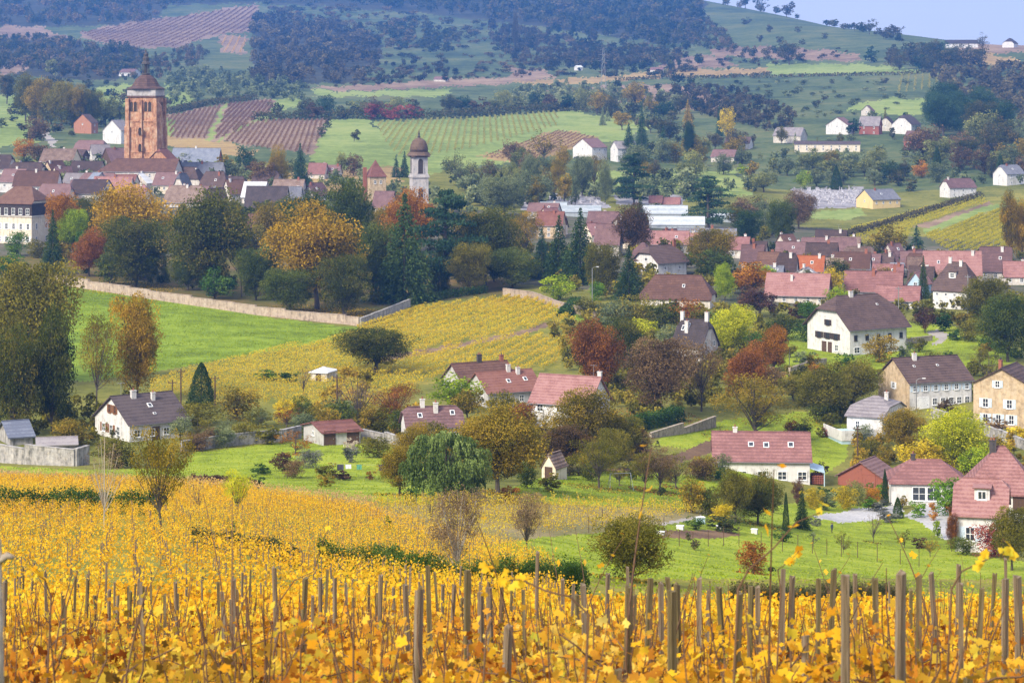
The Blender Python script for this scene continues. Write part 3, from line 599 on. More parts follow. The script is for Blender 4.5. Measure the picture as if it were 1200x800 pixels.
# ------------------------------------------------------------------ vines far enough to read as a mass
def vine_field(name, label, poly, dpx, gap, step, h, pal, leafpx=.95, per=12, wid=.35, minl=.065, stake=0, ymin=0, smat='thinstake'):
    g = [at(*p) for p in poly]; xs = [a[0] for a in g]; ys = [a[1] for a in g]
    a, b = at(*dpx[0]), at(*dpx[1]); d = np.array([b[0]-a[0], b[1]-a[1]]); d /= np.linalg.norm(d); nr = np.array([-d[1], d[0]])
    c = np.array([np.mean(xs), np.mean(ys)]); ext = max(np.hypot(np.array(xs)-c[0], np.array(ys)-c[1]))+5
    U, Vv = np.meshgrid(np.arange(-ext, ext, step), np.arange(-ext, ext, gap)); U = U.ravel(); Vv = Vv.ravel()
    U = U+rng.normal(size=U.shape)*step*.25; Vv = Vv+rng.normal(size=U.shape)*gap*.05
    X = c[0]+d[0]*U+nr[0]*Vv; Y = c[1]+d[1]*U+nr[1]*Vv; ok = Y > 3; X, Y, Vv = X[ok], Y[ok], Vv[ok]
    Z = zw(X, Y); pr, rr = 600+F*X/Y, H-F*Z/Y
    ok = inpoly(pr, rr, poly) & (Y > ymin) & (rng.random(len(X)) > .06); X, Y, Z, Vv = X[ok], Y[ok], Z[ok], Vv[ok]
    n = len(X); plant = rng.random(n)
    big = .5+.5*np.sin(X*.05+1.3)*np.sin(Y*.043+.4)
    k = per; X = np.repeat(X, k); Y = np.repeat(Y, k); Z = np.repeat(Z, k); pl = np.repeat(plant*.6+big*.4, k)
    hz = rng.random(len(X))**.6
    P = np.stack([X+rng.normal(size=len(X))*wid*(.35+.65*abs(nr[0]))+d[0]*rng.normal(size=len(X))*step*.35, Y+rng.normal(size=len(X))*wid*(.35+.65*abs(nr[1]))+d[1]*rng.normal(size=len(X))*step*.35, Z+.15*h+hz*h*np.repeat(.75+.5*plant, k)], 1)
    S = np.maximum(minl, leafpx*Y/F)*rng.uniform(.6, 1.35, len(X))
    V, Fq = quads(P, S, .8)
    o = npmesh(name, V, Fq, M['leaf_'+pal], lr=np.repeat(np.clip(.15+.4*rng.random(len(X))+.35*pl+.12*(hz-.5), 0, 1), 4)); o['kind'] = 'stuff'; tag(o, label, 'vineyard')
    if stake:
        i = np.nonzero(rng.random(n) < stake)[0]*k; m = len(i); w = np.maximum(.018, .14*Y[i]/F); hh = h*rng.uniform(1.0, 1.4, m); sx = rng.normal(size=m)*.05
        v = np.zeros((m, 8, 3))
        for j, (ax, ay) in enumerate(((-1,-1),(1,-1),(1,1),(-1,1))):
            v[:, j] = np.stack([X[i]+ax*w, Y[i]+ay*w, Z[i]-.1], 1); v[:, j+4] = np.stack([X[i]+ax*w+sx, Y[i]+ay*w, Z[i]+hh], 1)
        fq = np.array([(0,1,5,4),(1,2,6,5),(2,3,7,6),(3,0,4,7),(4,5,6,7)])
        Fq = (np.arange(m)[:, None, None]*8+fq[None]).reshape(-1, 4)
        o2 = npmesh('vine_stakes', v.reshape(-1, 3), Fq, M[smat]); o2['kind'] = 'stuff'; tag(o2, 'thin grey stakes standing in the '+label.split(' on ')[0][:60], 'stakes')
    return o
M['stake'] = wall_mat('weathered_stake', (.16, .118, .078), (.07, .055, .032), 5, c3=(.24, .20, .15))
M['thinstake'] = wall_mat('grey_stake', (.13, .095, .06), (.07, .055, .035), 5)
M['stakegreen'] = wall_mat('mossy_stake', (.115, .09, .04), (.06, .05, .024), 5, c3=(.19, .15, .09))
# ------------------------------------------------------------------ foreground vineyard
_ang = np.linspace(0, 2*np.pi, 15)[:-1]
_rad = np.array([.55,.72,1.0,.70,.92,.66,.80,.16,.80,.66,.92,.70,1.0,.72])
LEAF = np.concatenate([[[0, .05, 0]], np.stack([np.sin(_ang)*_rad, -np.cos(_ang)*_rad*-1*.95, (np.abs(np.sin(_ang))*.22-.1)*_rad], 1)])
LEAFF = np.array([(0, i, i % 14+1) for i in range(1, 15)])
def leaf_cloud(P, S, L, tilt=.7):
    n = len(P); nrm = unit(n)*tilt; nrm[:, 2] += .45; nrm[:, 1] -= .45; nrm /= np.linalg.norm(nrm, axis=1, keepdims=True)
    r = unit(n); r[:, 2] -= .8; a = np.cross(nrm, r); a /= np.linalg.norm(a, axis=1, keepdims=True); b = np.cross(nrm, a)
    S = S[:, None, None]; curl = rng.uniform(.3, 2.2, n)[:, None, None]
    V = P[:, None]+S*(LEAF[None, :, 0:1]*a[:, None]+LEAF[None, :, 1:2]*b[:, None]+LEAF[None, :, 2:3]*curl*nrm[:, None])
    return V.reshape(-1, 3), (np.arange(n)[:, None, None]*15+LEAFF[None]).reshape(-1, 3), np.repeat(L, 15)
def vine_proto(i):
    m = MB(); P = []
    k = rng.normal(size=2)*.05
    m.tube([(0, 0, -.15), (k[0], k[1], .18), (k[0]*.3, k[1]*1.6, .38), (k[0]*1.5, k[1], .55)], [.032, .028, .024, .02], 6)
    for c in range(7):
        t = rng.random()*6.283; ln = rng.uniform(.5, .95); s = np.array([k[0]*1.2, k[1], .2+.2*rng.random()])
        up = rng.uniform(.35, 1.0); pts = [s+np.array([math.cos(t)*ln*q*.62, math.sin(t)*ln*q*.62, up*(q**.7)*.5-.25*max(0, q-.6)])+rng.normal(size=3)*.02 for q in np.linspace(0, 1, 6)]
        m.tube(pts, [.009, .008, .007, .006, .005, .003], 4, False)
        for p in pts[1:]:
            for _ in range(5): P.append(p+rng.normal(size=3)*np.array([.13, .13, .10]))
    for c in range(6):
        t = rng.random()*6.283; e = rng.uniform(.05, .4); hh = rng.uniform(.75, 1.2); s = np.array([math.cos(t)*e*.5, math.sin(t)*e*.5, .3]); pts = [s+np.array([math.cos(t)*e*q*.6, math.sin(t)*e*q*.6, (hh-.3)*q])+rng.normal(size=3)*.015 for q in np.linspace(0, 1, 5)]
        m.tube(pts, [.007, .006, .0055, .005, .003], 4, False)
        for p in pts[1:4]: P.append(p+rng.normal(size=3)*.06)
    if i == 0:                                     # a long shoot left standing above the leaves
        t = rng.random()*6.283; ln = rng.uniform(.9, 1.35); pts = [np.array([k[0]+math.cos(t)*.5*q**1.6, k[1]+math.sin(t)*.5*q**1.6, .5+ln*q]) for q in np.linspace(0, 1, 7)]
        m.tube(pts, [.008, .008, .007, .006, .005, .004, .003], 4, False)
        for p in pts[4:]: P.append(p+rng.normal(size=3)*.05)
    for _ in range(130): P.append(np.array([rng.normal()*.38, rng.normal()*.38, .05+.62*rng.random()**.9]))
    P = np.array(P); n = len(P)
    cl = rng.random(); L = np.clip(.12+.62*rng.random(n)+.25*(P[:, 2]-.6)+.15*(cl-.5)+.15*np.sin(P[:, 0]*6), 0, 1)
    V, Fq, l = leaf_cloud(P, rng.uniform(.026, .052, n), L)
    return npme('leaves', V, Fq, lr=l), m.me('stem')
M['vinewood'] = wall_mat('vine_wood', (.13, .075, .045), (.06, .035, .025), 12)
M['soilfloor'] = M['soil']
VP = [vine_proto(i) for i in range(12)]
cand = []
for gy in np.arange(13.0, 64, 1.22):
    for gx in np.arange(-.30*gy-.8, .30*gy+.8, 1.0):
        x = gx+rng.normal()*.16+.5*(int(gy/1.22) % 2); y = gy+rng.normal()*.16
        cand.append((x, y))
cand.sort(key=lambda p: p[1]+8*max(0, abs(p[0])/p[1]-.235))
near, rest = cand[:298], cand[298:]
YNEAR = max(p[1] for p in near)
for i, (x, y) in enumerate(near):
    lm, sm = VP[rng.integers(0, 12)]
    r = rng.random(); pal = 'vine' if r < .5 else 'vinegold' if r < .8 else 'vinemix'
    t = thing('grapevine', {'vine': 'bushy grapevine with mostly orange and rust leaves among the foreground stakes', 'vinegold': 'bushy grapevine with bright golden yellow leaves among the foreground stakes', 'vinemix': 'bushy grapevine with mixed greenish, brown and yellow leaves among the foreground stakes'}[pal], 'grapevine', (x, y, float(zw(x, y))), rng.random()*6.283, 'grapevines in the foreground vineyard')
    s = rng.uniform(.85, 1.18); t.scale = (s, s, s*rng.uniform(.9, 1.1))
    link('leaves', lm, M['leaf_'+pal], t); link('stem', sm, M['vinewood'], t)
# the vines behind them, one leafy mass down the slope
def far_vines():
    P = []; S = []; L = []
    for (x, y) in rest:
        k = 52; z = float(zw(x, y)); c = .2*math.sin(x*.7+y*.3)+rng.normal()*.08
        q = np.stack([x+rng.normal(size=k)*.36, y+rng.normal(size=k)*.36, z+.1+.7*rng.random(k)**.7], 1); P.append(q)
        S.append(rng.uniform(.04, .07, k)); L.append(np.clip(.2+.55*rng.random(k)+c, 0, 1))
    P = np.concatenate(P); V, Fq, l = leaf_cloud(P, np.concatenate(S), np.concatenate(L))
    o = npmesh('grapevine_foliage', V, Fq, M['leaf_vinegold'], lr=l); o['kind'] = 'stuff'; tag(o, 'dense golden vine leaves covering the slope behind the foreground vines', 'vineyard')
far_vines()
# stakes: px, row of the top, width in px
STK = """77,691,7 86,768,8 115,696,5 135,696,5 151,691,5 160,677,4 171,680,7 179,686,4 194,695,6 207,694,5 217,689,4 257,681,5 271,675,8 276,750,5 325,662,7 352,675,8 376,675,6 393,675,6 367,696,6 407,682,5 412,698,6 443,672,7 437,692,6 461,686,5 487,689,13 481,682,8 507,660,8 517,684,5 526,684,6 539,699,5 548,665,10 565,691,9 592,732,13 574,681,5 587,684,6 628,644,6 661,676,6 669,682,5 679,694,7 687,680,9 709,670,6 716,700,6 732,685,12 736,662,5 744,696,7 756,675,9 775,682,8 788,690,13 796,682,9 819,675,9 826,689,7 851,682,9 858,692,10 869,690,6 878,684,9 890,685,8 724,782,14 922,673,8 957,677,9 967,664,9 989,668,16 1002,669,8 1029,677,9 1031,762,12 1055,667,15 1065,690,7 1076,672,10 1101,669,8 1119,658,7 1126,680,10 1143,687,9 1160,670,6 1178,675,10 1196,672,12 1181,652,6 943,742,13 1130,792,15"""
_sk = {}
def stake_mesh(v):
    if v in _sk: return _sk[v]
    m = MB(); r = random.Random(v); L = 1.0; w = .5
    b = len(m.v)
    for z in (-.18, .3, .7, .985):
        dx = r.uniform(-.12, .12); dy = r.uniform(-.12, .12); t = w*(1.05-.1*z)
        for ax, ay in ((-1,-1),(1,-1),(1,1),(-1,1)): m.v.append((ax*t*r.uniform(.88, 1.1)+dx, ay*t*r.uniform(.88, 1.1)+dy, z+(r.uniform(-.012, .015) if z > .9 else 0)))
    for k in range(3):
        for j in range(4): m.f.append([k*4+j, k*4+(j+1) % 4, k*4+4+(j+1) % 4, k*4+4+j])
    m.f.append([12, 13, 14, 15]); _sk[v] = m.me('vine_stake'); return _sk[v]
def stake(x, y, ztop, w, label):
    green = rng.random() < .45; tilt = None
    zg = float(zw(x, y)); h = ztop-zg
    o = link('vine_stake', stake_mesh(random.randrange(8)), M['stakegreen'] if green else M['stake']); o.location = (x, y, zg)
    lean = rng.normal()
    tl = tilt if tilt is not None else (rng.normal()*.025, lean*.032)
    o.rotation_euler = (tl[0], tl[1], rng.random()*1.5); o.scale = (w, w, h)
    if label is None: label = ('mossy brown' if green else 'weathered grey')+(' thick' if w > .075 else '')+' vine stake '+('leaning right ' if lean > .8 else 'leaning left ' if lean < -.8 else 'standing upright ')+'among yellow vine leaves'
    return tag(o, label, 'stake', 'stakes in the foreground vineyard')
SPECIAL = {(325,662): 'pale grey stake on the left, taller than those beside it', (487,689): 'thick square-cut mossy stake with a flat top in front of the dark hedge',
 (507,660): 'slim pale stake standing tall directly right of the thick square-cut mossy one', (548,665): 'brown mossy stake leaning right, under the dark hedge', (628,644): 'tallest slim silvery stake, rising above the dark hedge in the middle',
 (989,668): 'thick double mossy stake standing in front of the right lawn', (1055,667): 'broadest mossy stake, flat topped, below the person on the lawn', (724,782): 'short stump of a stake just showing at the bottom edge in the middle',
 (1181,652): 'tallest thin stake near the right edge', (592,732): 'dark thick stake wrapped by brown vine shoots near the bottom', (1031,762): 'low cut stake with flat top near the bottom on the right'}
for s in STK.split():
    px, ro, w = map(int, s.split(',')); y = F*.066/w if w < 12 else F*.075/w
    y = max(13.0, min(y, 46)); x = (px-600)/F*y
    stake(x, y, -(ro-H)/F*y, w*.62*y/F, SPECIAL.get((px, ro), None))
for i in range(46):
    y = rng.uniform(20, 60); px = rng.uniform(-60, 640 if rng.random() < .65 else 1260); x = (px-600)/F*y
    stake(x, y, float(zw(x, y))+rng.uniform(1.2, 1.5), rng.uniform(.03, .045), None)
# near post cut by the left edge, and the long bare shoots that cross the view
y = 9.5; x = (1-600)/F*y; m = MB(); zg = float(zw(x, y))
m.tube([(x-.01, y, zg-.2), (x-.012, y, zg+.6), (x-.02, y, zg+1.1), (x-.028, y, -(632-H)/F*y)], [.045, .040, .034, .03], 8)
m.tube([(x-.02, y, -(660-H)/F*y), (x+.03, y-.01, -(650-H)/F*y), (x+.058, y-.02, -(652-H)/F*y)], [.018, .016, .009], 6)
tag(m.obj('wooden_post', M['palebark'], None, True), 'gnarled pale post with a stub of branch cut by the left edge', 'post')
def shoot(pts, y, label, nl=4, r=.006, leafend=True):
    r *= .9
    root = pts[0]; g0 = ((root[0]-600)/F*y, y, -(root[1]-H)/F*y)
    t = thing('vine_shoot', label, 'vine shoot', g0); m = MB(); W = [((p[0]-600)/F*y-g0[0], .12*i*(1 if i % 2 else -1)*.2, -(p[1]-H)/F*y-g0[2]) for i, p in enumerate(pts)]
    zg = float(zw(g0[0], y))-g0[2]
    m.tube([(W[0][0]-.05, 0, zg), (W[0][0]-.03, 0, zg*.5)]+W, [r*1.5, r*1.4]+list(np.linspace(r*1.2, r*.45, len(W))), 5); m.obj('cane', M['vinewood'], t, True)
    P = np.array([np.array(W[-1-(i % max(1, len(W)//2))])+rng.normal(size=3)*.018 for i in range(nl)])
    V, Fq, l = leaf_cloud(P, rng.uniform(.026, .05, nl), .45+.5*rng.random(nl)); npmesh('leaves', V, Fq, M['leaf_vinegold'], t, lr=l)
shoot([(327,705),(345,680),(368,668),(375,645),(386,615)], 20, 'thin bare vine shoot curving up over the left vines', 2, .006)
shoot([(865,690),(878,668),(905,640),(935,615),(958,596)], 12, 'long reddish shoot slanting up to the right across the lawn', 3, .006)
shoot([(570,740),(582,715),(574,690),(568,672)], 13, 'shoot ending in one big yellow leaf below the dark hedge', 4, .006)
shoot([(690,720),(668,700),(640,690),(610,682),(590,676)], 12, 'pinkish shoot arching left beside the thick middle stakes', 8, .007)
shoot([(1115,690),(1128,670),(1150,655),(1185,648)], 13, 'shoot bending right near the right edge with gold leaves', 9, .006)
shoot([(915,690),(912,668),(925,655),(938,648)], 15, 'pale shoot with small yellow leaves left of the thick double stake', 6, .005)
shoot([(60,700),(52,680),(40,668)], 15, 'twisted shoot with orange leaves near the left edge post', 6, .006)
# ------------------------------------------------------------------ buildings
M['white'] = wall_mat('white_render', (.60, .59, .58), (.42, .41, .40), 1.0, c3=(.68, .67, .66))
M['cream'] = wall_mat('cream_render', (.66, .58, .46), (.50, .43, .33), 1.0, c3=(.72, .65, .54))
M['ochre'] = wall_mat('ochre_render', (.48, .37, .24), (.34, .26, .17), 1.0, brick=1.6, c3=(.55, .45, .32))
M['yellowwall'] = wall_mat('yellow_render', (.68, .52, .25), (.55, .40, .2), 1.0)
M['greywall'] = wall_mat('grey_render', (.42, .41, .40), (.28, .27, .26), 1.0, c3=(.5, .49, .48))
M['palewall'] = wall_mat('pale_old_render', (.50, .46, .41), (.42, .38, .33), .8, c3=(.68, .64, .58))
M['stone'] = wall_mat('field_stone', (.34, .29, .23), (.18, .16, .13), 1.6, .95, .5, brick=2.2, c3=(.46, .40, .33))
M['pinkstone'] = wall_mat('pale_pink_stone', (.38, .30, .24), (.22, .18, .145), .5, .95, .5, brick=2.0, c3=(.47, .39, .32))
M['greystone'] = wall_mat('grey_stone', (.30, .29, .28), (.13, .13, .12), .9, .95, .5, brick=2.0, c3=(.46, .45, .44))
M['towerstone'] = wall_mat('golden_tower_stone', (.41, .21, .12), (.22, .12, .078), .35, .95, .4, brick=.7, c3=(.58, .42, .28))
M['towerpale'] = wall_mat('pale_tower_stone', (.46, .44, .44), (.30, .29, .29), .7, .95, .3, brick=1.0)
M['redwood'] = wall_mat('red_planks', (.28, .10, .07), (.19, .07, .05), 2)
M['darkwood'] = wall_mat('dark_timber', (.10, .06, .04), (.06, .04, .03), 3)
M['bluewall'] = wall_mat('pale_blue_render', (.42, .56, .66), (.34, .46, .56), 1.)
RB = dict(brown=((.055,.036,.034),(.085,.055,.05),(.13,.085,.075)), dark=((.05,.04,.042),(.075,.058,.06),(.11,.085,.085)), mauve=((.12,.07,.07),(.175,.098,.098),(.24,.145,.14)),
 pink=((.19,.09,.085),(.27,.128,.12),(.35,.19,.175)), red=((.15,.06,.05),(.21,.085,.068),(.28,.13,.10)), rust=((.11,.058,.045),(.16,.08,.06),(.22,.125,.09)), orange=((.40,.11,.045),(.50,.15,.06),(.55,.22,.10)),
 slate=((.10,.105,.13),(.15,.155,.19),(.22,.225,.26)), bluegrey=((.15,.17,.23),(.21,.235,.30),(.28,.30,.36)), greytile=((.19,.17,.18),(.27,.24,.25),(.36,.33,.33)), white=((.60,.62,.66),(.74,.76,.80),(.82,.84,.86)), old=((.11,.07,.055),(.19,.125,.095),(.30,.22,.18)))
for k, v in RB.items():
    q_ = {'mauve': .85, 'pink': .95, 'red': .8, 'rust': .75, 'orange': .68, 'white': .8}.get(k, .88); v = [tuple(x*q_ for x in c) for c in v]; M['r_'+k] = roof_mat('roof_'+k, *v, band={'white': .6, 'slate': 3}.get(k, 2.2))
M['glass'] = flat_mat('window_glass', (.035, .042, .05), .12, 0, .6, .5, 3)
M['frame'] = flat_mat('white_frame', (.78, .79, .80), .5)
M['brownframe'] = flat_mat('brown_shutter', (.20, .09, .04), .6)
M['darkframe'] = flat_mat('dark_shutter', (.05, .035, .03), .6)
M['blueframe'] = flat_mat('pale_blue_shutter', (.50, .60, .70), .6)
M['brick'] = wall_mat('chimney_brick', (.30, .12, .08), (.2, .08, .06), 3)
M['chimwhite'] = wall_mat('chimney_render', (.62, .60, .58), (.40, .38, .36), 2)
M['chimdark'] = wall_mat('chimney_dark', (.08, .07, .07), (.05, .045, .045), 2)
M['metal'] = flat_mat('grey_metal', (.35, .36, .38), .4, .6)
M['gutter'] = flat_mat('zinc_gutter', (.22, .22, .24), .5, .5)
_wm = {}
def win_meshes(w, h, sh):
    key = (round(w, 1), round(h, 1), sh)
    if key in _wm: return _wm[key]
    w, h = key[:2]; f = MB(); t = min(.12, w*.12); d = .10
    f.box(-w/2, -w/2+t, -d, 0, 0, h); f.box(w/2-t, w/2, -d, 0, 0, h); f.box(-w/2+t, w/2-t, -d, 0, h-t, h); f.box(-w/2-.08, w/2+.08, -d-.08, 0, -.10, 0); f.box(-w/2+t, w/2-t, -d, 0, 0, t)
    f.box(-t*.35, t*.35, -d*.8, 0, t, h-t)
    if h > 1.2: f.box(-w/2+t, -t*.35, -d*.7, 0, h*.5-t*.3, h*.5+t*.3); f.box(t*.35, w/2-t, -d*.7, 0, h*.5-t*.3, h*.5+t*.3)
    p = MB(); p.poly([(-w/2+t*.9, -d*.35, t*.9), (w/2-t*.9, -d*.35, t*.9), (w/2-t*.9, -d*.35, h-t*.9), (-w/2+t*.9, -d*.35, h-t*.9)])
    s = []
    if sh:
        for sg in (-1, 1):
            b = MB(); x0 = sg*(w/2+.03); x1 = sg*(w/2+.03+w*.52); b.box(min(x0, x1), max(x0, x1), -.07, -.005, 0, h); s.append(b.me('shutter'))
    _wm[key] = (f.me('window'), p.me('pane'), s); return _wm[key]
class House:
    """A house with local X along its ridge; facades: 'A' -Y, 'B' +Y, 'C' -X, 'D' +X."""
    def __init__(s, name, label, cat, loc, rz, L, W, e, r, wall, roof, k=0.0, k2=None, ov=.45, group=None, roofkids=True, thick=.2, found=3.5, wallname='wall'):
        s.L, s.W, s.e, s.r, s.ov = L, W, e, r, ov; k2 = k if k2 is None else k2; s.k = k
        s.t = thing(name, label, cat, loc, rz, group)
        ov = min(ov, W*.08)
        sl = r/(W/2); Wx = W/2+ov; Lx0 = L/2+(ov if k < 1 or 1 else ov); e0 = e-ov*sl; rr = r+ov*sl; s.sl = sl
        if r > 0:
            b = MB(); cap = L/2*.96
            d0 = min(k*Wx*(.85 if k < 1 else 1.0), cap); d1 = min(k2*Wx*(.85 if k2 < 1 else 1.0), cap); Lx = L/2+ov
            z0, z1 = e0+rr*(1-k), e0+rr*(1-k2); ze = e0+rr
            for sg in (-1, 1):
                pts = [(-Lx, sg*Wx, e0), (Lx, sg*Wx, e0)]
                if k2 < 1 and k2 > 0: pts.append((Lx, sg*Wx*k2, z1))
                pts.append((Lx-d1, 0, ze))
                if Lx-d1 > -Lx+d0+.01: pts.append((-Lx+d0, 0, ze))
                if k < 1 and k > 0: pts.append((-Lx, sg*Wx*k, z0))
                b.slab([(x, y, z+thick*.8) for x, y, z in pts], thick)
            if k > 0: b.slab([(-Lx, -Wx*k, z0+thick*.8+.004), (-Lx, Wx*k, z0+thick*.8+.004), (-Lx+d0, 0, ze+thick*.8+.004)], thick)
            if k2 > 0: b.slab([(Lx, -Wx*k2, z1+thick*.8+.004), (Lx, Wx*k2, z1+thick*.8+.004), (Lx-d1, 0, ze+thick*.8+.004)], thick)
            if Lx-d1 > -Lx+d0+.3: b.box(-Lx+d0, Lx-d1, -.13, .13, ze+thick*.8-.06, ze+thick*.8+.09)
            s.roof = b.obj('roof', M['r_'+roof], s.t)
            if thick > .1 and k <= .6 and L > 8:
                for sg in (-1, 1): g = MB(); g.tube([(-Lx+.05, sg*(Wx+.07), e0+.02), (Lx-.05, sg*(Wx+.07), e0-.02)], .07, 6); g.tube([(L/2-.15, sg*(W/2+.08), e0-.05), (L/2-.15, sg*(W/2+.08), -1)], .05, 5); g.obj('gutter', M['gutter'], s.roof)
        w = MB(); X, Y = L/2, W/2
        w.poly([(-X, -Y, -found), (X, -Y, -found), (X, -Y, e), (-X, -Y, e)]); w.poly([(X, Y, -found), (-X, Y, -found), (-X, Y, e), (X, Y, e)])
        for sg, kk in ((-1, k), (1, k2)):
            pts = [(sg*X, sg*-Y, -found), (sg*X, sg*Y, -found), (sg*X, sg*Y, e)]
            if kk < 1 and r > 0:
                zc = e+r*(1-kk)*.97; pts += [(sg*X, sg*Y*kk, zc), (sg*X, -sg*Y*kk, zc)] if kk > 0 else [(sg*X, 0, e+r*.97)]
            pts.append((sg*X, sg*-Y, e)); w.poly(pts[::-1] if False else pts)
        s.wall = w.obj(wallname, M[wall], s.t)
        s.kids = roofkids
    def frame(s, fc):
        return {'A': (0, (0, -s.W/2), s.L), 'B': (math.pi, (0, s.W/2), s.L), 'C': (-math.pi/2, (-s.L/2, 0), s.W), 'D': (math.pi/2, (s.L/2, 0), s.W)}[fc]
    def pos(s, fc, a):
        rz, c, ln = s.frame(fc); return rz, c[0]+math.cos(rz)*a, c[1]+math.sin(rz)*a
    def win(s, fc, a, z, w=1.1, h=1.35, sh=None, frame='frame', name='window', simple=False):
        rz, x, y = s.pos(fc, a); f, p, ss = win_meshes(w, h, bool(sh))
        o = link(name, f, M[frame], s.t); o.location = (x, y, z); o.rotation_euler = (0, 0, rz)
        link('pane', p, M['glass'], o)
        if sh and not simple:
            for q in ss: link('shutter', q, M[sh], o)
        return o
    def wins(s, fc, n, z, w=1.1, h=1.35, sh=None, a0=None, a1=None, frame='frame'):
        ln = s.frame(fc)[2]; a0 = -ln/2+ln/(n*2) if a0 is None else a0*ln; a1 = ln/2-ln/(n*2) if a1 is None else a1*ln
        for i in range(n): s.win(fc, a0+(a1-a0)*i/max(1, n-1) if n > 1 else (a0+a1)/2, z, w, h, sh, frame)
        return s
    def door(s, fc, a, w=1.1, h=2.1, mat='darkwood', z=0):
        rz, x, y = s.pos(fc, a); b = MB(); b.box(-w/2, w/2, -.06, 0, -.3, h); b.box(-w/2-.1, -w/2, -.1, 0, -.3, h+.1); b.box(w/2, w/2+.1, -.1, 0, -.3, h+.1); b.box(-w/2, w/2, -.1, 0, h, h+.1)
        o = b.obj('door', M[mat], s.t); o.location = (x, y, z); o.rotation_euler = (0, 0, rz)
        h_ = MB(); h_.box(w*.32, w*.38, -.11, -.06, .95, 1.1); h_.obj('handle', M['metal'], o)
        return s
    def chimney(s, a, b=0.0, h=1.1, w=.75, mat='chimwhite', d=.6, pots=True):
        x = a*s.L/2; y = b*s.W/2; zr = s.e+s.r*(1-abs(b)); m = MB()
        m.box(x-w/2, x+w/2, y-d/2, y+d/2, zr-1.2, zr+h); m.box(x-w/2-.08, x+w/2+.08, y-d/2-.08, y+d/2+.08, zr+h, zr+h+.12)
        o = m.obj('chimney', M[mat], s.roof)
        if pots:
            p = MB(); n = 2 if w > .9 else 1
            for i in range(n): p.lathe([(.13, zr+h+.12), (.11, zr+h+.5), (.14, zr+h+.55)], 8, (x+(i-(n-1)/2)*.4, y))
            p.obj('chimney_pot', M['brick'] if mat != 'brick' else M['chimdark'], o)
        return s
    def antenna(s, a, h=2.4):
        z = s.e+s.r; x = a*s.L/2; m = MB(); m.tube([(x, 0, z-.3), (x, 0, z+h)], .035, 5); m.tube([(x-.7, 0, z+h-.15), (x+.7, 0, z+h-.15)], .025, 4)
        for q in (-.6, -.3, 0, .3, .6): m.tube([(x+q, -.35, z+h-.15), (x+q, .35, z+h-.15)], .015, 4)
        m.obj('antenna', M['metal'], s.roof); return s
    def skylight(s, a, b, w=.8, l=1.1, mat='frame'):
        x = a*s.L/2; y = b*s.W/2; sg = 1 if b > 0 else -1; th = math.atan(s.sl); z = s.e+s.r*(1-abs(b))+.24
        m = MB(); m.box(-w/2, w/2, -l/2, l/2, -.06, .09); o = m.obj('skylight', M['frame'], s.roof); o.location = (x, y, z); o.rotation_euler = (-sg*th, 0, 0)
        g = MB(); g.poly([(-w*.36, -l*.38, .095), (w*.36, -l*.38, .095), (w*.36, l*.38, .095), (-w*.36, l*.38, .095)]); g.obj('pane', M['glass'], o)
        return s
    def dormer(s, a, sg, w=1.8, h=1.6, b=.55, roof='brown', wall='white'):
        y = sg*b*s.W/2; z = s.e+s.r*(1-b); x = a*s.L/2; dp = h/s.sl+.3; m = MB(); yo = 0
        y0, y1 = (y, y-sg*dp); lo, hi = min(y0, y1), max(y0, y1)
        m.box(x-w/2, x+w/2, lo, hi, z-.4, z+h); d = m.obj('dormer', M[wall], s.roof)
        q = MB(); q.slab([(x-w/2-.25, y+sg*.35, z+h+.12), (x+w/2+.25, y+sg*.35, z+h+.12), (x+w/2+.25, y-sg*dp*1.3, z+h+.3), (x-w/2-.25, y-sg*dp*1.3, z+h+.3)], .14); q.obj('dormer_roof', M['r_'+roof], d)
        f, p, _ = win_meshes(w*.6, h*.72, False); o = link('window', f, M['frame'], d); o.location = (x, y+sg*.003, z+.18); o.rotation_euler = (0, 0, 0 if sg < 0 else math.pi)
        link('pane', p, M['glass'], o).parent = o
        return s
def house(name, label, px, row, wA, wB, a, e, r, ridge, wall, roof, k=0.0, k2=None, Lm=None, Wm=None, cat='house', group=None, found=3.5, **kw):
    """near corner on the ground at (px,row); the wall to the right runs off at angle a and looks wA px wide, the one to the left wB px."""
    x, y, z = at(px, row); u = y/F; a = R(a); A = np.array([math.cos(a), math.sin(a)]); B = np.array([-math.sin(a), math.cos(a)])
    dA = wA*u/max(.05, math.cos(a)); dB = wB*u/max(.05, math.sin(a))
    if Lm is not None: (dA, dB) = (Lm, dB) if ridge == 'A' else (dA, Lm)
    if Wm is not None: (dA, dB) = (dA, Wm) if ridge == 'A' else (Wm, dB)
    c = np.array([x, y])+A*dA/2+B*dB/2
    rz = math.atan2(A[1], A[0]) if ridge == 'A' else math.atan2(B[1], B[0])
    L, W = (dA, dB) if ridge == 'A' else (dB, dA)
    h = House(name, label, cat, (c[0], c[1], z), rz, L, W, e*u, r*u, wall, roof, k, k2, group=group, found=found, **kw)
    h.u = u; h.long = 'A' if ridge == 'A' else 'B'; return h
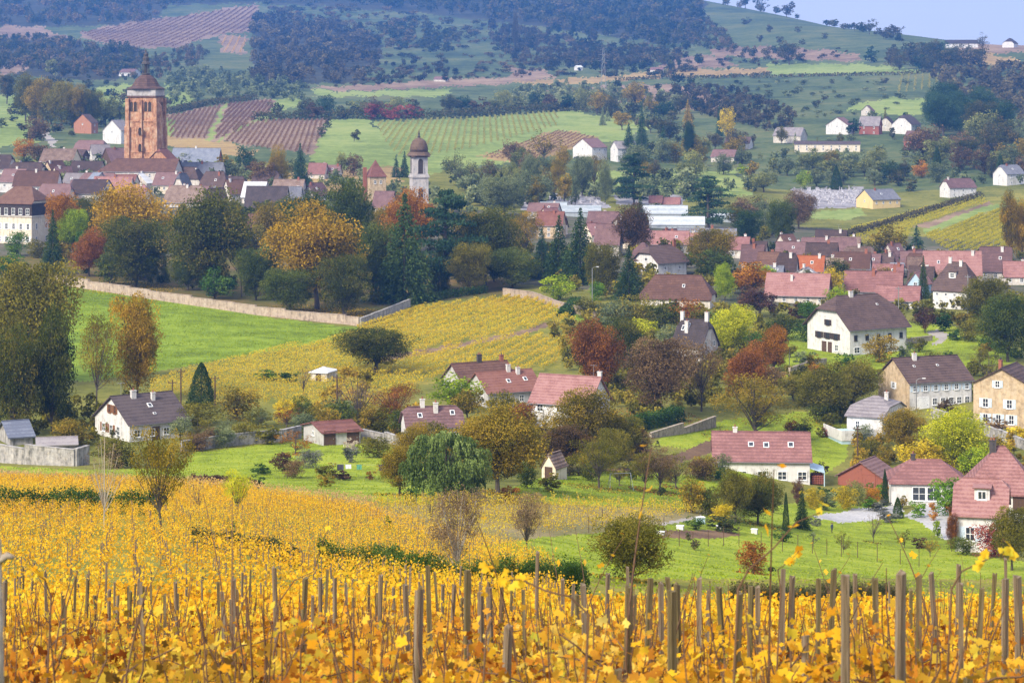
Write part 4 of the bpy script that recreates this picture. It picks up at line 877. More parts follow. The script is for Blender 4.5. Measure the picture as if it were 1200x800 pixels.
def wall_run(pts, hpx, tm, mat, label, capm=None, name='stone_wall'):
    g = [at(*p) for p in pts]; m = MB(); o0 = Vector(g[0]); c = MB()
    for i, (a, b) in enumerate(zip(g, g[1:])):
        d = Vector((b[0]-a[0], b[1]-a[1], 0)); ln = d.length; d.normalize(); nr = Vector((-d.y, d.x, 0))*tm/2; n = max(1, int(ln/9))
        for j in range(n):
            p = Vector(a)+(Vector(b)-Vector(a))*(j/n); q = Vector(a)+(Vector(b)-Vector(a))*((j+1)/n)
            p.z = float(zw(p.x, p.y)); q.z = float(zw(q.x, q.y)); h = hpx*p.y/F*(1+.05*math.sin(j*2.1+i)); zt = max(p.z, q.z)*.5+min(p.z, q.z)*.5+h
            P, Q = p-o0, q-o0; zt -= o0.z; e = d*.002
            for mm, (w, zl, zh) in ((m, (1, None, zt)), (c, (1.25, zt, zt+.12))):
                b0 = len(mm.v); zl0 = P.z-1.2 if zl is None else zl; zl1 = Q.z-1.2 if zl is None else zl
                A_ = [P-nr*w+e, Q-nr*w-e, Q+nr*w-e, P+nr*w+e]; zz = [zl0, zl1, zl1, zl0]
                mm.v += [(v.x, v.y, z) for v, z in zip(A_, zz)]+[(v.x, v.y, zh) for v in A_]
                mm.f += [[b0+k for k in f] for f in ((3,2,1,0),(4,5,6,7),(0,1,5,4),(1,2,6,5),(2,3,7,6),(3,0,4,7))]
    t = thing(name, label, 'wall', tuple(o0)); m.obj('masonry', M[mat], t); c.obj('coping', M[capm or mat], t); return t
def pole(px, row, top, r, label, mat='darkwood', arm=False, name='utility_pole', cross=True):
    x, y, z = at(px, row); h = (row-top)*y/F; t = thing(name, label, 'pole' if name != 'street_lamp' else 'street lamp', (x, y, z))
    m = MB(); m.tube([(0, 0, -.5), (0, 0, h)], [r, r*.75], 7); m.obj('post', M[mat], t)
    if arm:
        b = MB(); b.tube([(0, 0, h-.1), (.5, 0, h+.25), (1.3, 0, h+.35)], .05, 6); b.obj('arm', M['metal'], t)
        l = MB(); l.box(1.2, 1.9, -.14, .14, h+.26, h+.42); l.obj('lamp_head', M['frame'], t)
    elif cross:
        b = MB(); b.box(-.8, .8, -.06, .06, h-.6, h-.45); 
        for q in (-.7, 0, .7): b.lathe([(.05, h-.45), (.06, h-.3), (.03, h-.25)], 6, (q, 0))
        b.obj('crossarm', M[mat], t)
    return t
# ------------------------------------------------------------------ vineyards that read as a mass
vine_field('vineyard_foliage', 'golden vineyard foliage rolling down the left slope to the garden walls', [(-120,1200),(-120,562),(120,566),(230,572),(300,580),(380,592),(440,602),(500,622),(580,640),(640,660),(660,690),(670,1200)], ((100,640),(130,560)), 1.25, 1.0, 1.0, 'vinegold', .72, 24, .3, .05, .3, YNEAR+12)
vine_field('vineyard_foliage', 'orange and gold vine rows in a strip below the garden lawn', [(-120,562),(-30,558),(120,564),(230,568),(300,575),(380,584),(440,592),(440,602),(380,592),(300,582),(120,568)], ((300,576),(120,566)), 1.3, 1.0, 1.0, 'vinepink', .8, 16, .3, .06, .1)
vine_field('vineyard_foliage', 'thin yellowish vine rows with grey stakes above the bright lawn', [(440,593),(560,589),(640,591),(860,598),(800,607),(740,621),(640,629),(555,641),(500,625),(440,604)], ((600,595),(655,626)), 2.0, .8, 1.3, 'vineyellow', .8, 16, .3, .06, .35, 0, 'stake')
vine_field('vineyard_foliage', 'yellow vineyard rows between the stone wall and the white house', [(178,446),(300,414),(400,398),(425,384),(490,362),(600,349),(640,353),(678,378),(655,378),(600,392),(520,408),(440,421),(455,425),(520,411),(600,395),(665,395),(655,432),(560,440),(500,450),(470,470),(400,482),(330,476),(250,470),(175,465)], ((300,470),(560,385)), 3.6, .8, 1.3, 'vineyellow', .75, 17, .38, .1, .04)
vine_field('vineyard_foliage', 'pale golden vine rows behind the town roofs on the right', [(940,285),(1000,268),(1080,245),(1150,232),(1158,238),(1070,265),(1060,290)], ((960,286),(1140,238)), 4.2, 1.4, 1.2, 'vinelime', .65, 11, .3, .1)
vine_field('vineyard_foliage', 'yellow vine rows beside the golden poplars on the right', [(1085,277),(1150,252),(1190,242),(1220,236),(1220,296),(1110,296)], ((1100,290),(1190,246)), 4.2, 1.4, 1.3, 'vinelime', .7, 14, .3, .1)
vine_field('vineyard_foliage', 'mauve striped vine rows beside the church tower', [(196,137),(262,123),(239,163),(200,162)], ((200,160),(222,130)), 3.6, 1.8, 1.4, 'vinebrown', .55, 9, .3, .2)
vine_field('vineyard_foliage', 'mauve striped vine rows beyond the grass alley of the church hill', [(269,122),(320,118),(318,131),(298,140),(258,163),(250,163)], ((255,160),(290,122)), 3.6, 1.8, 1.4, 'vinebrown', .55, 9, .3, .2)
vine_field('vineyard_foliage', 'mauve striped vine rows above the yellow strip, left of the green meadow', [(278,147),(322,141),(384,141),(364,180),(318,176),(264,166)], ((300,172),(320,142)), 3.6, 1.8, 1.4, 'vinebrown', .55, 9, .3, .2)
vine_field('vineyard_foliage', 'pale green striped vineyard behind the white bell tower', [(440,143),(560,138),(655,130),(652,148),(560,172),(520,180),(470,186),(452,168)], ((520,178),(530,142)), 4.6, 2, 1.4, 'vinepale', .5, 8, .3, .2)
vine_field('vineyard_foliage', 'brownish vine rows on the knoll left of the white farmhouse', [(562,184),(655,153),(698,161),(685,168),(640,184),(600,189)], ((600,186),(660,158)), 4, 2, 1.0, 'vinebrown', .5, 5, .3, .2)
vine_field('vineyard_foliage', 'mauve vine rows on the hill below the far forest', [(95,38),(205,21),(300,7),(302,35),(252,41),(206,55),(160,55),(112,49)], ((150,52),(220,22)), 12, 4, 2.0, 'vinebrown', .5, 6, .5, .4)
vine_field('vineyard_foliage', 'small reddish striped vine plot under the far forest', [(259,43),(288,43),(285,62),(260,62)], ((266,62),(276,43)), 11, 4, 2.0, 'vinepink', .45, 6, .5, .4)
vine_field('vineyard_foliage', 'grey-green striped vine plot below the hilltop wood', [(1052,88),(1110,88),(1090,104),(1052,111)], ((1060,110),(1064,88)), 7, 3, 1.6, 'vinepale', .5, 6, .4, .3)
# ------------------------------------------------------------------ church tower and bell tower
def arch_open(w, h, d=.25):
    f = MB(); n = 8; pts = [(-w/2, 0), (-w/2, h-w/2)]+[(-math.cos(math.pi*i/n)*w/2, h-w/2+math.sin(math.pi*i/n)*w/2) for i in range(1, n)]+[(w/2, h-w/2), (w/2, 0)]
    o = [(x*1.28, z+(.12*w if z > h-w/2-.01 else 0)) for x, z in pts]; k = len(pts)
    b = len(f.v); f.v += [(x, -d, z) for x, z in pts]+[(x, -d, z) for x, z in o]+[(x, .05, z) for x, z in o]
    for i in range(k-1): f.f += [[b+i, b+i+1, b+k+i+1, b+k+i], [b+k+i, b+k+i+1, b+2*k+i+1, b+2*k+i]]
    p = MB(); p.poly([(x*1.02, -d*.5, z) for x, z in pts]); return f, p
M['louver_shade'] = wall_mat('louvre_and_opening_shade', (.06, .045, .035), (.035, .028, .022), 2)  # dark colour paints the shade inside tower openings; also the lower louvred windows
M['dometile'] = roof_mat('dome_tiles', (.07,.042,.038), (.115,.066,.055), (.16,.10,.08), 1.2)
M['domegold'] = roof_mat('bell_dome_tiles', (.05,.034,.027), (.09,.058,.043), (.15,.10,.07), 1.6)
def church_tower():
    px, row = 171, 214; x, y, z = at(px, row); u = y/F; s = 36.5*u*.5
    t = thing('church_tower', 'tall golden stone church tower with a dark dome and lantern rising above the town', 'church tower', (x, y, z), R(-9)); hb = (row-114)*u
    m = MB(); e = s*.5*1.9
    m.v += [(a*e*q, b*e*q, zz) for q, zz in ((1.05, -6), (1.04, hb*.36), (1.0, hb*.36+.4), (.985, hb*.72), (.95, hb*.72+.3), (.94, hb)) for a, b in ((-1,-1),(1,-1),(1,1),(-1,1))]
    for k in range(5):
        for j in range(4): m.f.append([k*4+j, k*4+(j+1) % 4, k*4+4+(j+1) % 4, k*4+4+j])
    m.f.append([20, 21, 22, 23]); m.obj('shaft', M['towerstone'], t)
    for zz, w in ((hb*.36, 1.07), (hb*.72, 1.03)):
        b = MB(); b.box(-e*w, e*w, -e*w, e*w, zz-.25, zz+.25); b.obj('string_course', M['towerstone'], t)
    for a, b_ in ((-1,-1),(1,-1),(1,1),(-1,1)):
        b = MB(); q = e*.97; w = 1.25; b.box(a*q-w, a*q+w, b_*q-w, b_*q+w, -6, hb*.66); b.box(a*q-w*.7, a*q+w*.7, b_*q-w*.7, b_*q+w*.7, hb*.66, hb*.985); b.obj('buttress', M['towerstone'], t)
    b = MB(); b.box(-.8, .8, -e*1.04-.9, -e*.9, -6, hb*.6); b.box(-.5, .5, -e*1.04-.5, -e*.9, hb*.6, hb*.97); b.obj('buttress', M['towerstone'], t)
    b = MB(); b.lathe([(2.3, -6), (2.3, hb*.86), (1.9, hb*.9), (0.05, hb*.96)], 12, (e*1.0, -e*.55)); b.obj('stair_turret', M['towerstone'], t)
    for rz, fx in ((0, 1), (math.pi/2, 1)):
        for g in (-.55, .45):
            for d in (-.14, .14):
                f, p = arch_open(1.5, 4.6, .3); o = f.obj('belfry_window', M['towerstone'], t); a = (g+d)*e
                o.location = (math.cos(rz)*a+math.sin(rz)*e*.955, math.sin(rz)*a-math.cos(rz)*e*.955, hb*.835); o.rotation_euler = (0, 0, rz); p.obj('louvre_shade_panel', M['louver_shade'], o)  # flat dark panel paints the shade inside each open arch
    for zz in (hb*.60, hb*.41):
        f, p = arch_open(1.6, 3.4, .9); o = f.obj('niche', M['towerstone'], t); o.location = (0, -e*1.05-.9, zz-1.5); p.obj('niche_recess', M['louver_shade'], o)
    b = MB(); b.box(-e*1.02, e*1.02, -e*1.02, e*1.02, hb, hb+.7); b.obj('cornice', M['dometile'], t)
    b = MB(); b.box(-e*.99, e*.99, -e*.99, e*.99, hb+.7, hb+3.6); b.obj('parapet', M['towerpale'], t)
    b = MB(); b.box(-e*1.05, e*1.05, -e*1.05, e*1.05, hb+3.6, hb+4.0); b.obj('parapet_cap', M['chimdark'], t)
    r8 = math.pi/8; b = MB(); b.lathe([(e*1.32, hb+4.0), (e*1.18, hb+4.5), (e*.95, hb+5.3), (e*.80, hb+7), (e*.68, hb+8.6), (e*.42, hb+10.2), (e*.24, hb+10.8)], 8, rot=r8); b.obj('dome', M['dometile'], t, False)
    z0 = hb+10.8; ZL = 1.35; b = MB(); b.lathe([(e*.30, z0), (e*.30, z0+0.65), (e*.2, z0+0.78)], 8, rot=r8)
    for k in range(8): b.tube([(math.cos(k*math.pi/4)*e*.22, math.sin(k*math.pi/4)*e*.22, z0+0.65), (math.cos(k*math.pi/4)*e*.22, math.sin(k*math.pi/4)*e*.22, z0+4.94)], .22, 5)
    b.lathe([(e*.10, z0+0.65), (e*.10, z0+4.94)], 8); b.lathe([(e*.32, z0+4.94), (e*.3, z0+5.33), (e*.2, z0+6.50), (e*.22, z0+7.80), (e*.14, z0+8.84), (e*.17, z0+9.62), (e*.05, z0+10.66), (.08, z0+12.48)], 8, rot=r8); b.obj('lantern', M['chimdark'], t).location.z = 0
church_tower()
def bell_tower():
    px, row = 491, 252; x, y, z = at(px, row); u = y/F; e = 9.4*u
    t = thing('bell_tower', 'white square bell tower with a bulbous tan dome behind the park trees', 'bell tower', (x, y, z), R(14)); zc = (row-208)*u; zb = (row-184)*u
    b = MB(); b.box(-e, e, -e, e, -5, zc); b.obj('shaft', M['towerpale'], t)
    b = MB(); b.box(-e*1.12, e*1.12, -e*1.12, e*1.12, zc, zc+.7); b.box(-e*1.03, e*1.03, -e*1.03, e*1.03, zc+.7, zc+1.5); b.obj('cornice', M['towerpale'], t)
    b = MB(); b.box(-e*.93, e*.93, -e*.93, e*.93, zc+1.5, zb); b.obj('belfry', M['towerpale'], t)
    for rz in (0, math.pi/2, -math.pi/2):
        f, p = arch_open(2.1, (zb-zc)*.72, .3); o = f.obj('belfry_window', M['towerpale'], t); o.location = (math.sin(rz)*e*.935, -math.cos(rz)*e*.935, zc+1.7); o.rotation_euler = (0, 0, rz); p.obj('louvre_shade_panel', M['louver_shade'], o)  # dark panel paints the shade of the open belfry arch
        f, p = arch_open(2.0, 5, .3); o = f.obj('window', M['towerpale'], t); o.location = (math.sin(rz)*e*1.004, -math.cos(rz)*e*1.004, zc-9.5); o.rotation_euler = (0, 0, rz); p.obj('louvre_shade_panel', M['louver_shade'], o)
    b = MB(); b.box(-e*1.14, e*1.14, -e*1.14, e*1.14, zb, zb+.6); b.lathe([(e*1.55, zb+.6), (e*1.35, zb+1.5), (e*1.2, zb+2.2)], 8, rot=math.pi/8); b.obj('eaves', M['domegold'], t)
    b = MB(); b.lathe([(e*1.12, zb+2.2), (e*1.14, zb+3.6), (e*1.04, zb+5.2), (e*.82, zb+6.9), (e*.4, zb+7.8), (e*.14, zb+8.2)], 16); b.obj('dome', M['domegold'], t, True)
    b = MB(); b.lathe([(e*.16, zb+8.1), (e*.2, zb+8.8), (e*.08, zb+9.3), (e*.12, zb+9.8), (.06, zb+11.6)], 8); b.obj('finial', M['chimdark'], t)
bell_tower()
# ------------------------------------------------------------------ the large houses of the middle distance
h = house('white_house', 'white gabled house with dark brown roof and orange shutters left of the garden', 152, 518, 62, 54, 36, 21, 27, 'A', 'white', 'dark'); u = h.u; h.antenna(-.7)
h.chimney(-.35, -.12, 1.3, .9).chimney(.25, -.25, 1.3, .6).skylight(.02, -.45).skylight(.0, -.75, .5, .5)
h.win('C', -.95, 3.0+1.2, .95, 1.35, 'brownframe', 'brownframe'); h.win('C', 1.1, 4.2, .95, 1.35, 'brownframe', 'brownframe')
for a in (-3.2, -.3, 2.4): h.win('C', a, .7, 1.3, 1.5, 'brownframe' if a < 1 else None)
h.wins('A', 4, .7, 1.2, 1.3); h.door('A', -.6, 1.2, 2.2)
h = house('garden_workshop', 'low shed with rusty red tin roof and wooden doors in the left garden', 379, 522, 42, 29, 24, 15, 7, 'A', 'greywall', 'red', cat='shed'); h.door('A', -h.L*.33, h.L*.28, 2.3, 'darkwood'); h.door('A', h.L*.3, h.L*.3, 2.3, 'darkwood'); h.win('C', 0, 1.0, 1.0, .8)
h = house('house', 'low house with striped brown roof and two white chimneys behind the willow', 478, 518, 64, 10, 12, 18, 19, 'A', 'white', 'mauve', .3); h.chimney(-.35, 0, 1.3).chimney(.1, -.3, 1.6).skylight(-.5, -.5).skylight(.7, -.4); h.wins('A', 4, .8)
h = house('farmhouse', 'brown-roofed farmhouse topped by a small lantern chimney in front of the yellow vineyard', 541, 462, 62, 22, 28, 16, 17, 'A', 'greywall', 'rust'); h.chimney(.0, 0, 1.6, 1.0, 'chimdark').chimney(.85, 0, 1.2, .8, 'brick'); h.wins('A', 4, .8).wins('C', 2, .8)
h = house('farmhouse', 'red-brown roofed farmhouse wing with bluish gable boards next to the lantern-topped one', 572, 478, 63, 27, 28, 18, 20, 'A', 'greywall', 'red'); h.chimney(.15, -.05, 1.4).chimney(.45, -.2, 1.3).skylight(-.05, -.55).skylight(.6, -.5); h.wins('A', 4, .8).wins('C', 2, .8)
h = house('white_house', 'white house with long pinkish striped roof and gable turned right, above the garden shed', 690, 506, 27, 68, 64, 32, 28, 'B', 'white', 'pink'); h.chimney(-.92, -.25, 2.0).antenna(-.8); h.wins('B', 3, 3.2, 1.3, 1.4, 'frame').wins('C', 2, .9, 1.0, 1.2).win('C', 0, 4.2, .9, 1.2)
h = house('house', 'house with wide pink roof, two skylights and pale walls above the right lawn', 949, 568, 5, 111, 86, 28, 27, 'B', 'white', 'pink', Wm=11.5); h.chimney(.55, 0, .8).skylight(-.62, .48, 1.0, 1.3).skylight(-.1, .5, 1.0, 1.3).skylight(.22, .48, 1.0, 1.2)
h.wins('B', 5, .8, 1.6, 1.5, None, -.42, .42)
b = MB(); X = -h.L/2; b.slab([(X-2.6, 1, 2.5), (X-2.6, 5.6, 2.1), (X-.05, 5.6, 2.9), (X-.05, 1, 3.3)], .12)
for p_ in ((X-2.5, 5.4), (X-2.5, 1.2)): b.box(p_[0]-.08, p_[0]+.08, p_[1]-.08, p_[1]+.08, -1, 2.3)
b.obj('wood_store_roof', M['bluewall'], h.t)
b = MB(); [b.tube([(X-2.3+.3*i, 1.6, .15+.3*j), (X-2.3+.3*i, 4.9, .15+.3*j)], .14, 6) for i in range(7) for j in range(5)]; b.obj('stacked_logs', M['redwood'], h.t)
h = house('barn', 'red plank barn with a mauve roof whose gable faces the lawn', 1036, 573, 22, 50, 60, 12, 17, 'A', 'redwood', 'mauve', cat='barn'); h.door('C', 1.5, 2.2, 2.2, 'redwood')
h = house('garden_annex', 'small white house with hipped pink roof and dark sliding glass doors beside the paved court', 1130, 588, 4, 84, 84, 22, 21, 'B', 'white', 'pink', .9, Wm=9); h.chimney(.35, 0, .9, .7, 'chimdark'); h.win('B', h.L*.08, .05, 2.2, 2.3); h.win('B', -h.L*.12, .05, 2.2, 2.3)
h = house('big_house', 'large white house with stepped pink roofs and a dormer at the right edge', 1178, 648, 22, 56, 76, 44, 34, 'B', 'white', 'pink', .25, Wm=10); h.dormer(-.05, 1, 2.0, 1.7, .62, 'pink'); h.win('B', h.L*.22, 1.4, 1.3, 1.9); h.win('B', -h.L*.2, 1.4, 1.3, 1.9, 'blueframe')
g = house('big_house', 'rear block of the stepped pink-roofed house at the right edge, with garage and dark chimney', 1214, 612, 10, 76, 80, 34, 46, 'B', 'white', 'pink', .9, Wm=12); g.chimney(.25, .1, 1.6, 1.0, 'chimdark'); g.door('B', g.L*.32, 3.0, 2.3, 'darkwood', 1.6)
h = house('long_house', 'long two-storey house with stone gable, white front and brown roof on the right', 1066, 481, 79, 26, 21, 33, 24, 'A', 'white', 'brown'); h.chimney(-.4, -.12, 1.4, .9).skylight(-.55, -.4, .5, .6).skylight(.2, -.4, .5, .6)
h.wins('A', 6, 3.9, 1.0, 1.3, 'blueframe').wins('A', 5, .9, 1.2, 1.5, None, -.1, .42).wins('C', 1, 3.9, 1.1, 1.4, 'frame'); h.door('A', -h.L*.28, 2.6, 2.6, 'frame')
q = MB(); q.poly([(-h.L/2-.03, -h.W/2, -3), (-h.L/2-.03, h.W/2, -3), (-h.L/2-.03, h.W/2, h.e), (-h.L/2-.03, 0, h.e+h.r*.95), (-h.L/2-.03, -h.W/2, h.e)]); q.obj('stone_gable', M['ochre'], h.t)
h = house('ochre_house', 'ochre stone gabled house with pale blue shutters at the right edge', 1207, 502, 30, 60, 62, 50, 18, 'A', 'ochre', 'brown'); h.chimney(-.75, .1, 1.8, 1.0, 'brick')
h.win('C', -3.2, 5.2-1.6, 1.2, 1.8, 'blueframe'); h.win('C', 1.6, 3.6, 1.2, 1.8, 'blueframe'); h.win('C', -.8, 7.6, 1.0, 1.4, 'blueframe'); h.win('C', -3.2, .5, 1.1, 1.9, 'blueframe'); h.win('C', -.6, .5, 1.1, 1.9, 'blueframe'); h.win('C', 2.0, .5, 1.1, 1.9, 'blueframe')
h = house('white_house', 'modern white house with grey-mauve roof on a low white terrace', 1034, 513, 42, 39, 66, 24, 17, 'B', 'white', 'greytile', .5); h.win('B', -h.L*.2, 1.7, .9, 1.4); h.wins('C', 3, 1.6, 1.1, 1.3); h.chimney(-.6, 0, .9)
h = house('chalet', 'large white chalet with half-hipped dark brown roof standing on the lawn', 996, 417, 74, 41, 31, 33, 33, 'A', 'white', 'brown', .42, ov=.9); h.chimney(-.25, -.05, 1.4, 1.1).skylight(.45, -.35, .5, .6)
for a in (-3.6, -.3, 2.9): h.win('C', a, h.e*.50, 1.5, 1.5, 'darkframe', 'darkframe')
h.win('C', -.2, h.e*.98, 1.3, 1.4, 'darkframe', 'darkframe'); h.wins('A', 5, h.e*.52, 1.0, 1.3, None, None, None, 'darkframe'); h.door('C', -1.6, 1.5, 2.6).door('C', .6, 1.3, 2.6); h.win('C', 3.2, .7, 1.3, 1.6); h.win('A', -h.L*.38, .5, 1.8, 1.5)
h = house('white_house', 'white house with hipped brown roof and white dormer at the edge of the town', 1134, 363, 23, 36, 54, 23, 30, 'B', 'white', 'brown', .75); h.chimney(-.25, .1, 1.4, .9).chimney(.4, 0, 1.4, .9).dormer(.05, 1, 2.2, 1.9, .6, 'brown'); h.wins('B', 4, .9, .8, 1.0).wins('B', 4, 3.6, .8, .9).wins('C', 3, 2.2, 1.3, 1.5, 'frame')
h = house('long_house', 'pink-roofed long house with white chimney behind the purple shrub', 968, 358, 11, 68, 74, 13, 22, 'B', 'palewall', 'pink', ov=.7); h.chimney(.2, .35, 1.6, .7).antenna(-.5); h.wins('B', 5, .9)
h = house('long_house', 'pink-roofed long house with two brick chimneys at the town edge', 1056, 353, 7, 64, 78, 12, 21, 'B', 'white', 'pink'); h.chimney(.0, .2, 2, .9, 'brick').chimney(-.75, 0, 2, .9, 'brick'); h.wins('B', 5, .7)
h = house('house', 'low house with bright red roof and white gable below the brick chimneys', 1076, 362, 8, 47, 74, 10, 15, 'B', 'white', 'pink'); h.wins('B', 4, .5, 1.2, 1.2)
h = house('house', 'narrow house with pale blue gable beside the bright red roof', 1082, 346, 14, 17, 62, 13, 13, 'A', 'bluewall', 'pink'); h.win('C', 0, 2.4, 1.2, 1.5)
h = house('white_house', 'white house with half-hipped dark roof and mauve side roof behind the conifer', 771, 324, 36, 27, 40, 17, 17, 'A', 'white', 'brown', .4, ov=.8); h.win('C', .5, 1.2, 1.7, 1.9); h.win('C', .3, h.e*.98, 1.4, 1.2); h.chimney(.9, -.1, 2.0, 1.1, 'brick'); h.wins('A', 2, 2.0, .9, 1.1); h.wins('C', 2, 1.0, 1.2, 1.6)
house('house', 'mauve half-hipped roof attached left of the half-hipped dark one', 752, 321, 18, 12, 60, 17, 18, 'B', 'white', 'mauve', .4)
h = house('house', 'broad low house with mauve hipped roof below the half-hipped white house', 832, 362, 10, 80, 76, 12, 25, 'B', 'palewall', 'rust', .8); h.skylight(-.2, .5)
h = house('stone_house', 'steep dark-roofed stone house with tall chimneys among the trees left of the lime tree', 822, 428, 22, 32, 52, 23, 28, 'B', 'palewall', 'dark', .3); h.chimney(-.8, 0, 1.8, .9).chimney(.3, .5, 2.4, .9).chimney(.9, 0, 1.6, .9).skylight(.6, .4, .8, 1.4).skylight(.3, .3, .8, 1.4); h.wins('B', 3, 1.0).wins('C', 2, 1.0, 1.0, 1.4).wins('C', 2, 4.0, 1.0, 1.4)
h = house('garden_shed', 'tiny brick shed with lichen-spotted tile roof at the lawn edge', 651, 562, 14, 16, 62, 14, 14, 'A', 'cream', 'old', cat='shed'); h.door('C', 0, 1.0, 1.7)
h = house('vineyard_hut', 'little white hut with a flat pyramid roof standing in the yellow vineyard', 383, 447, 10, 20, 72, 10, 4, 'B', 'palewall', 'white', 1.0, cat='hut', ov=.3); h.door('B', 0, .9, 1.6)
h = house('farm_shed', 'weathered grey slate-roofed shed at the left edge', 12, 522, 24, 26, 26, 10, 14, 'A', 'greystone', 'bluegrey', cat='shed')
house('farm_shed', 'low dark lean-to roof joining the slate shed and the lichened wall', 45, 532, 42, 10, 12, 10, 5, 'A', 'greystone', 'greytile', cat='shed')
h = house('mansion', 'cream mansion with brown hipped roof and dark mansard storey at the left edge', 37, 287, 15, 46, 68, 49, 18, 'B', 'cream', 'rust', .8, ov=.6); e = h.e
b = MB(); b.box(-h.L/2-.2, h.L/2+.2, -h.W/2-.2, h.W/2+.2, e*.69, e*.985); b.obj('mansard', M['r_dark'], h.t)
b = MB(); b.box(-h.L/2-.35, h.L/2+.35, -h.W/2-.35, h.W/2+.35, e*.66, e*.69); b.obj('cornice', M['palewall'], h.t)
for zz, hh in ((.06, 2.0), (.36, 2.2)): h.wins('B', 5, e*zz, 1.2, hh, 'frame'); h.wins('C', 2, e*zz, 1.1, hh)
for i in range(5): o = h.win('B', -h.L*.4+h.L*.2*i, e*.71, 1.5, 2.4); o.location.y += .22
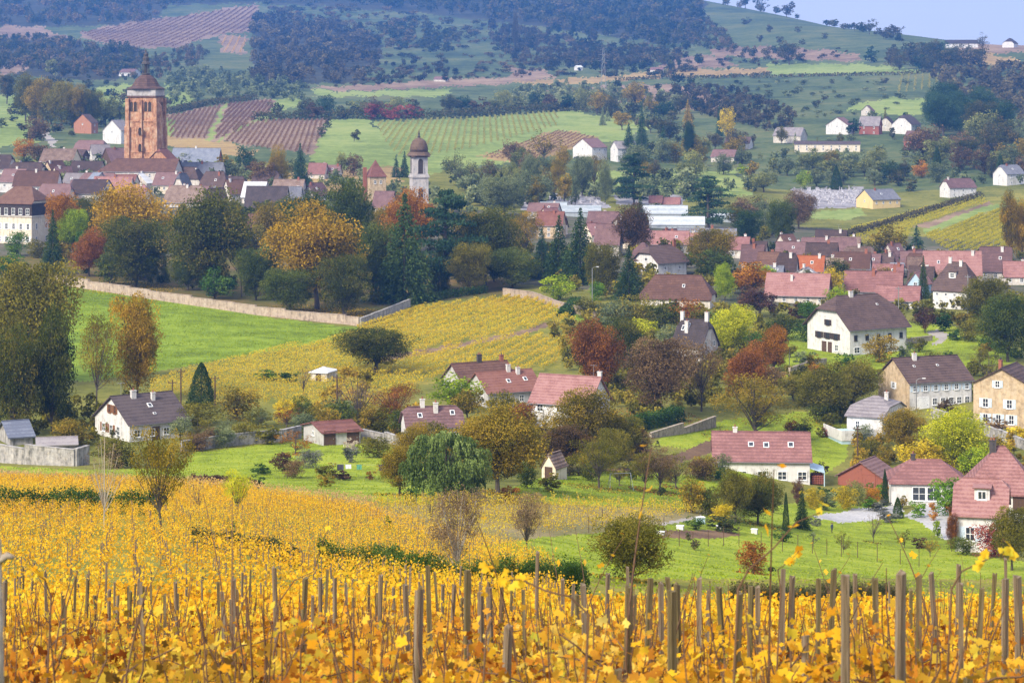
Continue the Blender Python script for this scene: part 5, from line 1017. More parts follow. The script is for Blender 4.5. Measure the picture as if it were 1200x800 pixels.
# ------------------------------------------------------------------ town roofs: corner px, row, right px, left px, angle, eave px, rise px, ridge, wall, roof, hip, windows, label
TOWN = [
 (66,232,5,52,84,18,14,'B','white','rust',.2,6,'long brown-roofed town house with white front behind the mansion'),
 (24,226,6,26,80,16,12,'B','white','mauve',0,2,'mauve-roofed house at the far left edge above the mansion'),
 (30,222,4,10,80,16,5,'B','white','slate',1,1,'white turret-like house with small pale dome-like roof above the mansion'),
 (62,212,14,16,50,12,11,'A','ochre','rust',0,1,'ochre gabled house above the long brown-roofed town house'),
 (100,228,8,30,70,14,11,'B','palewall','greytile',0,2,'pale gabled house with grey roof left of the blue-roofed white house'),
 (118,240,10,42,78,16,13,'B','palewall','brown',0,3,'wide brown roof behind the rust coloured bushes of the park'),
 (110,230,15,14,44,22,8,'B','white','bluegrey',0,2,'white house with a light blue roof in front of the church nave'),
 (156,226,4,32,80,14,8,'B','palewall','red',0,3,'low red-roofed house between the blue-roofed house and the white gables'),
 (172,224,10,20,60,12,9,'A','white','white',0,1,'little house with bright white gable below the church nave'),
 (180,220,8,18,62,12,8,'A','white','rust',0,1,'second white gable below the nave with a rusty roof'),
 (206,228,6,28,78,14,12,'B','cream','mauve',0,3,'cream walled house with mauve roof below the chapel roof'),
 (216,236,8,15,62,18,15,'A','palewall','slate',.3,2,'narrow house with purple slate roof right of the cream walled house'),
 (236,228,6,19,72,15,14,'A','palewall','brown',.6,2,'dark brown steep roof right of the purple slate one'),
 (216,212,8,16,55,14,10,'A','white','slate',0,2,'slate-roofed white gable directly right of the chapel'),
 (258,214,5,46,78,14,10,'B','white','slate',.1,6,'long white house with slate roof and a row of windows right of the church'),
 (262,234,6,30,74,15,17,'B','palewall','brown',.5,3,'large brown hipped roof with white dormers below the long slate roof'),
 (270,238,18,12,36,14,13,'A','palewall','rust',0,2,'brown gable with dark chimney right of the brown hipped roof'),
 (308,240,6,26,74,12,14,'B','palewall','white',0,3,'pale grey sheet roof house in the town centre'),
 (334,254,4,48,82,14,20,'B','palewall','dark',0,4,'long dark slate-brown roof behind the golden park tree'),
 (350,252,4,14,80,14,18,'B','palewall','slate',0,2,'dark slate roof right of the white firewall'),
 (310,286,8,24,66,16,18,'B','white','rust',0,3,'red-brown roof with white wall between the two big park trees'),
 (458,254,5,22,76,14,15,'B','palewall','mauve',0,2,'mauve roof under the pointed turret'),
 (396,210,4,14,80,8,8,'B','palewall','mauve',0,2,'right one of two mauve roofs beyond the spruce'),
 (380,210,4,20,80,8,10,'B','palewall','pink',0,2,'left one of two mauve roofs beyond the spruce'),
 (255,196,5,56,80,8,13,'B','redwood','bluegrey',0,0,'big bluish-grey barn roof right of the church tower'),
 (130,198,18,15,40,12,12,'A','darkwood','mauve',0,1,'dark gabled house with mauve roof left of the church tower'),
 (118,188,6,34,74,12,11,'B','white','mauve',.3,3,'white house with mauve hipped roof above the dark gabled one'),
 (96,192,5,28,74,9,7,'B','darkwood','brown',0,0,'dark low shed roof left of the white mauve-hipped house'),
 (108,190,20,5,20,10,10,'A','white','greytile',0,0,'pale sheet roof sloping beside the white mauve-hipped house'),
 (107,157,6,23,60,13,10,'A','orangewall','brown',0,1,'orange gabled barn above the town'),
 (142,169,10,24,60,16,12,'A','white','greytile',0,2,'white gabled house beside the orange barn'),
 (725,300,5,28,78,14,22,'B','palewall','mauve',0,2,'steep mauve roof left of the dark bronze tree'),
 (722,276,5,34,76,12,15,'B','palewall','mauve',0,3,'wide mauve roof above the steep mauve one'),
 (658,280,5,30,78,16,15,'B','ochre','red',0,3,'brick-red roof behind the golden tree'),
 (652,258,6,34,74,10,9,'B','palewall','mauve',0,3,'mauve roof with a small white gable in front of the glasshouses'),
 (806,298,4,42,82,12,14,'B','palewall','pink',0,3,'pink-mauve roof behind the half-hipped dark one'),
 (862,292,4,68,83,11,12,'B','palewall','slate',0,5,'long slate roof between the cedar and the round conifer'),
 (876,304,5,22,76,12,13,'B','palewall','pink',0,2,'pink roof below the round conifer'),
 (893,320,6,24,74,14,18,'B','palewall','mauve',0,2,'mauve roof with pale gable end just right of the olive-gold tree'),
 (912,328,5,24,76,14,17,'B','palewall','rust',0,2,'rusty roof at the left end of the roof cluster'),
 (932,330,6,21,72,12,20,'B','palewall','brown',.3,2,'grey-brown roof next to the rusty one'),
 (916,334,4,18,78,12,9,'B','greywall','slate',0,1,'low blue-grey roof at the left of the cluster'),
 (944,310,5,34,76,12,13,'B','palewall','mauve',0,3,'mauve roof behind the orange roof'),
 (964,328,6,31,74,11,16,'B','palewall','orange',0,2,'bright orange roof in the roof cluster'),
 (955,334,8,26,60,10,9,'A','white','greytile',0,1,'grey roof with white gable just below the orange roof'),
 (1003,308,5,62,82,12,16,'B','palewall','mauve',.1,5,'longest mauve roof along the back of the cluster'),
 (979,316,7,34,72,12,18,'B','palewall','brown',0,3,'steep brown roof with pale gable behind the orange roof'),
 (1018,326,7,40,74,12,17,'B','white','rust',0,3,'wide brown roof with white gable end right of the orange roof'),
 (1046,324,4,18,76,11,14,'B','palewall','brown',.2,2,'small brown roof in the middle of the cluster'),
 (1030,324,4,11,76,12,13,'B','palewall','mauve',0,1,'narrow mauve roof next to the small brown roof'),
 (1058,326,4,14,78,10,6,'B','palewall','bluegrey',0,1,'low bluish roof in the middle of the cluster'),
 (1085,320,4,28,80,11,13,'B','palewall','mauve',0,2,'mauve roof left of the biggest mauve roof'),
 (1090,332,8,18,58,10,13,'A','cream','rust',0,1,'small cream gable in front of the biggest mauve roof'),
 (1092,342,8,26,68,12,16,'B','palewall','brown',0,2,'dark brown roof behind the blue gable'),
 (1150,334,4,65,83,12,26,'B','palewall','pink',0,5,'biggest mauve-pink roof of the cluster'),
 (1185,330,5,35,78,13,26,'B','palewall','mauve',.1,3,'dark mauve roof with tall chimney right of the biggest roof'),
 (1204,334,4,26,80,10,16,'B','palewall','pink',0,2,'pink roof at the right edge below the poplars'),
 (724,190,24,8,30,16,8,'A','white','greytile',0,2,'white barn-like wing with pale roof on the knoll'),
 (694,188,18,22,42,15,10,'A','white','mauve',0,3,'white farmhouse with mauve roof on the knoll'),
 (878,175,6,28,72,7,7,'B','white','brown',0,3,'low white bungalow with dark roof under the bright golden tree'),
 (860,192,8,26,66,8,8,'B','palewall','mauve',.1,2,'grey-roofed bungalow below the low white bungalow'),
 (1008,178,4,76,84,9,3,'B','cream','dark',0,8,'long low cream building with dark flat roof'),
 (938,168,10,30,60,9,9,'B','palewall','greytile',.2,1,'pale roofed house at the left end of the long low building'),
 (994,158,10,24,58,11,9,'A','white','mauve',0,2,'white gabled house with mauve roof above the long low building'),
 (1030,158,6,22,66,11,10,'B','redwood','greytile',0,2,'dark red house with pale roof on the hill'),
 (1046,154,6,16,64,8,9,'A','palewall','brown',.2,1,'small brown-roofed house right behind the dark red one'),
 (1022,136,5,12,66,6,6,'A','palewall','mauve',0,1,'tiny mauve roof on top of the hillside houses'),
 (1068,158,14,20,48,12,11,'A','white','dark',.3,3,'white villa with dark half-timbered gable on the hill'),
 (1078,174,10,16,42,10,10,'B','redwood','mauve',0,2,'red house with pale base below the white villa'),
 (1146,56,4,37,84,5,4,'B','white','dark',0,5,'long dark-roofed building with white front on the skyline'),
 (1188,56,8,12,60,5,6,'A','white','brown',.6,2,'white house with brown roof on the skyline at the right'),
 (1023,245,35,15,26,11,11,'A','yellowwall','slate',0,4,'yellow house with dark purple roof beside the cemetery'),
 (1113,232,34,8,22,12,10,'A','white','mauve',.3,3,'white house with mauve roof above the right vineyard'),
 (1180,218,24,12,30,14,10,'A','white','slate',.2,2,'white house with slate roof at the right edge above the vineyard'),
 (677,83,6,4,30,4,2,'A','white','white',0,0,'tiny white shed far away by the pylon'),
 (776,86,5,14,70,4,3,'B','white','mauve',0,1,'lonely white house on the far hillside'),
 (522,96,5,14,70,3,3,'B','palewall','mauve',0,0,'tiny pinkish house far below the forest'),
 (156,90,6,18,70,5,4,'B','white','mauve',0,1,'far white house just left of the church dome'),
]
M['orangewall'] = wall_mat('orange_render', (.38, .18, .11), (.28, .13, .08), 1.)
FILL = []
_rf = random.Random(3)
for (area, poly, n, near, wl_) in (('left of the church tower', [(-10,206),(60,196),(120,200),(140,226),(60,222),(-10,214)], 7, 1, ['palewall','palewall','cream']),
                         ('between the church tower and the mansion', [(60,232),(150,228),(250,236),(250,252),(130,250),(60,244)], 8, 1, ['palewall','cream','palewall']),
                         ('right of the church tower', [(215,212),(360,224),(420,244),(300,262),(225,244)], 7, 1, ['palewall','white','cream']),
                         ('behind the bright orange roof', [(890,298),(1000,292),(1060,304),(1050,318),(960,312),(890,312)], 7, 1, ['palewall','cream']),
                         ('between the pink long houses and biggest roof', [(980,320),(1100,312),(1110,336),(1060,342),(990,332)], 7, 1, ['palewall','cream']),
                         ('in front of the long glasshouses', [(640,262),(700,272),(800,284),(900,296),(860,304),(720,292),(640,280)], 7, 1, ['palewall','cream'])):
    out = []; t_ = 0
    while len(out) < n and t_ < 900:
        t_ += 1; p_ = _rf.uniform(min(q[0] for q in poly), max(q[0] for q in poly)); r_ = _rf.uniform(min(q[1] for q in poly), max(q[1] for q in poly))
        if inpoly(p_, r_, poly) and all(abs(p_-o[0]) > 14 for o in out): out.append((p_, r_))
    out.sort()
    for i, (p_, r_) in enumerate(out):
        rf_ = _rf.choice(['brown','mauve','rust','mauve','pink','brown','old']); wB = _rf.uniform(24, 46); A_ = _rf.random() < .3
        FILL.append((p_, r_, 16 if A_ else 6, 12 if A_ else wB, 40 if A_ else _rf.uniform(72, 82), _rf.uniform(9, 12), _rf.uniform(11, 16), 'A' if A_ else 'B', _rf.choice(wl_), rf_, _rf.choice([0, 0, .3]), 2,
            '%s-roofed house, %s from left %s' % ({'brown': 'dark brown', 'mauve': 'mauve', 'rust': 'rusty', 'pink': 'pinkish', 'old': 'mottled brown'}[rf_], ORD[i], area)))
for (px, ro, wA, wB, a, e, r, rd, wl, rf, k, nw, lab) in TOWN+FILL:
    if 195 < ro < 262 and px < 480: e *= .8; r *= 1.18; wl = 'palewall' if wl == 'white' and px % 3 else wl
    h = house('town_house' if ro > 195 else 'house', lab, px, ro, wA, wB, a, e, r, rd, wl, rf, k, group=None, ov=.4, Wm=(9 if wA < 6 else None) if rd == 'B' else None)
    if h.W > 16: pass
    for i in range(nw):
        a_ = -h.L/2+h.L/nw*(i+.5); h.win(h.long, a_, max(.8, h.e-2.3), 1.1, 1.4, simple=True)
        if h.e > 5: h.win(h.long, a_, .9, 1.1, 1.4)
    if h.W > 5 and h.r > 0: h.win('C', 0, h.e-1.6, 1.0, 1.3)
    if ro > 195 and r > 6: h.chimney(random.uniform(-.8, .1), random.uniform(-.2, .2), 1.3, .9, random.choice(['chimwhite', 'brick', 'chimwhite']))
    if ro > 200 and r > 6 and random.random() < .3: h.antenna(random.uniform(-.6, .8))
    if ro > 200 and random.random() < .45: h.skylight(random.uniform(-.4, .5), (.5 if rd == 'B' else -.5), .9, 1.1)
# church nave and chapel
h = house('church_nave', 'long red-brown church nave with small arched windows in front of the tower', 204, 224, 6, 92, 82, 23, 14, 'B', 'palewall', 'rust', 0, 1.0, Wm=14)
for i in range(11): h.win('B', -h.L*.45+h.L*.09*i, h.e-3.0, 1.0, 1.9)
h = house('chapel', 'steep red chapel roof leaning against the foot of the church tower', 200, 221, 7, 30, 70, 31, 15, 'A', 'towerstone', 'red', .2)
# pointed turret
x, y, z = at(440, 236); u = y/F; t = thing('turret', 'square ochre turret with a steep pointed red roof left of the bell tower', 'turret', (x, y, z), R(20)); e = 10*u
b = MB(); b.box(-e, e, -e, e, -3, 29*u); b.obj('wall', M['ochre'], t); b = MB(); b.lathe([(e*1.6, 29*u), (e*1.15, 34*u), (e*.5, 42*u), (.05, 49*u)], 4, rot=math.pi/4); b.obj('roof', M['r_red'], t)
for rz in (0, math.pi/2):
    for a in (-.35, .35):
        f, p, _ = win_meshes(1.1, 1.6, False); o = link('window', f, M['frame'], t); o.location = (math.cos(rz)*a*e+math.sin(rz)*e, math.sin(rz)*a*e-math.cos(rz)*e, 21*u); o.rotation_euler = (0, 0, rz); link('pane', p, M['glass'], o)
b = MB(); b.box(-e*1.5, -e*1.1, -.5, .5, -3, 40*u); b.obj('chimney', M['brick'], t)
# glasshouses
M['greenhouse'] = wall_mat('whitewashed_glass', (.36, .40, .44), (.26, .31, .35), .4, .35, 0)
M['r_glass'] = roof_mat('glasshouse_roof', (.28,.32,.35), (.38,.42,.45), (.47,.50,.53), .6)
for i, (px, ro, wB, e, r, lab) in enumerate([(664,250,32,5,7,'short white glasshouse at the left of the nursery'), (704,256,46,7,7,'white glasshouse left of the bronze tree'), (806,258,54,7,9,'upper long white glasshouse right of the bronze tree'), (826,272,66,8,9,'lower long white glasshouse right of the bronze tree'), (866,262,40,6,6,'white glasshouse partly behind the dark cedar')]):
    h = house('greenhouse', lab, px, ro, 4, wB, 86, e, r, 'B', 'greenhouse', 'glass', 0, Wm=12, cat='greenhouse', ov=.1)
    b = MB()
    for k in range(int(h.L/2.5)): xx = -h.L/2+1.2+k*2.5; b.box(xx-.05, xx+.05, h.W/2, h.W/2+.06, -.5, h.e)
    b.obj('glazing_bars', M['metal'], h.t)
for i, (px, ro, wB) in enumerate([(796,244,20), (775,242,14)]): house('shed', ['right one of two low red roofs by the cemetery terrace', 'left one of two low red roofs by the cemetery terrace'][i], px, ro, 3, wB, 80, 5, 7, 'B', 'palewall', 'pink', Wm=6)
# terrace of the modern house
x, y, z = at(1003, 519); t = thing('white_terrace', 'white walled terrace in front of the modern white house', 'terrace', (x, y, z), R(12)); u = y/F
b = MB(); b.box(-20*u, 26*u, -1, 9, -2, 9*u); b.obj('terrace_base', M['bluewall'], t); b = MB(); b.box(-20*u, 26*u, -1.15, -1.004, 4*u, 16*u); b.box(-20*u-.15, -20*u-.004, -1, 9, 4*u, 16*u); b.obj('parapet', M['white'], t)
# ------------------------------------------------------------------ walls, hedges, poles
wall_run([(55,331),(130,343),(200,354),(300,369),(405,380),(421,382)], 10, .6, 'pinkstone', 'long pale pink stone wall dividing the park from the green field')
wall_run([(422,382),(450,372),(480,359)], 9, .6, 'greystone', 'whitish stone wall climbing right from the corner of the park')
wall_run([(590,346),(622,350),(660,363),(698,374)], 8, .6, 'pinkstone', 'stone wall along the upper right edge of the yellow vineyard')
wall_run([(-20,540),(30,544),(88,546),(103,544)], 20, .6, 'greystone', 'tall lichened grey wall of the farm at the left edge')
wall_run([(212,530),(262,523),(330,517),(352,513)], 13, .5, 'greystone', 'grey garden wall right of the white gabled house')
wall_run([(424,514),(452,518),(470,522)], 10, .5, 'greystone', 'short grey wall right of the red-roofed shed')
wall_run([(762,513),(800,508),(838,500)], 9, .5, 'stone', 'low field stone wall above the orchard lawn')
wall_run([(1092,490),(1130,500),(1170,515),(1215,532)], 11, .6, 'greystone', 'grey stone retaining wall below the ochre house')
wall_run([(1026,408),(1060,404),(1092,399)], 6, .5, 'stone', 'low stone wall behind the chalet lawn')
wall_run([(925,440),(945,432),(968,428)], 8, .5, 'stone', 'broken stone wall left of the chalet garden')
wall_run([(1052,300),(1100,297),(1140,300)], 4, .5, 'stone', 'thin stone wall at the foot of the yellow vine rows')
hedge([(-30,600),(60,600),(120,602),(195,604)], 27, 14, 'hedge', 'dark hedge crossing the left vineyard below the grey wall')
hedge([(225,642),(275,647),(320,655),(352,668)], 22, 9, 'farwood', 'low dark bramble hedge in the left vineyard')
hedge([(372,672),(440,680),(500,692),(560,698),(620,700),(685,700)], 40, 18, 'hedge', 'thick dark green hedge between the two yellow vineyards')
hedge([(860,716),(960,712),(1060,710)], 26, 14, 'farwood', 'dark hedge top just behind the right foreground vines')
hedge([(480,358),(520,350),(570,343)], 9, 7, 'hedge', 'clipped dark hedge continuing the park wall')
hedge([(742,505),(765,500),(798,492)], 17, 14, 'hedge', 'clipped dark hedge above the orchard stone wall')
hedge([(660,372),(675,358)], 10, 16, 'hedge', 'rounded clipped hedge by the upper vineyard wall')
hedge([(640,560),(665,557),(690,556)], 11, 8, 'farwood', 'brownish hedge right of the tiny brick shed')
hedge([(895,386),(925,383),(960,381)], 8, 8, 'hedge', 'clipped hedge left of the chalet behind its lawn')
hedge([(225,566),(258,568),(300,572)], 10, 9, 'plum', 'brown bramble hedge below the left garden')
hedge([(940,296),(1000,276),(1060,258),(1120,240),(1150,232)], 8, 9, 'farbrown', 'brown hedge along the top of the pale vine rows', .7)
hedge([(298,142),(360,140),(440,139),(520,139),(600,134),(680,128)], 10, 14, 'farwood', 'dark hedge row along the top of the striped vineyard', .8)
hedge([(195,134),(240,124),(300,117)], 7, 9, 'farwood', 'dark hedge row along the top of the mauve vines', .8)
hedge([(720,95),(790,92),(850,92),(905,88)], 4, 6, 'farwood', 'dark field hedge right of the pylon', .8)
hedge([(880,92),(960,90),(1060,88),(1100,84)], 4, 6, 'farwood', 'dark field hedge under the hilltop wood', .8)
hedge([(600,128),(700,132),(780,150)], 4, 7, 'farwood', 'hedge descending right of the striped vineyard', .8)
hedge([(1150,405),(1175,412),(1195,420)], 8, 8, 'hedge', 'dark hedge under the big tree at the right edge')
pole(202,478,445,.13,'thin dark pole left of the yew cone','darkwood'); pole(212,480,432,.16,'taller wooden utility pole right behind the white gabled house'); pole(252,476,440,.16,'wooden utility pole right of the yew cone')
pole(395,486,439,.17,'wooden utility pole beside the little vineyard hut'); pole(694,356,314,.14,'street lamp by the upper vineyard wall','metal',True,'street_lamp'); pole(1074,482,445,.12,'grey street lamp in front of the long white house','metal',True,'street_lamp')
pole(1005,545,499,.16,'wooden utility pole between the pink roof and the red barn'); pole(1053,372,336,.14,'utility pole behind the chalet roof','metal'); pole(1134,368,322,.16,'tall grey pole before the white dormer house','metal'); pole(1020,345,318,.14,'thin pole among the pink roofs','darkwood'); pole(925,432,408,.1,'small lamp post left of the chalet','metal',False,'lamp_post',False)
# lattice pylon on the far slope
def pylon(px, row, top, wpx, label):
    x, y, z = at(px, row); h = (row-top)*y/F; w = wpx*y/F/2; t = thing('pylon', label, 'pylon', (x, y, z)); m = MB(); b = MB()
    f = lambda q: w*(1-.82*q)
    for a, c in ((-1,-1),(1,-1),(1,1),(-1,1)): m.tube([(a*w, c*w, 0), (a*f(1), c*f(1), h)], .10, 4)
    for i in range(8):
        q0, q1 = i/8, (i+1)/8
        for (a, c), (d, e) in (((-1,-1),(1,-1)),((1,-1),(1,1)),((1,1),(-1,1)),((-1,1),(-1,-1))): m.tube([(a*f(q0), c*f(q0), q0*h), (d*f(q1), e*f(q1), q1*h)], .045, 3)
    m.obj('lattice', M['metal'], t)
    for q, l in ((.72, 3.2), (.84, 2.6), (.95, 1.8)): b.tube([(-w*l*.6, 0, h*q), (0, 0, h*q+1.2), (w*l*.6, 0, h*q)], .09, 4)
    b.obj('crossarm', M['metal'], t)
pylon(707, 112, 56, 7, 'faint grey lattice pylon on the far slope')
# ------------------------------------------------------------------ trees and bushes one can tell apart
T(28,452,303,112,'broad','olive','big olive-brown tree rising at the left edge behind the dark ones')
T(62,508,352,64,'oval','darkolive','tall dark green tree at the left edge, right of its grey-green neighbour')
T(14,512,376,66,'oval','darkolive','dense grey-green tree cut by the left edge above the slate shed')
T(113,476,362,48,'sparse','golive','thin yellow-green tree between the dark left trees and the golden one')
T(161,470,340,58,'oval','gold','slender golden-orange tree at the edge of the green field')
T(189,625,498,70,'sparse','golive','young leafy olive tree standing alone in the front left vineyard')
T(122,622,508,52,'bare','twig','bare white-trunked young tree in the left vineyard',pale=True)
T(236,474,424,34,'cone','conif','dark yew cone behind the white gabled house')
T(278,492,454,50,'bush','golive','olive-yellow round bush right of the yew cone')
T(232,498,470,56,'bush','olive','broad olive bush at the right end of the white gabled house')
T(82,523,490,52,'bush','golive','golden olive bush left of the white gabled house')
T(135,548,512,60,'bush','olive','grey-olive bush in front of the white gable')
T(182,548,520,40,'bush','olive','olive bush in front of the long wall of the white gabled house')
T(62,322,246,29,'conifer','conif','dark narrow spruce at the left end of the park wall')
T(76,300,226,40,'broad','orange','rusty orange tree behind the narrow spruce')
T(86,302,243,40,'broad','limegreen','lime-yellow tree right of the narrow spruce')
T(108,285,228,42,'broad','darkolive','olive-brown tree behind the lime-yellow one')
T(104,324,266,40,'broad','rust','brown-red small tree with a dark trunk by the park path')
T(150,322,212,92,'broad','gold','big golden-orange tree at the left of the park')
T(158,336,250,84,'oval','darkolive','wide dark dome-shaped tree in front of the golden-orange park tree')
T(128,334,290,34,'oval','dkgreen','small dark green tree just left of the dome-shaped one')
T(244,346,220,98,'broad','darkolive','big dark olive tree with tall bare trunk in the park')
T(252,350,312,42,'oval','green','green shrub under the big dark olive park tree')
T(283,348,258,34,'sparse','dkgreen','slim dark green tree right of the big dark olive park tree')
T(300,352,290,44,'oval','dkgreen','dark round park tree left of the great golden chestnut')
T(372,362,236,112,'broad','gold','great golden chestnut tree in the middle of the park')
T(338,366,312,64,'oval','dkgreen','dark green shrubby tree under the golden chestnut on its left')
T(404,370,296,64,'oval','darkolive','dark olive tree under the golden chestnut on its right')
T(413,330,204,56,'oval','dkgreen','tall dark pointed tree behind the golden chestnut')
T(363,318,222,66,'broad','dkgreen','dark green tree crown behind the golden chestnut on its left')
T(478,306,220,60,'broad','orange','orange tree glowing behind the dark park spruce')
T(474,354,228,74,'conifer','conif','broad dark spruce with a bare grey foot in the park')
T(440,352,258,50,'oval','dkgreen','dark tree between the golden chestnut and the broad spruce')
T(521,340,220,86,'cedar','blueconif','dark flat-branched cedar in the park')
T(568,334,242,78,'broad','darkolive','broad dark olive tree right of the park cedar')
T(549,344,282,50,'oval','olive','lighter olive conical tree in front of the park cedar')
T(600,338,288,62,'oval','dkgreen','low dark green tree at the right end of the park')
T(616,306,246,44,'sparse','gold','thin golden tree left of the three spruces')
T(635,326,268,30,'conifer','blueconif','smallest of the three spruces, on the left')
T(655,330,252,40,'conifer','conif','middle one of the three spruces')
T(680,332,244,52,'conifer','conif','largest of the three spruces, on the right')
T(742,300,236,46,'oval','bronze','dark bronze tree in front of the glasshouses')
T(750,268,226,16,'conifer','conif','dark pointed conifer top behind the bronze tree')
T(737,352,288,40,'conifer','conif','dark green spruce before the half-hipped white house')
T(706,345,282,42,'oval','olive','olive-brown tree between the spruces and the half-hipped white house')
T(831,322,266,58,'broad','golive','olive-gold tree right of the half-hipped white house')
T(838,332,290,56,'oval','dkgreen','dark green tree in front of the olive-gold one')
T(849,352,306,27,'oval','limegreen','narrow lime-green tree beside the pink-roofed long house')
T(880,345,306,48,'broad','orange','orange-olive tree left of the pink-roofed long house')
T(889,372,334,46,'broad','plum','dark purple shrub left of the pink-roofed long house')
T(858,418,355,50,'oval','lime','bright lime-yellow tree in the centre right')
T(806,388,350,48,'broad','rust','russet tree left of the bright lime-yellow tree')
T(757,398,373,38,'bush','lime','round lime-yellow bush behind the mauve tree')
T(697,462,370,62,'oval','rust','rusty orange-brown tree at the right end of the yellow vineyard')
T(734,440,370,50,'oval','darkolive','dark olive tree between the rusty and the mauve trees')
T(770,486,394,82,'broad','mauve','big mauve-brown copper beech above the orchard wall')
T(822,482,398,50,'sparse','mauve','thin mauve-brown tree with a dark trunk right of the copper beech')
T(877,478,398,54,'broad','rust','russet tree right of the copper beech')
T(908,436,378,40,'oval','orange','bright orange tree left of the chalet')
T(886,518,438,104,'sparse','golive','wide thin-leaved olive tree behind the wide pink roof')
T(964,494,424,62,'broad','olive','olive tree in the meadow below the chalet')
T(1000,478,420,58,'broad','olive','loose grey-olive tree beside the one below the chalet')
T(968,496,458,38,'oval','darkolive','small dark olive tree in front of the meadow olive tree')
T(1056,532,476,54,'broad','golive','golden olive tree in front of the modern white house')
T(1120,552,474,78,'oval','lime','tall bright lime tree below the long white house')
T(1086,556,512,56,'broad','yellow','yellow bushy tree left of the tall bright lime tree')
T(1166,545,508,44,'sparse','yellow','thin yellow tree below the grey retaining wall')
T(1114,604,560,48,'bush','bright','fresh green round bush beside the sliding glass doors')
T(1186,668,592,52,'broad','olive','olive tree in front of the stepped pink-roofed house')
T(1164,652,612,48,'bush','red','bright red-pink shrub at the foot of the stepped pink-roofed house')
T(1037,592,549,9,'cone','conif','slim clipped cypress in front of the red barn')
T(1052,607,582,14,'cone','conif','short dark cypress by the paved court')
T(940,620,572,20,'conifer','conif','dark little spruce left of the pool terrace')
T(921,622,576,9,'cone','conif','thin cypress left of the little spruce')
T(862,612,548,42,'broad','olive','olive bush-like tree before the left end of the wide pink roof')
T(888,614,552,50,'broad','darkolive','dark olive bushy tree before the wide pink roof')
T(738,682,598,92,'oval','olive','round olive tree standing on the lawn behind the foreground stakes')
T(617,648,574,46,'sparse','twig','thin twiggy brown sapling at the edge of the bright lawn')
T(882,672,634,40,'bush','rust','brown leafy shrub on the right lawn')
T(535,690,568,62,'sparse','twig','pale leafless birch-like saplings behind the thick dark hedge',pale=True)
T(523,586,502,100,'willow','willow','big pale green weeping willow in the garden')
T(583,578,474,104,'broad','golive','large round golden olive tree right of the weeping willow')
T(468,580,520,50,'broad','golive','small olive tree left of the weeping willow')
T(688,534,452,76,'broad','golive','golden olive tree in front of the pinkish striped roof')
T(733,538,484,52,'oval','olive','olive tree right of the pinkish striped roof')
T(660,552,496,66,'broad','bronze','mottled dark green and russet tree behind the tiny brick shed')
T(702,572,514,64,'sparse','olive','leaning apple tree with thick trunk on the orchard lawn')
T(773,577,526,50,'sparse','mauve','spreading fruit tree with forked trunk on the orchard lawn')
T(756,574,528,36,'sparse','olive','thin olive fruit tree left of the forked one')
T(792,572,532,40,'sparse','olive','thin olive fruit tree right of the forked one')
T(739,534,510,24,'bush','green','dark round green bush beside the orchard')
T(440,436,382,86,'broad','darkolive','dark olive tree standing alone in the yellow vineyard')
T(420,500,436,66,'bare','twig','bare grey tree behind the red-roofed shed')
T(462,498,446,60,'sparse','rust','thin russet tree right of the bare grey one')
T(528,482,438,62,'broad','limegreen','bright yellow-green tree before the lantern-topped farmhouse')
T(335,497,467,30,'oval','yellow','small golden bush-like tree behind the red-roofed shed')
T(354,498,463,22,'oval','dkgreen','small dark green tree right of the small golden one')
T(346,532,504,40,'sparse','orange','little orange fruit tree on the garden lawn')
T(356,462,426,24,'bare','twig','bare twig of a tree beside the vineyard hut')
T(278,606,550,34,'sparse','lime','yellow sapling at the edge of the left vineyard')
T(232,604,562,24,'bare','twig','bare thin sapling left of the yellow sapling')
T(271,630,610,16,'bush','green','little dark green shrub in the left vineyard')
T(456,622,603,12,'bush','green','tiny green shrub above the thick dark hedge')
T(411,528,513,16,'bush','pampas','cream pampas grass tuft beside the red-roofed shed')
T(1181,424,342,64,'broad','dkgreen','big dark green tree at the right edge beside the chalet lawn')
T(1157,388,322,58,'broad','olive','olive tree behind the big dark one at the right edge')
T(1140,400,372,34,'bush','olive','olive bush left of the big dark tree')
T(1158,452,410,36,'sparse','olive','thin tree on the lawn above the ochre house')
T(1030,424,392,42,'bush','golive','round olive bush in front of the chalet')
T(1060,420,400,20,'bush','greygreen','small grey-green bush right of the round olive bush')
T(1084,390,360,28,'broad','plum','dark red shrub on the lawn behind the chalet')
T(1108,388,368,26,'bush','hedge','dark bush right of the dark red shrub')
T(1184,304,222,28,'poplar','gold','tall golden poplar at the right edge above the roofs')
T(1198,302,232,22,'poplar','gold','shorter golden poplar cut by the right edge')
T(1042,304,264,46,'broad','golive','olive-gold tree in front of the pale vine rows')
T(1074,302,264,24,'conifer','blueconif','dark blue-green spruce in front of the yellow vine rows')
T(974,352,312,34,'oval','yellow','yellow tree among the pink roofs')
T(984,368,334,30,'oval','limegreen','lime tree at the right end of the pink-roofed long house')
T(1082,350,300,16,'conifer','conif','dark thin conifer beside the blue gable')
T(916,290,232,34,'oval','dkgreen','dark tree at the left end of the pale vine rows')
T(936,268,222,40,'broad','mauve','pinkish bare tree left of the cemetery')
T(876,290,244,34,'oval','conif','round dark green conifer left of the roof cluster')
T(830,268,205,64,'cedar','blueconif','big dark blue cedar in front of the long glasshouses')
T(743,240,178,40,'cedar','blueconif','dark far cedar above the glasshouses')
T(737,190,145,26,'conifer','blueconif','dark conifer left of the tallest far spire, by the white farmhouse')
T(752,188,122,20,'conifer','blueconif','tallest dark spire of a far conifer near the white farmhouse')
T(777,188,148,20,'conifer','blueconif','dark far conifer right of the tallest spire')
T(807,186,141,16,'poplar','conif','narrow dark poplar right of the far conifers')
T(852,162,126,20,'oval','yellow','bright golden far tree on the right hillside')
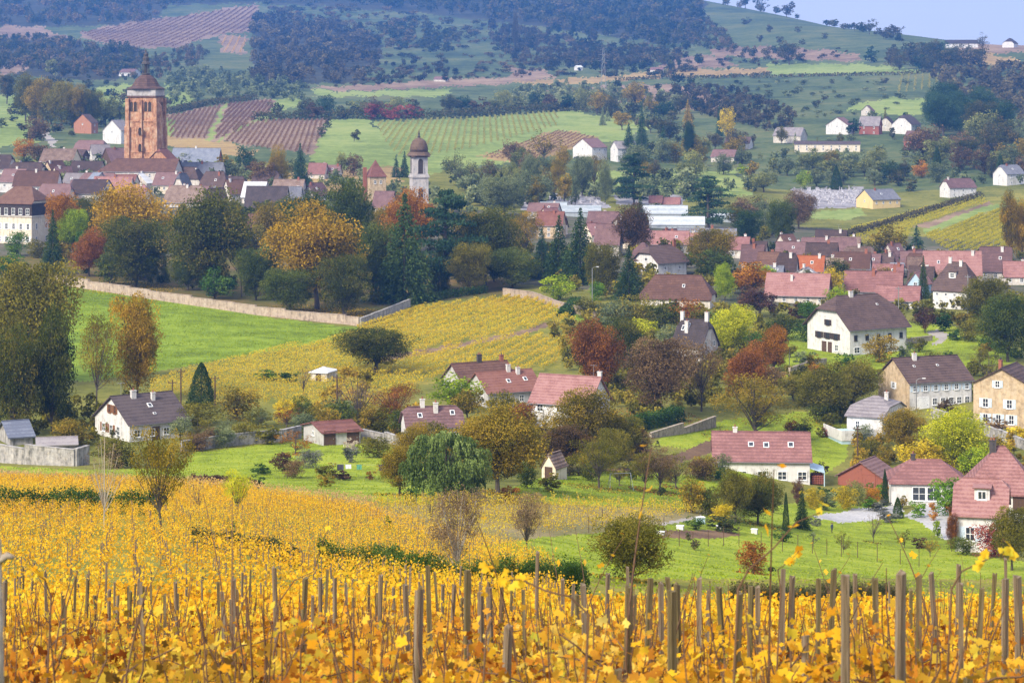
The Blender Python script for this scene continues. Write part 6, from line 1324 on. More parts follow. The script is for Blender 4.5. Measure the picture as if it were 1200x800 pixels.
T(843,160,122,10,'conifer','blueconif','narrow dark conifer touching the bright golden far tree')
T(590,254,206,54,'broad','greygreen','grey-green willow-like tree right of the bell tower')
T(352,226,168,28,'conifer','blueconif','dark spruce top in the town left of the turret')
T(326,222,170,30,'poplar','golive','thin golden poplar left of the dark town spruce')
T(308,222,188,34,'oval','mauve','brownish tree left of the thin golden poplar')
T(400,206,178,14,'poplar','palegreen','pale slim poplar in front of the green meadow')
T(414,206,180,24,'oval','mauve','mauve tree beside the pale slim poplar')
T(464,208,182,12,'conifer','blueconif','left one of two dark conifers beside the bell tower')
T(474,208,177,13,'conifer','blueconif','right one of two dark conifers beside the bell tower')
T(415,166,152,14,'broad','farwood','single small round tree on the green meadow')
T(385,150,136,10,'bush','farwood','small dark bush at the top left of the green meadow')
T(376,160,149,12,'bush','farwood','dark bush at the right end of the mauve vines')
T(604,58,10,9,'poplar','farbrown','tall lone poplar on the far hillside')
T(695,50,34,12,'oval','farbrown','lone brown tree at the foot of the far forest')
T(182,78,60,18,'conifer','farwood','dark tree right behind the church dome')
T(925,76,48,26,'broad','farwood','round dark tree below the skyline pasture')
T(1180,62,40,12,'oval','farbrown','dark tree between the two skyline houses') if False else T(1152,62,38,16,'sparse','farbrown','bare dark tree between the two skyline houses')
T(1000,262,196,20,'oval','conif','dark conifer above the cemetery') if False else T(980,222,194,15,'cone','conif','dark conical tree behind the cemetery')
T(1098,202,172,13,'cone','conif','dark narrow tree before the slate-roofed house at the right edge')
T(1172,216,180,14,'cone','conif','dark conifer at the right edge above the vineyard') 
T(1040,545,520,20,'bush','golive','olive shrub behind the red barn')
T(968,512,502,12,'bush','red','small red shrub beside the white terrace')
T(962,512,498,12,'bush','olive','small square-cut olive bush left of the white terrace')
TS('hiding the walls of the middle farmhouses', [(484,540,494,46,'broad','golive'),(512,528,492,36,'bush','olive'),(548,492,452,40,'broad','golive'),(590,500,458,46,'broad','olive'),(612,505,470,36,'bush','rust'),(636,516,476,36,'sparse','golive'),(655,525,488,34,'bush','golive'),(720,520,478,36,'broad','golive')])
TS('along the front of the left garden', [(308,556,542,26,'bush','hedge'),(330,552,530,30,'bush','plum'),(362,548,526,30,'bush','lavender'),(345,560,538,28,'bush','mauve'),(385,560,544,28,'bush','olive'),(402,562,550,26,'bush','plum'),(300,570,556,20,'bush','hedge'),(380,570,556,22,'bush','golive')])
TS('beside the red-roofed shed', [(318,520,500,34,'bush','olive'),(440,536,512,44,'bush','olive'),(410,542,524,22,'bush','lavender'),(433,562,552,10,'bush','rust')])
TS('along the grey garden wall', [(232,528,506,30,'bush','mauve'),(246,524,500,28,'bush','mauve'),(262,524,498,30,'bush','greygreen'),(285,520,494,36,'bush','olive'),(302,500,478,28,'bush','olive'),(215,510,478,26,'bush','olive')])
TS('behind the red-roofed shed', [(375,500,474,28,'bush','olive'),(400,505,470,38,'bush','dkgreen'),(446,508,478,44,'bush','olive'),(470,512,478,30,'bush','dkgreen'),(315,445,432,30,'bush','green'),(340,448,436,24,'bush','hedge')])
TS('around the willow and the tiny shed', [(483,592,572,18,'bush','hedge'),(618,572,540,28,'oval','dkgreen'),(600,590,570,24,'bush','rust'),(648,576,556,30,'bush','olive'),(560,600,570,26,'sparse','twig'),(505,612,580,26,'bare','twig')])
TS('in the flower bed before the red barn', [(905,600,582,22,'bush','palegreen'),(952,596,570,26,'bush','yellow'),(972,598,578,24,'bush','greygreen'),(990,596,568,28,'bush','yellow'),(1005,592,562,24,'bush','palegreen'),(1022,592,570,20,'bush','orange'),(1030,598,584,26,'bush','lavender'),(935,592,560,16,'oval','plum')])
TS('beside the wide pink roof', [(812,600,560,34,'bush','golive'),(832,604,570,30,'bush','darkolive'),(820,562,536,34,'bush','mauve'),(838,562,544,22,'bush','hedge'),(960,560,540,20,'bush','mauve'),(846,612,590,30,'bush','yellow'),(815,620,606,26,'bush','hedge'),(850,622,604,44,'bush','farwood')])
TS('in the orchard corner', [(716,548,500,40,'bush','olive'),(752,540,500,30,'bush','mauve'),(700,544,520,30,'bush','golive'),(845,560,530,24,'bush','greygreen'),(726,568,540,26,'sparse','olive')])
TS('below the half-hipped white house', [(690,372,350,40,'bush','olive'),(715,392,350,46,'bush','greygreen'),(745,386,345,44,'oval','olive'),(775,395,352,42,'broad','darkolive'),(700,352,330,22,'bush','bright'),(655,352,322,42,'bush','limegreen'),(785,420,380,36,'broad','greygreen'),(722,412,376,34,'conifer','conif'),(825,395,358,38,'broad','olive'),(840,405,365,34,'broad','green'),(690,330,312,30,'bush','golive')])
TS('between the lime tree and the chalet', [(868,440,412,30,'broad','rust'),(890,420,388,34,'bush','green'),(918,398,368,38,'bush','darkolive'),(945,400,376,34,'bush','hedge'),(936,372,352,30,'bush','plum'),(905,462,428,36,'broad','mauve'),(930,470,440,34,'broad','olive'),(940,428,412,22,'bush','greygreen'),(948,378,352,26,'broad','green')])
TS('right of the chalet', [(1075,412,396,22,'bush','olive'),(1120,398,384,26,'bush','hedge'),(1132,384,366,28,'bush','golive'),(1148,430,402,22,'sparse','olive'),(1068,448,428,14,'bush','orange'),(1112,420,410,12,'bush','hedge'),(1042,436,422,14,'bush','olive'),(1066,436,414,16,'sparse','darkolive')])
TS('around the grey retaining wall', [(1108,482,466,26,'bush','mauve'),(1140,498,480,34,'bush','olive'),(1165,508,492,36,'bush','mauve'),(1190,520,500,30,'bush','yellow'),(1010,520,496,24,'bush','greygreen'),(1020,536,514,30,'bush','olive'),(1140,560,520,44,'broad','limegreen'),(1098,570,540,36,'broad','golive'),(1165,572,540,40,'broad','olive')])
TS('on the right lawn', [(953,640,622,14,'sparse','greygreen'),(988,648,622,18,'sparse','olive'),(1024,636,598,22,'bare','twig'),(1060,642,622,20,'sparse','olive'),(1090,652,628,20,'sparse','golive'),(1078,642,630,20,'bush','plum'),(1115,646,600,14,'oval','rust'),(1099,630,610,12,'oval','limegreen'),(1128,650,628,34,'bush','dkgreen'),(955,616,604,14,'bush','lavender'),(1040,612,600,30,'bush','lavender'),(918,634,622,26,'bush','hedge')])
TS('in the gardens beside the mansion', [(20,300,270,30,'bush','green'),(45,302,280,26,'bush','olive'),(6,330,296,40,'broad','green'),(100,310,270,30,'bush','green'),(132,250,222,20,'oval','dkgreen'),(68,270,226,26,'broad','rust'),(92,262,230,24,'broad','darkolive')])
TS('behind the golden chestnut', [(300,300,262,36,'broad','olive'),(322,290,244,36,'broad','dkgreen'),(345,268,226,34,'broad','darkolive'),(270,270,232,24,'broad','olive'),(310,330,286,30,'oval','green'),(455,280,240,24,'broad','golive'),(505,262,238,24,'broad','rust')])
TS('in the big wood left of the church tower', [(8,122,84,24,'broad','farwood'),(30,142,84,34,'broad','olive'),(50,146,90,36,'broad','golive'),(72,148,94,36,'broad','olive'),(92,150,98,34,'broad','golive'),(108,150,104,26,'oval','darkolive'),(124,148,112,28,'broad','palegreen'),(140,146,116,22,'broad','palegreen'),(60,146,106,34,'oval','greygreen'),(84,150,114,34,'oval','darkolive'),(40,140,110,28,'oval','greygreen'),(62,90,70,18,'oval','palegreen'),(74,92,72,18,'oval','farwood')])
TS('at the left edge above the town', [(4,150,138,14,'bush','greygreen'),(25,152,144,14,'bush','farwood'),(42,165,136,26,'broad','mauve'),(36,168,150,14,'oval','mauve'),(28,186,162,26,'oval','orange'),(48,194,168,34,'broad','mauve'),(100,186,176,14,'bush','green')])
TS('right of the church tower', [(220,194,172,22,'oval','greygreen'),(262,200,182,20,'broad','golive'),(288,204,172,28,'oval','blueconif'),(276,206,188,26,'broad','greygreen'),(300,206,190,24,'broad','mauve'),(342,206,186,20,'broad','greygreen'),(372,206,190,22,'broad','farwood'),(248,190,178,16,'oval','palegreen')])
belt('in the misty grove right of the bell tower', [(560,228),(730,222),(735,238),(570,250)], 18, (34,56), (.5,.75), ['broad','oval','sparse','poplar'], ['greygreen','palegreen','greygreen','golive','farwood'], 1)
belt('on the terrace slope left of the white farmhouse', [(515,205),(670,186),(690,212),(540,228)], 14, (24,40), (.6,.9), ['broad','sparse','oval'], ['greygreen','palegreen','mauve','golive'], 2)
belt('between the white farmhouse and the golden far tree', [(735,195),(860,170),(875,200),(800,215),(740,212)], 16, (18,32), (.7,1.1), ['broad','broad','oval','bush'], ['greygreen','golive','palegreen','farbrown','mauve'], 3)
belt('on the wooded slope above the far conifers', [(690,140),(720,118),(800,128),(830,160),(740,170)], 18, (16,32), (.8,1.1), ['broad','oval','conifer'], ['farwood','blueconif','golive','farwood','greygreen'], 4)
belt('below the long low cream building', [(860,205),(1000,188),(1100,192),(1100,212),(880,232)], 20, (15,27), (.9,1.3), ['broad','broad','oval'], ['palegreen','greygreen','golive','palegreen','limegreen'], 5)
belt('around the hillside houses', [(900,172),(960,150),(1080,138),(1090,180),(1000,182)], 14, (12,22), (.6,1.), ['broad','oval','conifer'], ['greygreen','blueconif','olive','farwood'], 6)
belt('on the right hillside above the slate-roofed house', [(1080,185),(1200,158),(1215,215),(1110,212)], 20, (26,42), (.8,1.1), ['broad','broad','oval'], ['greygreen','palegreen','golive','mauve','farwood'], 7)
belt('in the dark pine clump on the right hillside', [(1088,150),(1110,138),(1165,150),(1175,172),(1100,170)], 13, (34,56), (.7,.9), ['broad','oval'], ['blueconif','blueconif','farwood'], 8)
belt('of the hilltop wood on the right', [(1010,74),(1080,66),(1150,74),(1155,86),(1060,84)], 18, (18,30), (.8,1.1), ['broad','oval'], ['farwood','blueconif','farwood','farbrown'], 9)
belt('left of the cemetery', [(850,262),(915,240),(930,268),(905,284)], 9, (20,34), (.8,1.1), ['broad','oval','bush'], ['greygreen','olive','mauve','farwood'], 10)
belt('on the skyline ridge', [(870,8),(930,17),(1000,34),(1060,46),(1050,52),(1000,38),(930,22),(870,12)], 20, (9,19), (.7,1.2), ['broad','sparse'], ['farwood','farbrown'], 11)
belt('behind the yellow house by the cemetery', [(950,216),(1100,204),(1110,226),(1060,230),(1040,222)], 10, (14,26), (.8,1.1), ['broad','oval','bush'], ['conif','orange','greygreen','farwood'], 12)
belt('along the hedge above the striped vineyard', [(300,138),(690,124),(690,130),(300,143)], 20, (14,26), (.9,1.3), ['broad','bush','oval'], ['farwood','blueconif','palegreen','mauve','farwood'], 13)
TS('in the red hedge above the striped vineyard', [(438,140,122,20,'bush','red'),(456,140,122,22,'bush','red'),(474,139,123,22,'bush','red'),(488,138,124,18,'bush','red')])
belt('dotted over the far pastures', [(540,45),(800,55),(840,90),(640,85)], 10, (5,10), (.9,1.5), ['bush','broad'], ['farwood','farbrown'], 14)
belt('dotted over the skyline pastures', [(850,14),(1000,45),(1090,70),(880,60)], 8, (5,9), (.9,1.5), ['bush'], ['farwood','farbrown'], 15)
belt('dotted over the hill above the long low building', [(900,95),(1040,95),(1000,130),(900,125)], 7, (5,9), (1.,1.8), ['bush'], ['farwood','farbrown','greygreen'], 16)
# far woods that read as one mass
wood('forest','dark blue forest along the top of the far hill on the left', [(-60,-40),(300,-40),(300,2),(195,8),(182,30),(-60,32)], 620, (10,17), 'farwood')
wood('forest','dark blue forest covering the top of the far hill in the middle', [(300,-40),(820,-45),(824,46),(780,56),(720,44),(660,36),(600,27),(540,20),(480,12),(400,5),(300,3)], 1250, (10,18), 'farwood')
wood('forest','purple-brown bare wood below the far pastures', [(296,26),(330,20),(352,30),(392,30),(420,40),(450,55),(446,70),(425,84),(432,98),(296,100)], 330, (12,18), 'farbrown')
wood('forest','dark wooded band on the left slope', [(-20,52),(50,44),(95,56),(165,60),(172,74),(130,92),(60,86),(-20,84)], 330, (9,15), 'farwood')
wood('forest','dark copses in the middle of the far pastures', [(452,40),(478,28),(505,38),(535,50),(530,66),(480,60),(455,64)], 60, (12,17), 'farwood')
wood('forest','brown thickets on the far middle slope', [(560,30),(640,42),(700,58),(760,60),(810,66),(790,78),(700,80),(650,84),(600,74)], 420, (6,13), 'farbrown')
wood('forest','scattered thickets under the far bare wood', [(420,82),(470,72),(530,80),(545,96),(440,100)], 60, (6,11), 'farbrown')
wood('forest','silvery grey scrub below the far fields on the left', [(196,92),(240,84),(300,96),(360,104),(350,122),(300,116),(240,120),(200,128)], 190, (9,15), 'greygreen')
wood('forest','wooded slope behind the striped vineyard on the right', [(600,106),(700,104),(800,116),(780,150),(690,130),(600,130)], 300, (8,14), 'greygreen')
wood('forest','brown scrub slope above the golden far tree', [(780,108),(850,106),(930,130),(930,160),(830,140)], 300, (7,13), 'farbrown')
wood('forest','dark scrub on the left slope under the mauve vines', [(0,60),(60,90),(180,100),(230,82),(250,60),(210,58),(170,76),(60,80)], 150, (6,12), 'farwood')
wood('forest','scrubby belt between the river trees and the right hillside', [(790,205),(900,178),(1100,180),(1200,200),(1200,218),(900,222),(800,232)], 120, (8,15), 'greygreen')
wood('forest','scrub on the far right hillside below the skyline houses', [(1090,88),(1220,80),(1220,160),(1180,160),(1110,120)], 300, (10,18), 'farbrown')
wood('shrubbery','undergrowth among the gardens in the centre of the valley', [(640,385),(700,378),(860,360),(900,395),(860,470),(760,500),(700,470),(665,440)], 420, (9,24), 'olive', 0, cat='shrubbery')
wood('shrubbery','garden undergrowth behind the town park', [(60,260),(300,250),(600,262),(640,330),(560,335),(440,320),(300,300),(60,310)], 420, (10,26), 'darkolive', 0, cat='shrubbery')

wood('shrubbery','garden shrubs around the farmhouses in the middle of the valley', [(400,440),(470,470),(520,500),(640,500),(760,500),(740,540),(640,555),(560,570),(470,520),(430,505),(360,495)], 230, (9,24), 'golive', 0, cat='shrubbery')
wood('shrubbery','shrubs at the foot of the dark trees on the left', [(-30,480),(60,470),(200,470),(240,500),(110,520),(20,515)], 110, (10,24), 'olive', 0, cat='shrubbery')
wood('shrubbery','garden shrubs between the houses on the right', [(900,425),(1040,440),(1200,440),(1210,480),(1100,470),(1060,480),(1000,500),(940,480),(880,470)], 130, (7,18), 'olive', 0, cat='shrubbery')
wood('shrubbery','garden shrubs along the right-hand walls and annexes', [(1000,520),(1060,520),(1210,520),(1215,570),(1090,560),(1000,560)], 110, (8,20), 'golive', 0, cat='shrubbery')
wood('shrubbery','bushes behind the town roofs on the right', [(900,292),(1000,292),(1060,300),(1210,305),(1210,330),(1000,318),(900,322)], 110, (10,20), 'darkolive', 0, cat='shrubbery')
wood('shrubbery','bushes between the town gardens and the chalet lawn', [(880,372),(1000,352),(1200,352),(1210,392),(1150,395),(1090,380),(980,376),(900,386)], 150, (8,20), 'olive', 0, cat='shrubbery')
wood('shrubbery','bushes among the houses below the glasshouses', [(620,300),(900,280),(900,345),(820,350),(700,350),(640,335)], 180, (10,24), 'olive', 0, cat='shrubbery')
wood('shrubbery','trees and bushes between the town and the church hill', [(20,190),(110,186),(230,200),(430,212),(560,240),(560,262),(300,232),(60,232)], 240, (9,20), 'greygreen', 0, cat='shrubbery')
wood('shrubbery','grey-green garden trees behind the glasshouses', [(520,200),(620,225),(800,215),(860,240),(700,235),(560,250)], 150, (12,26), 'greygreen', 0, cat='shrubbery')
wood('shrubbery','low scrub over the hill below the skyline pastures', [(800,95),(1080,92),(1060,128),(960,140),(820,125)], 90, (3,7), 'greygreen', 0, (1.2,3.), cat='shrubbery')
wood('shrubbery','dark scrub around the mauve vineyards on the church hill', [(0,95),(110,96),(200,120),(190,160),(160,150),(60,165),(20,170)], 90, (6,14), 'farwood', 0, (1.,1.8), cat='shrubbery')
wood('shrubbery','hedges and scrub across the far pastures', [(420,30),(560,40),(800,60),(820,90),(600,94),(430,98)], 260, (3,8), 'farwood', 0, (1.2,3.2), cat='shrubbery')
wood('forest','far trees along the skyline on the right', [(850,2),(930,17),(1000,33),(1055,46),(1060,52),(1000,38),(920,20),(850,8)], 70, (6,12), 'farwood', 0, (1.,1.6))

wood('shrubbery','low shrubs under the park trees behind the pink stone wall', [(70,318),(200,338),(320,352),(430,362),(560,330),(600,335),(590,318),(440,330),(300,318),(120,300)], 85, (8,20), 'darkolive', 0, cat='shrubbery')
wood('shrubbery','scrub filling the dips of the far pastures', [(300,2),(420,10),(560,28),(640,40),(640,56),(540,46),(440,34),(330,18)], 110, (4,9), 'farwood', 0, (1.2,3.), cat='shrubbery')
wood('shrubbery','brown scrub around the far field strips', [(360,96),(540,84),(800,74),(1000,56),(1000,66),(800,90),(600,92),(360,106)], 110, (3,7), 'farbrown', 0, (1.2,3.), cat='shrubbery')
wood('forest','bluish wood on the shoulder of the hill below the skyline pasture', [(820,20),(850,40),(860,60),(930,62),(900,72),(830,60),(790,46)], 120, (6,11), 'farwood', .1, (.9,1.6))
def litter(px, base, wpx, pal):
    x, y, z = at(px, base); r = wpx*y/F*.65; k = int(r*r*3.1*5); a = rng.random(k)*6.283; q = r*rng.random(k)**.7
    X = x+np.cos(a)*q; Y = y+np.sin(a)*q*1.3; P = np.stack([X, Y, zw(X, Y)+.05], 1); V, Fq = quads(P, .13*rng.uniform(.6, 1.4, k), .8, None, .0)
    o = npmesh('fallen_leaves', V, Fq, M['leaf_'+pal], lr=np.repeat(rng.random(k), 4)); o['kind'] = 'stuff'; tag(o, 'fallen leaves on the lawn under a tree', 'leaves')
for px, ro, w, pl in [(738,680,90,'golive'),(702,572,64,'golive'),(773,577,56,'rust'),(756,574,40,'golive'),(792,572,40,'rust'),(468,580,50,'gold'),(346,532,36,'orange'),(882,672,36,'rust'),(888,614,60,'golive'),(964,494,66,'golive'),(1000,478,60,'golive'),(583,578,90,'gold'),(1056,532,60,'gold'),(1120,552,80,'yellow'),(770,486,80,'rust'),(908,436,40,'orange'),(161,470,60,'gold'),(886,518,100,'golive'),(1024,636,22,'golive'),(400,368,90,'gold'),(370,366,110,'gold'),(150,338,90,'gold')]: litter(px, ro, w, pl)

belt('in the meadow behind the wide pink roof', [(840,520),(900,470),(990,470),(1000,500),(960,520)], 9, (18,36), (.8,1.2), ['broad','bush','oval'], ['olive','golive','darkolive','rust'], 21)
belt('in the orchard below the farmhouses', [(640,545),(740,540),(830,560),(830,575),(650,562)], 9, (14,30), (.8,1.3), ['bush','broad','sparse'], ['olive','golive','mauve','darkolive'], 22)
belt('between the red barn and the white annex', [(985,600),(1060,575),(1130,600),(1125,612),(1000,604)], 8, (10,22), (.9,1.4), ['bush','broad'], ['golive','bright','greygreen','orange'], 23)
belt('on the chalet lawn', [(900,400),(960,428),(1100,420),(1160,410),(1160,440),(940,450)], 10, (10,24), (.8,1.3), ['bush','broad','oval'], ['olive','green','golive','orange'], 24)
belt('behind the left garden wall', [(200,515),(330,498),(450,500),(450,508),(220,522)], 10, (18,36), (.8,1.3), ['bush','broad','sparse'], ['olive','golive','rust','greygreen'], 25)
hedge([(958,578),(990,582),(1012,585)], 7, 6, 'hedge', 'low clipped hedge right of the wide pink roof')
hedge([(1060,470),(1044,486),(1036,500)], 7, 6, 'hedge', 'short hedge climbing to the long white house')
grass('short grass of the bright right lawn', [(560,640),(640,628),(740,622),(800,608),(850,598),(960,588),(1040,592),(1110,628),(1140,650),(1220,660),(1220,720),(640,720)], 60000)
grass('short grass of the orchard lawn', [(600,585),(600,572),(645,556),(700,548),(850,560),(846,592),(800,600),(700,596)], 30000)
grass('short grass of the left garden', [(-30,545),(100,550),(200,548),(230,530),(330,518),(440,520),(520,560),(560,575),(560,586),(480,590),(300,573),(120,562)], 40000)
grass('grass of the green field below the park wall', [(75,335),(200,354),(330,376),(422,386),(300,414),(190,434),(110,446)], 60000, .25)
grass('grass of the chalet lawn', [(895,385),(960,375),(1110,380),(1180,400),(1190,425),(1120,430),(1000,450),(920,440)], 40000, .2)
grass('grass behind the wide pink roof', [(760,520),(850,492),(960,480),(1000,500),(960,560),(840,565)], 30000)
belt('among the big park trees', [(110,318),(300,336),(430,350),(600,322),(600,332),(430,358),(120,332)], 15, (34,72), (.6,.85), ['oval','oval','broad','conifer'], ['dkgreen','darkolive','dkgreen','olive'], 31)
belt('behind the park trees', [(60,285),(300,280),(440,292),(600,290),(600,300),(440,305),(60,295)], 14, (34,60), (.6,.9), ['oval','broad'], ['dkgreen','darkolive','golive','olive'], 32)
belt('among the roofs on the right', [(890,325),(1000,322),(1090,330),(1190,335),(1190,350),(1000,350),(890,345)], 12, (14,30), (.7,1.1), ['oval','broad','bush'], ['golive','olive','darkolive','limegreen'], 33)
# ------------------------------------------------------------------ cemetery
M['grave'] = flat_mat('grave_marble', (.42, .41, .43), .4, 0, .4, .6, .8)
gm = []
for v in range(4):
    b = MB(); b.box(-.5, .5, -1.0, 1.0, 0, .35); s = MB()
    if v < 2: s.box(-.45, .45, .75, .95, .352, 1.3+.3*v)
    elif v == 2: s.box(-.1, .1, .8, .95, .352, 1.9); s.box(-.4, .4, .8, .95, 1.3, 1.5)
    else: s.v, s.f = [], []; s.box(-.45, .45, .75, .95, .352, 1.0); s.lathe([(.45, 1.0), (.32, 1.3), (.02, 1.45)], 4, (0, .85), math.pi/4)
    gm.append((b.me('grave_slab'), s.me('headstone')))
def graves(poly, n, lab, grp):
    xs = [p[0] for p in poly]; ys = [p[1] for p in poly]; c = 0
    while c < n:
        px = random.uniform(min(xs), max(xs)); ro = random.uniform(min(ys), max(ys))
        if not inpoly(px, ro, poly): continue
        x, y, z = at(px, ro); a, s = gm[random.randrange(4)]; t = thing('tombstone', lab, 'tombstone', (x, y, z), R(random.choice((8, 12, 98))), grp); t.scale = (1.5, 1.5, 1.4); c += 1
        link('grave_slab', a, M['grave'], t); link('headstone', s, M['grave'], t)
graves([(934,224),(1008,222),(1010,240),(930,243)], 120, 'pale tombstone in the cemetery beside the yellow house', 'tombstones in the cemetery beside the yellow house')
graves([(615,232),(700,231),(712,242),(615,244)], 70, 'grey tombstone in the cemetery behind the glasshouses', 'tombstones in the cemetery behind the glasshouses')
# ------------------------------------------------------------------ lawn fence posts, garden things, people, cars
b = MB(); b.tube([(0, 0, -.3), (0, 0, 1.7)], [.045, .04], 5); pm = b.me('fence_post')
for px, ro in [(935,647),(952,648),(969,650),(986,652),(1005,654),(1028,658),(1055,661),(1077,664),(690,624),(706,618),(724,640),(742,636),(760,628),(778,624),(796,640),(812,640),(830,640),(848,639),(866,639),(892,645),(917,646)]:
    FPI = globals().get('FPI', {'f': 0, 'm': 0}); kf = 'f' if px > 925 else 'm'; FPI[kf] += 1
    o = link('fence_post', pm, M['darkwood']); o.location = at(px, ro); o.scale = (1, 1, random.uniform(.9, 1.5)); tag(o, '%s fence post from the left %s' % (ORD[FPI[kf]-1].capitalize(), 'in the line before the person on the lawn' if kf == 'f' else 'in the middle line around the dug bed'), 'fence post', 'fence posts on the right lawn')
def crate(px, ro, w, h, mat, label, cat='box'):
    x, y, z = at(px, ro); u = y/F; t = thing('garden_box', label, cat, (x, y, z), R(random.uniform(-20, 30))); m = MB(); m.box(-w*u/2, w*u/2, -w*u*.35, w*u*.35, -.1, h*u); m.obj('body', M[mat], t)
    l = MB(); l.box(-w*u*.55, w*u*.55, -w*u*.4, w*u*.4, h*u, h*u+.08); l.obj('lid', M['frame'], t)
crate(797,620,8,4,'white','white garden box on the dug bed, middle of three'); crate(821,613,9,7,'bluewall','bluish cube-shaped box at the edge of the lawn shrubs'); crate(884,625,7,5,'white','white box alone near the dark shrubs'); crate(843,619,7,3,'white','low white box right of the bluish cube'); crate(774,626,9,3,'greywall','flat grey box at the left end of the dug bed'); crate(1061,588,10,7,'bluewall','dark covered barbecue beside the white annex')
def person(px, ro, hpx, top, trou, label, rz=0, stride=.12):
    x, y, z = at(px, ro); h = hpx*y/F; t = thing('person', label, 'person', (x, y, z), rz)
    J = [(0,0,.53),(0,0,.66),(0,.01,.80),(0,.0,.855),(0,-.012,.90),(0,-.012,.955), (-.055,0,.50),(-.06,-stride*.4,.28),(-.06,-stride*.2,.045),(-.06,-stride*.2-.07,.02),(.055,0,.50),(.06,stride*.5,.28),(.06,stride*.9,.05),(.06,stride*.9-.07,.02),(-.10,0,.80),(-.135,.03,.65),(-.14,-.03,.51),(.10,0,.80),(.135,.02,.65),(.14,-.06,.52)]
    E = [(0,1),(1,2),(2,3),(3,4),(4,5),(0,6),(6,7),(7,8),(8,9),(0,10),(10,11),(11,12),(12,13),(2,14),(14,15),(15,16),(2,17),(17,18),(18,19)]
    Rr = [.085,.08,.085,.032,.052,.045,.055,.04,.027,.02,.055,.04,.027,.02,.045,.032,.02,.045,.032,.02]
    me = bpy.data.meshes.new('body'); me.from_pydata([(a*h, b*h, c*h) for a, b, c in J], E, []); o = link('body', me, None, t)
    md = o.modifiers.new('skin', 'SKIN')
    for i, r in enumerate(Rr): sv = me.skin_vertices[0].data[i]; sv.radius = (r*h, r*h*.8); sv.use_root = (i == 0)
    o.modifiers.new('sub', 'SUBSURF').levels = 1; o.modifiers['sub'].render_levels = 1
    m, nt, bs, out = newmat('clothing'); tc = N(nt, 'ShaderNodeTexCoord'); sx = N(nt, 'ShaderNodeSeparateXYZ'); nt.links.new(tc.outputs['Object'], sx.inputs[0])
    r = N(nt, 'ShaderNodeValToRGB'); r.color_ramp.interpolation = 'CONSTANT'; el = r.color_ramp.elements; el[0].color = (.03, .025, .02, 1); el[1].position = .05; el[1].color = (*trou, 1)
    a = el.new(.53); a.color = (*top, 1); a = el.new(.855); a.color = (.45, .27, .19, 1)
    nt.links.new(mathn(nt, 'MULTIPLY', sx.outputs[2], 1/h), r.inputs[0]); nt.links.new(r.outputs[0], bs.inputs['Base Color']); me.materials.append(m)
    hm = MB(); hm.lathe([(.045*h, .925*h), (.056*h, .95*h), (.05*h, .985*h), (.02*h, 1.005*h)], 10, (0, .008*h)); hm.obj('hair', M['darkwood'], t, True)
person(975, 625, 13, (.05,.07,.12), (.05,.04,.04), 'person in a dark blue top standing on the right lawn', .6)
person(648, 348, 11, (.06,.12,.30), (.04,.05,.10), 'person in blue walking along the upper vineyard wall', 1.2)
person(657, 350, 11, (.35,.33,.36), (.08,.08,.1), 'person in grey walking behind the one in blue by the vineyard wall', 1.2)
def car(px, ro, wpx, col, label, rz=0):
    x, y, z = at(px, ro); L = max(3.9, min(5, wpx*y/F)); t = thing('parked_car', label, 'car', (x, y, z+.02), rz); b = MB()
    pr = [(-L/2, .35), (-L/2, .85), (-L*.42, .98), (-L*.3, 1.02), (-L*.2, 1.42), (L*.2, 1.45), (L*.34, 1.0), (L*.47, .9), (L/2, .7), (L/2, .35)]
    for s in (-.85, .85): b.poly([(q, s, w) for q, w in pr])
    for (q, w), (q2, w2) in zip(pr, pr[1:]+pr[:1]): b.poly([(q, -.85, w), (q2, -.85, w2), (q2, .85, w2), (q, .85, w)])
    b.obj('body', flat_mat('car_paint', col, .3, .1, .5, .05), t)
    for s in (-.856, .856): g = MB(); g.poly([(-L*.17, s, 1.02), (L*.3, s, 1.02), (L*.19, s, 1.38), (-L*.15, s, 1.36)]); g.obj('side_window', M['glass'], t)
    for s in (-.8, .8):
        for q in (-L*.31, L*.31): w = MB(); w.tube([(q, s-.1, .32), (q, s+.1, .32)], .33, 14); w.obj('wheel', M['chimdark'], t)
car(677, 186, 12, (.02,.03,.08), 'dark blue car parked beside the white farmhouse', .2)
car(1083, 178, 11, (.7,.7,.72), 'white car parked below the white villa', .1)
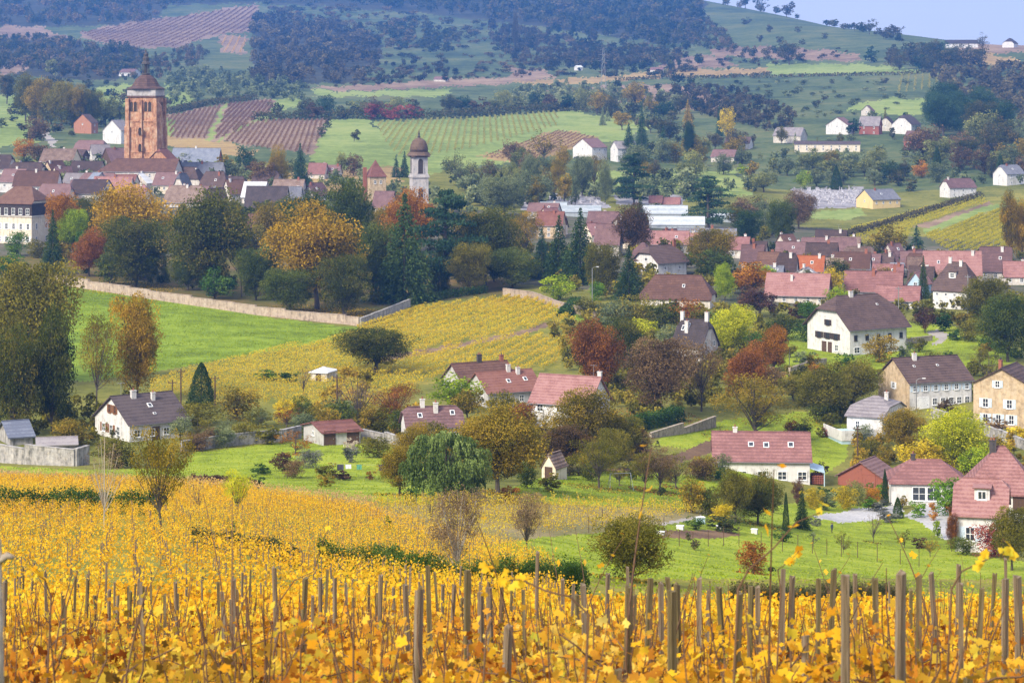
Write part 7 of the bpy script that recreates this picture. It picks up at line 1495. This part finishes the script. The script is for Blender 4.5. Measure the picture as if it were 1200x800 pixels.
# garden swing and washing line
x, y, z = at(727, 573); t = thing('garden_swing', 'metal garden swing frame on the orchard lawn', 'swing', (x, y, z), R(10)); b = MB()
for s in (-1.5, 1.5): b.tube([(s*1.15, -.9, -.1), (s, 0, 2.3), (s*1.15, .9, -.1)], .05, 5)
b.tube([(-1.5, 0, 2.3), (1.5, 0, 2.3)], .05, 5); b.obj('frame', M['metal'], t); b = MB(); b.box(-.3, .3, -.15, .15, .55, .6); b.obj('seat', M['brownframe'], t); b = MB(); [b.tube([(q, 0, .58), (q, 0, 2.3)], .015, 4) for q in (-.28, .28)]; b.obj('chain', M['metal'], t)
x, y, z = at(437, 560); t = thing('washing_line', 'washing line strung across the left garden lawn', 'washing line', (x, y, z), R(4)); b = MB(); w = 5.5
for q in (-w, w): b.tube([(q, 0, -.2), (q, 0, 2.0)], .05, 5); b.tube([(q, -.5, 1.95), (q, .5, 1.95)], .04, 4)
b.obj('posts', M['metal'], t); b = MB(); b.tube([(-w, 0, 1.98), (0, 0, 1.85), (w, 0, 1.98)], .012, 4); b.obj('line', M['metal'], t)
for i, (q, c, hh, ww, lab) in enumerate([(-4.5,(.06,.06,.08),.8,.9,'black garment at the left of the washing line'),(-3.4,(.75,.75,.78),.6,.8,'white cloth at the left of the washing line'),(-1.9,(.10,.30,.20),.7,.7,'green shirt hanging on the washing line'),(1.2,(.05,.05,.07),.9,.8,'black trousers in the middle of the washing line'),(2.1,(.6,.06,.08),.8,.7,'red shirt on the washing line'),(3.0,(.05,.06,.12),1.0,.8,'navy garment on the washing line'),(4.2,(.75,.72,.8),1.0,.9,'white sheet at the right of the washing line')]):
    b = MB(); n = 6
    for k in range(n): x0 = -ww/2+ww*k/n; x1 = x0+ww/n; y0 = .04*math.sin(k*2); y1 = .04*math.sin((k+1)*2); b.poly([(x0, y0, -hh), (x1, y1, -hh), (x1, y1*.3, 0), (x0, y0*.3, 0)])
    m = b.me('laundry'); o = link('laundry', m, flat_mat('cloth', c, .9)); md = o.modifiers.new('thick', 'SOLIDIFY'); md.thickness = .02
    o.location = (x+q*math.cos(R(4)), y+q*math.sin(R(4)), z+1.88+.02*abs(q)); o.rotation_euler = (0, 0, R(4)); tag(o, lab, 'laundry')
def haze():
    m = bpy.data.materials.new('haze'); m.use_nodes = True; nt = m.node_tree; nt.nodes.clear()
    o = N(nt, 'ShaderNodeOutputMaterial'); v = N(nt, 'ShaderNodeVolumePrincipled')
    v.inputs['Color'].default_value = (*HAZE_COL, 1); v.inputs['Density'].default_value = HAZE; v.inputs['Anisotropy'].default_value = 0.0
    nt.links.new(v.outputs[0], o.inputs['Volume'])
    b = MB(); b.box(-16000, 16000, -70, 7700, -260, 430); o = b.obj('haze', m); o['kind'] = 'stuff'; tag(o, 'pale blue autumn haze filling the valley', 'haze')
haze()
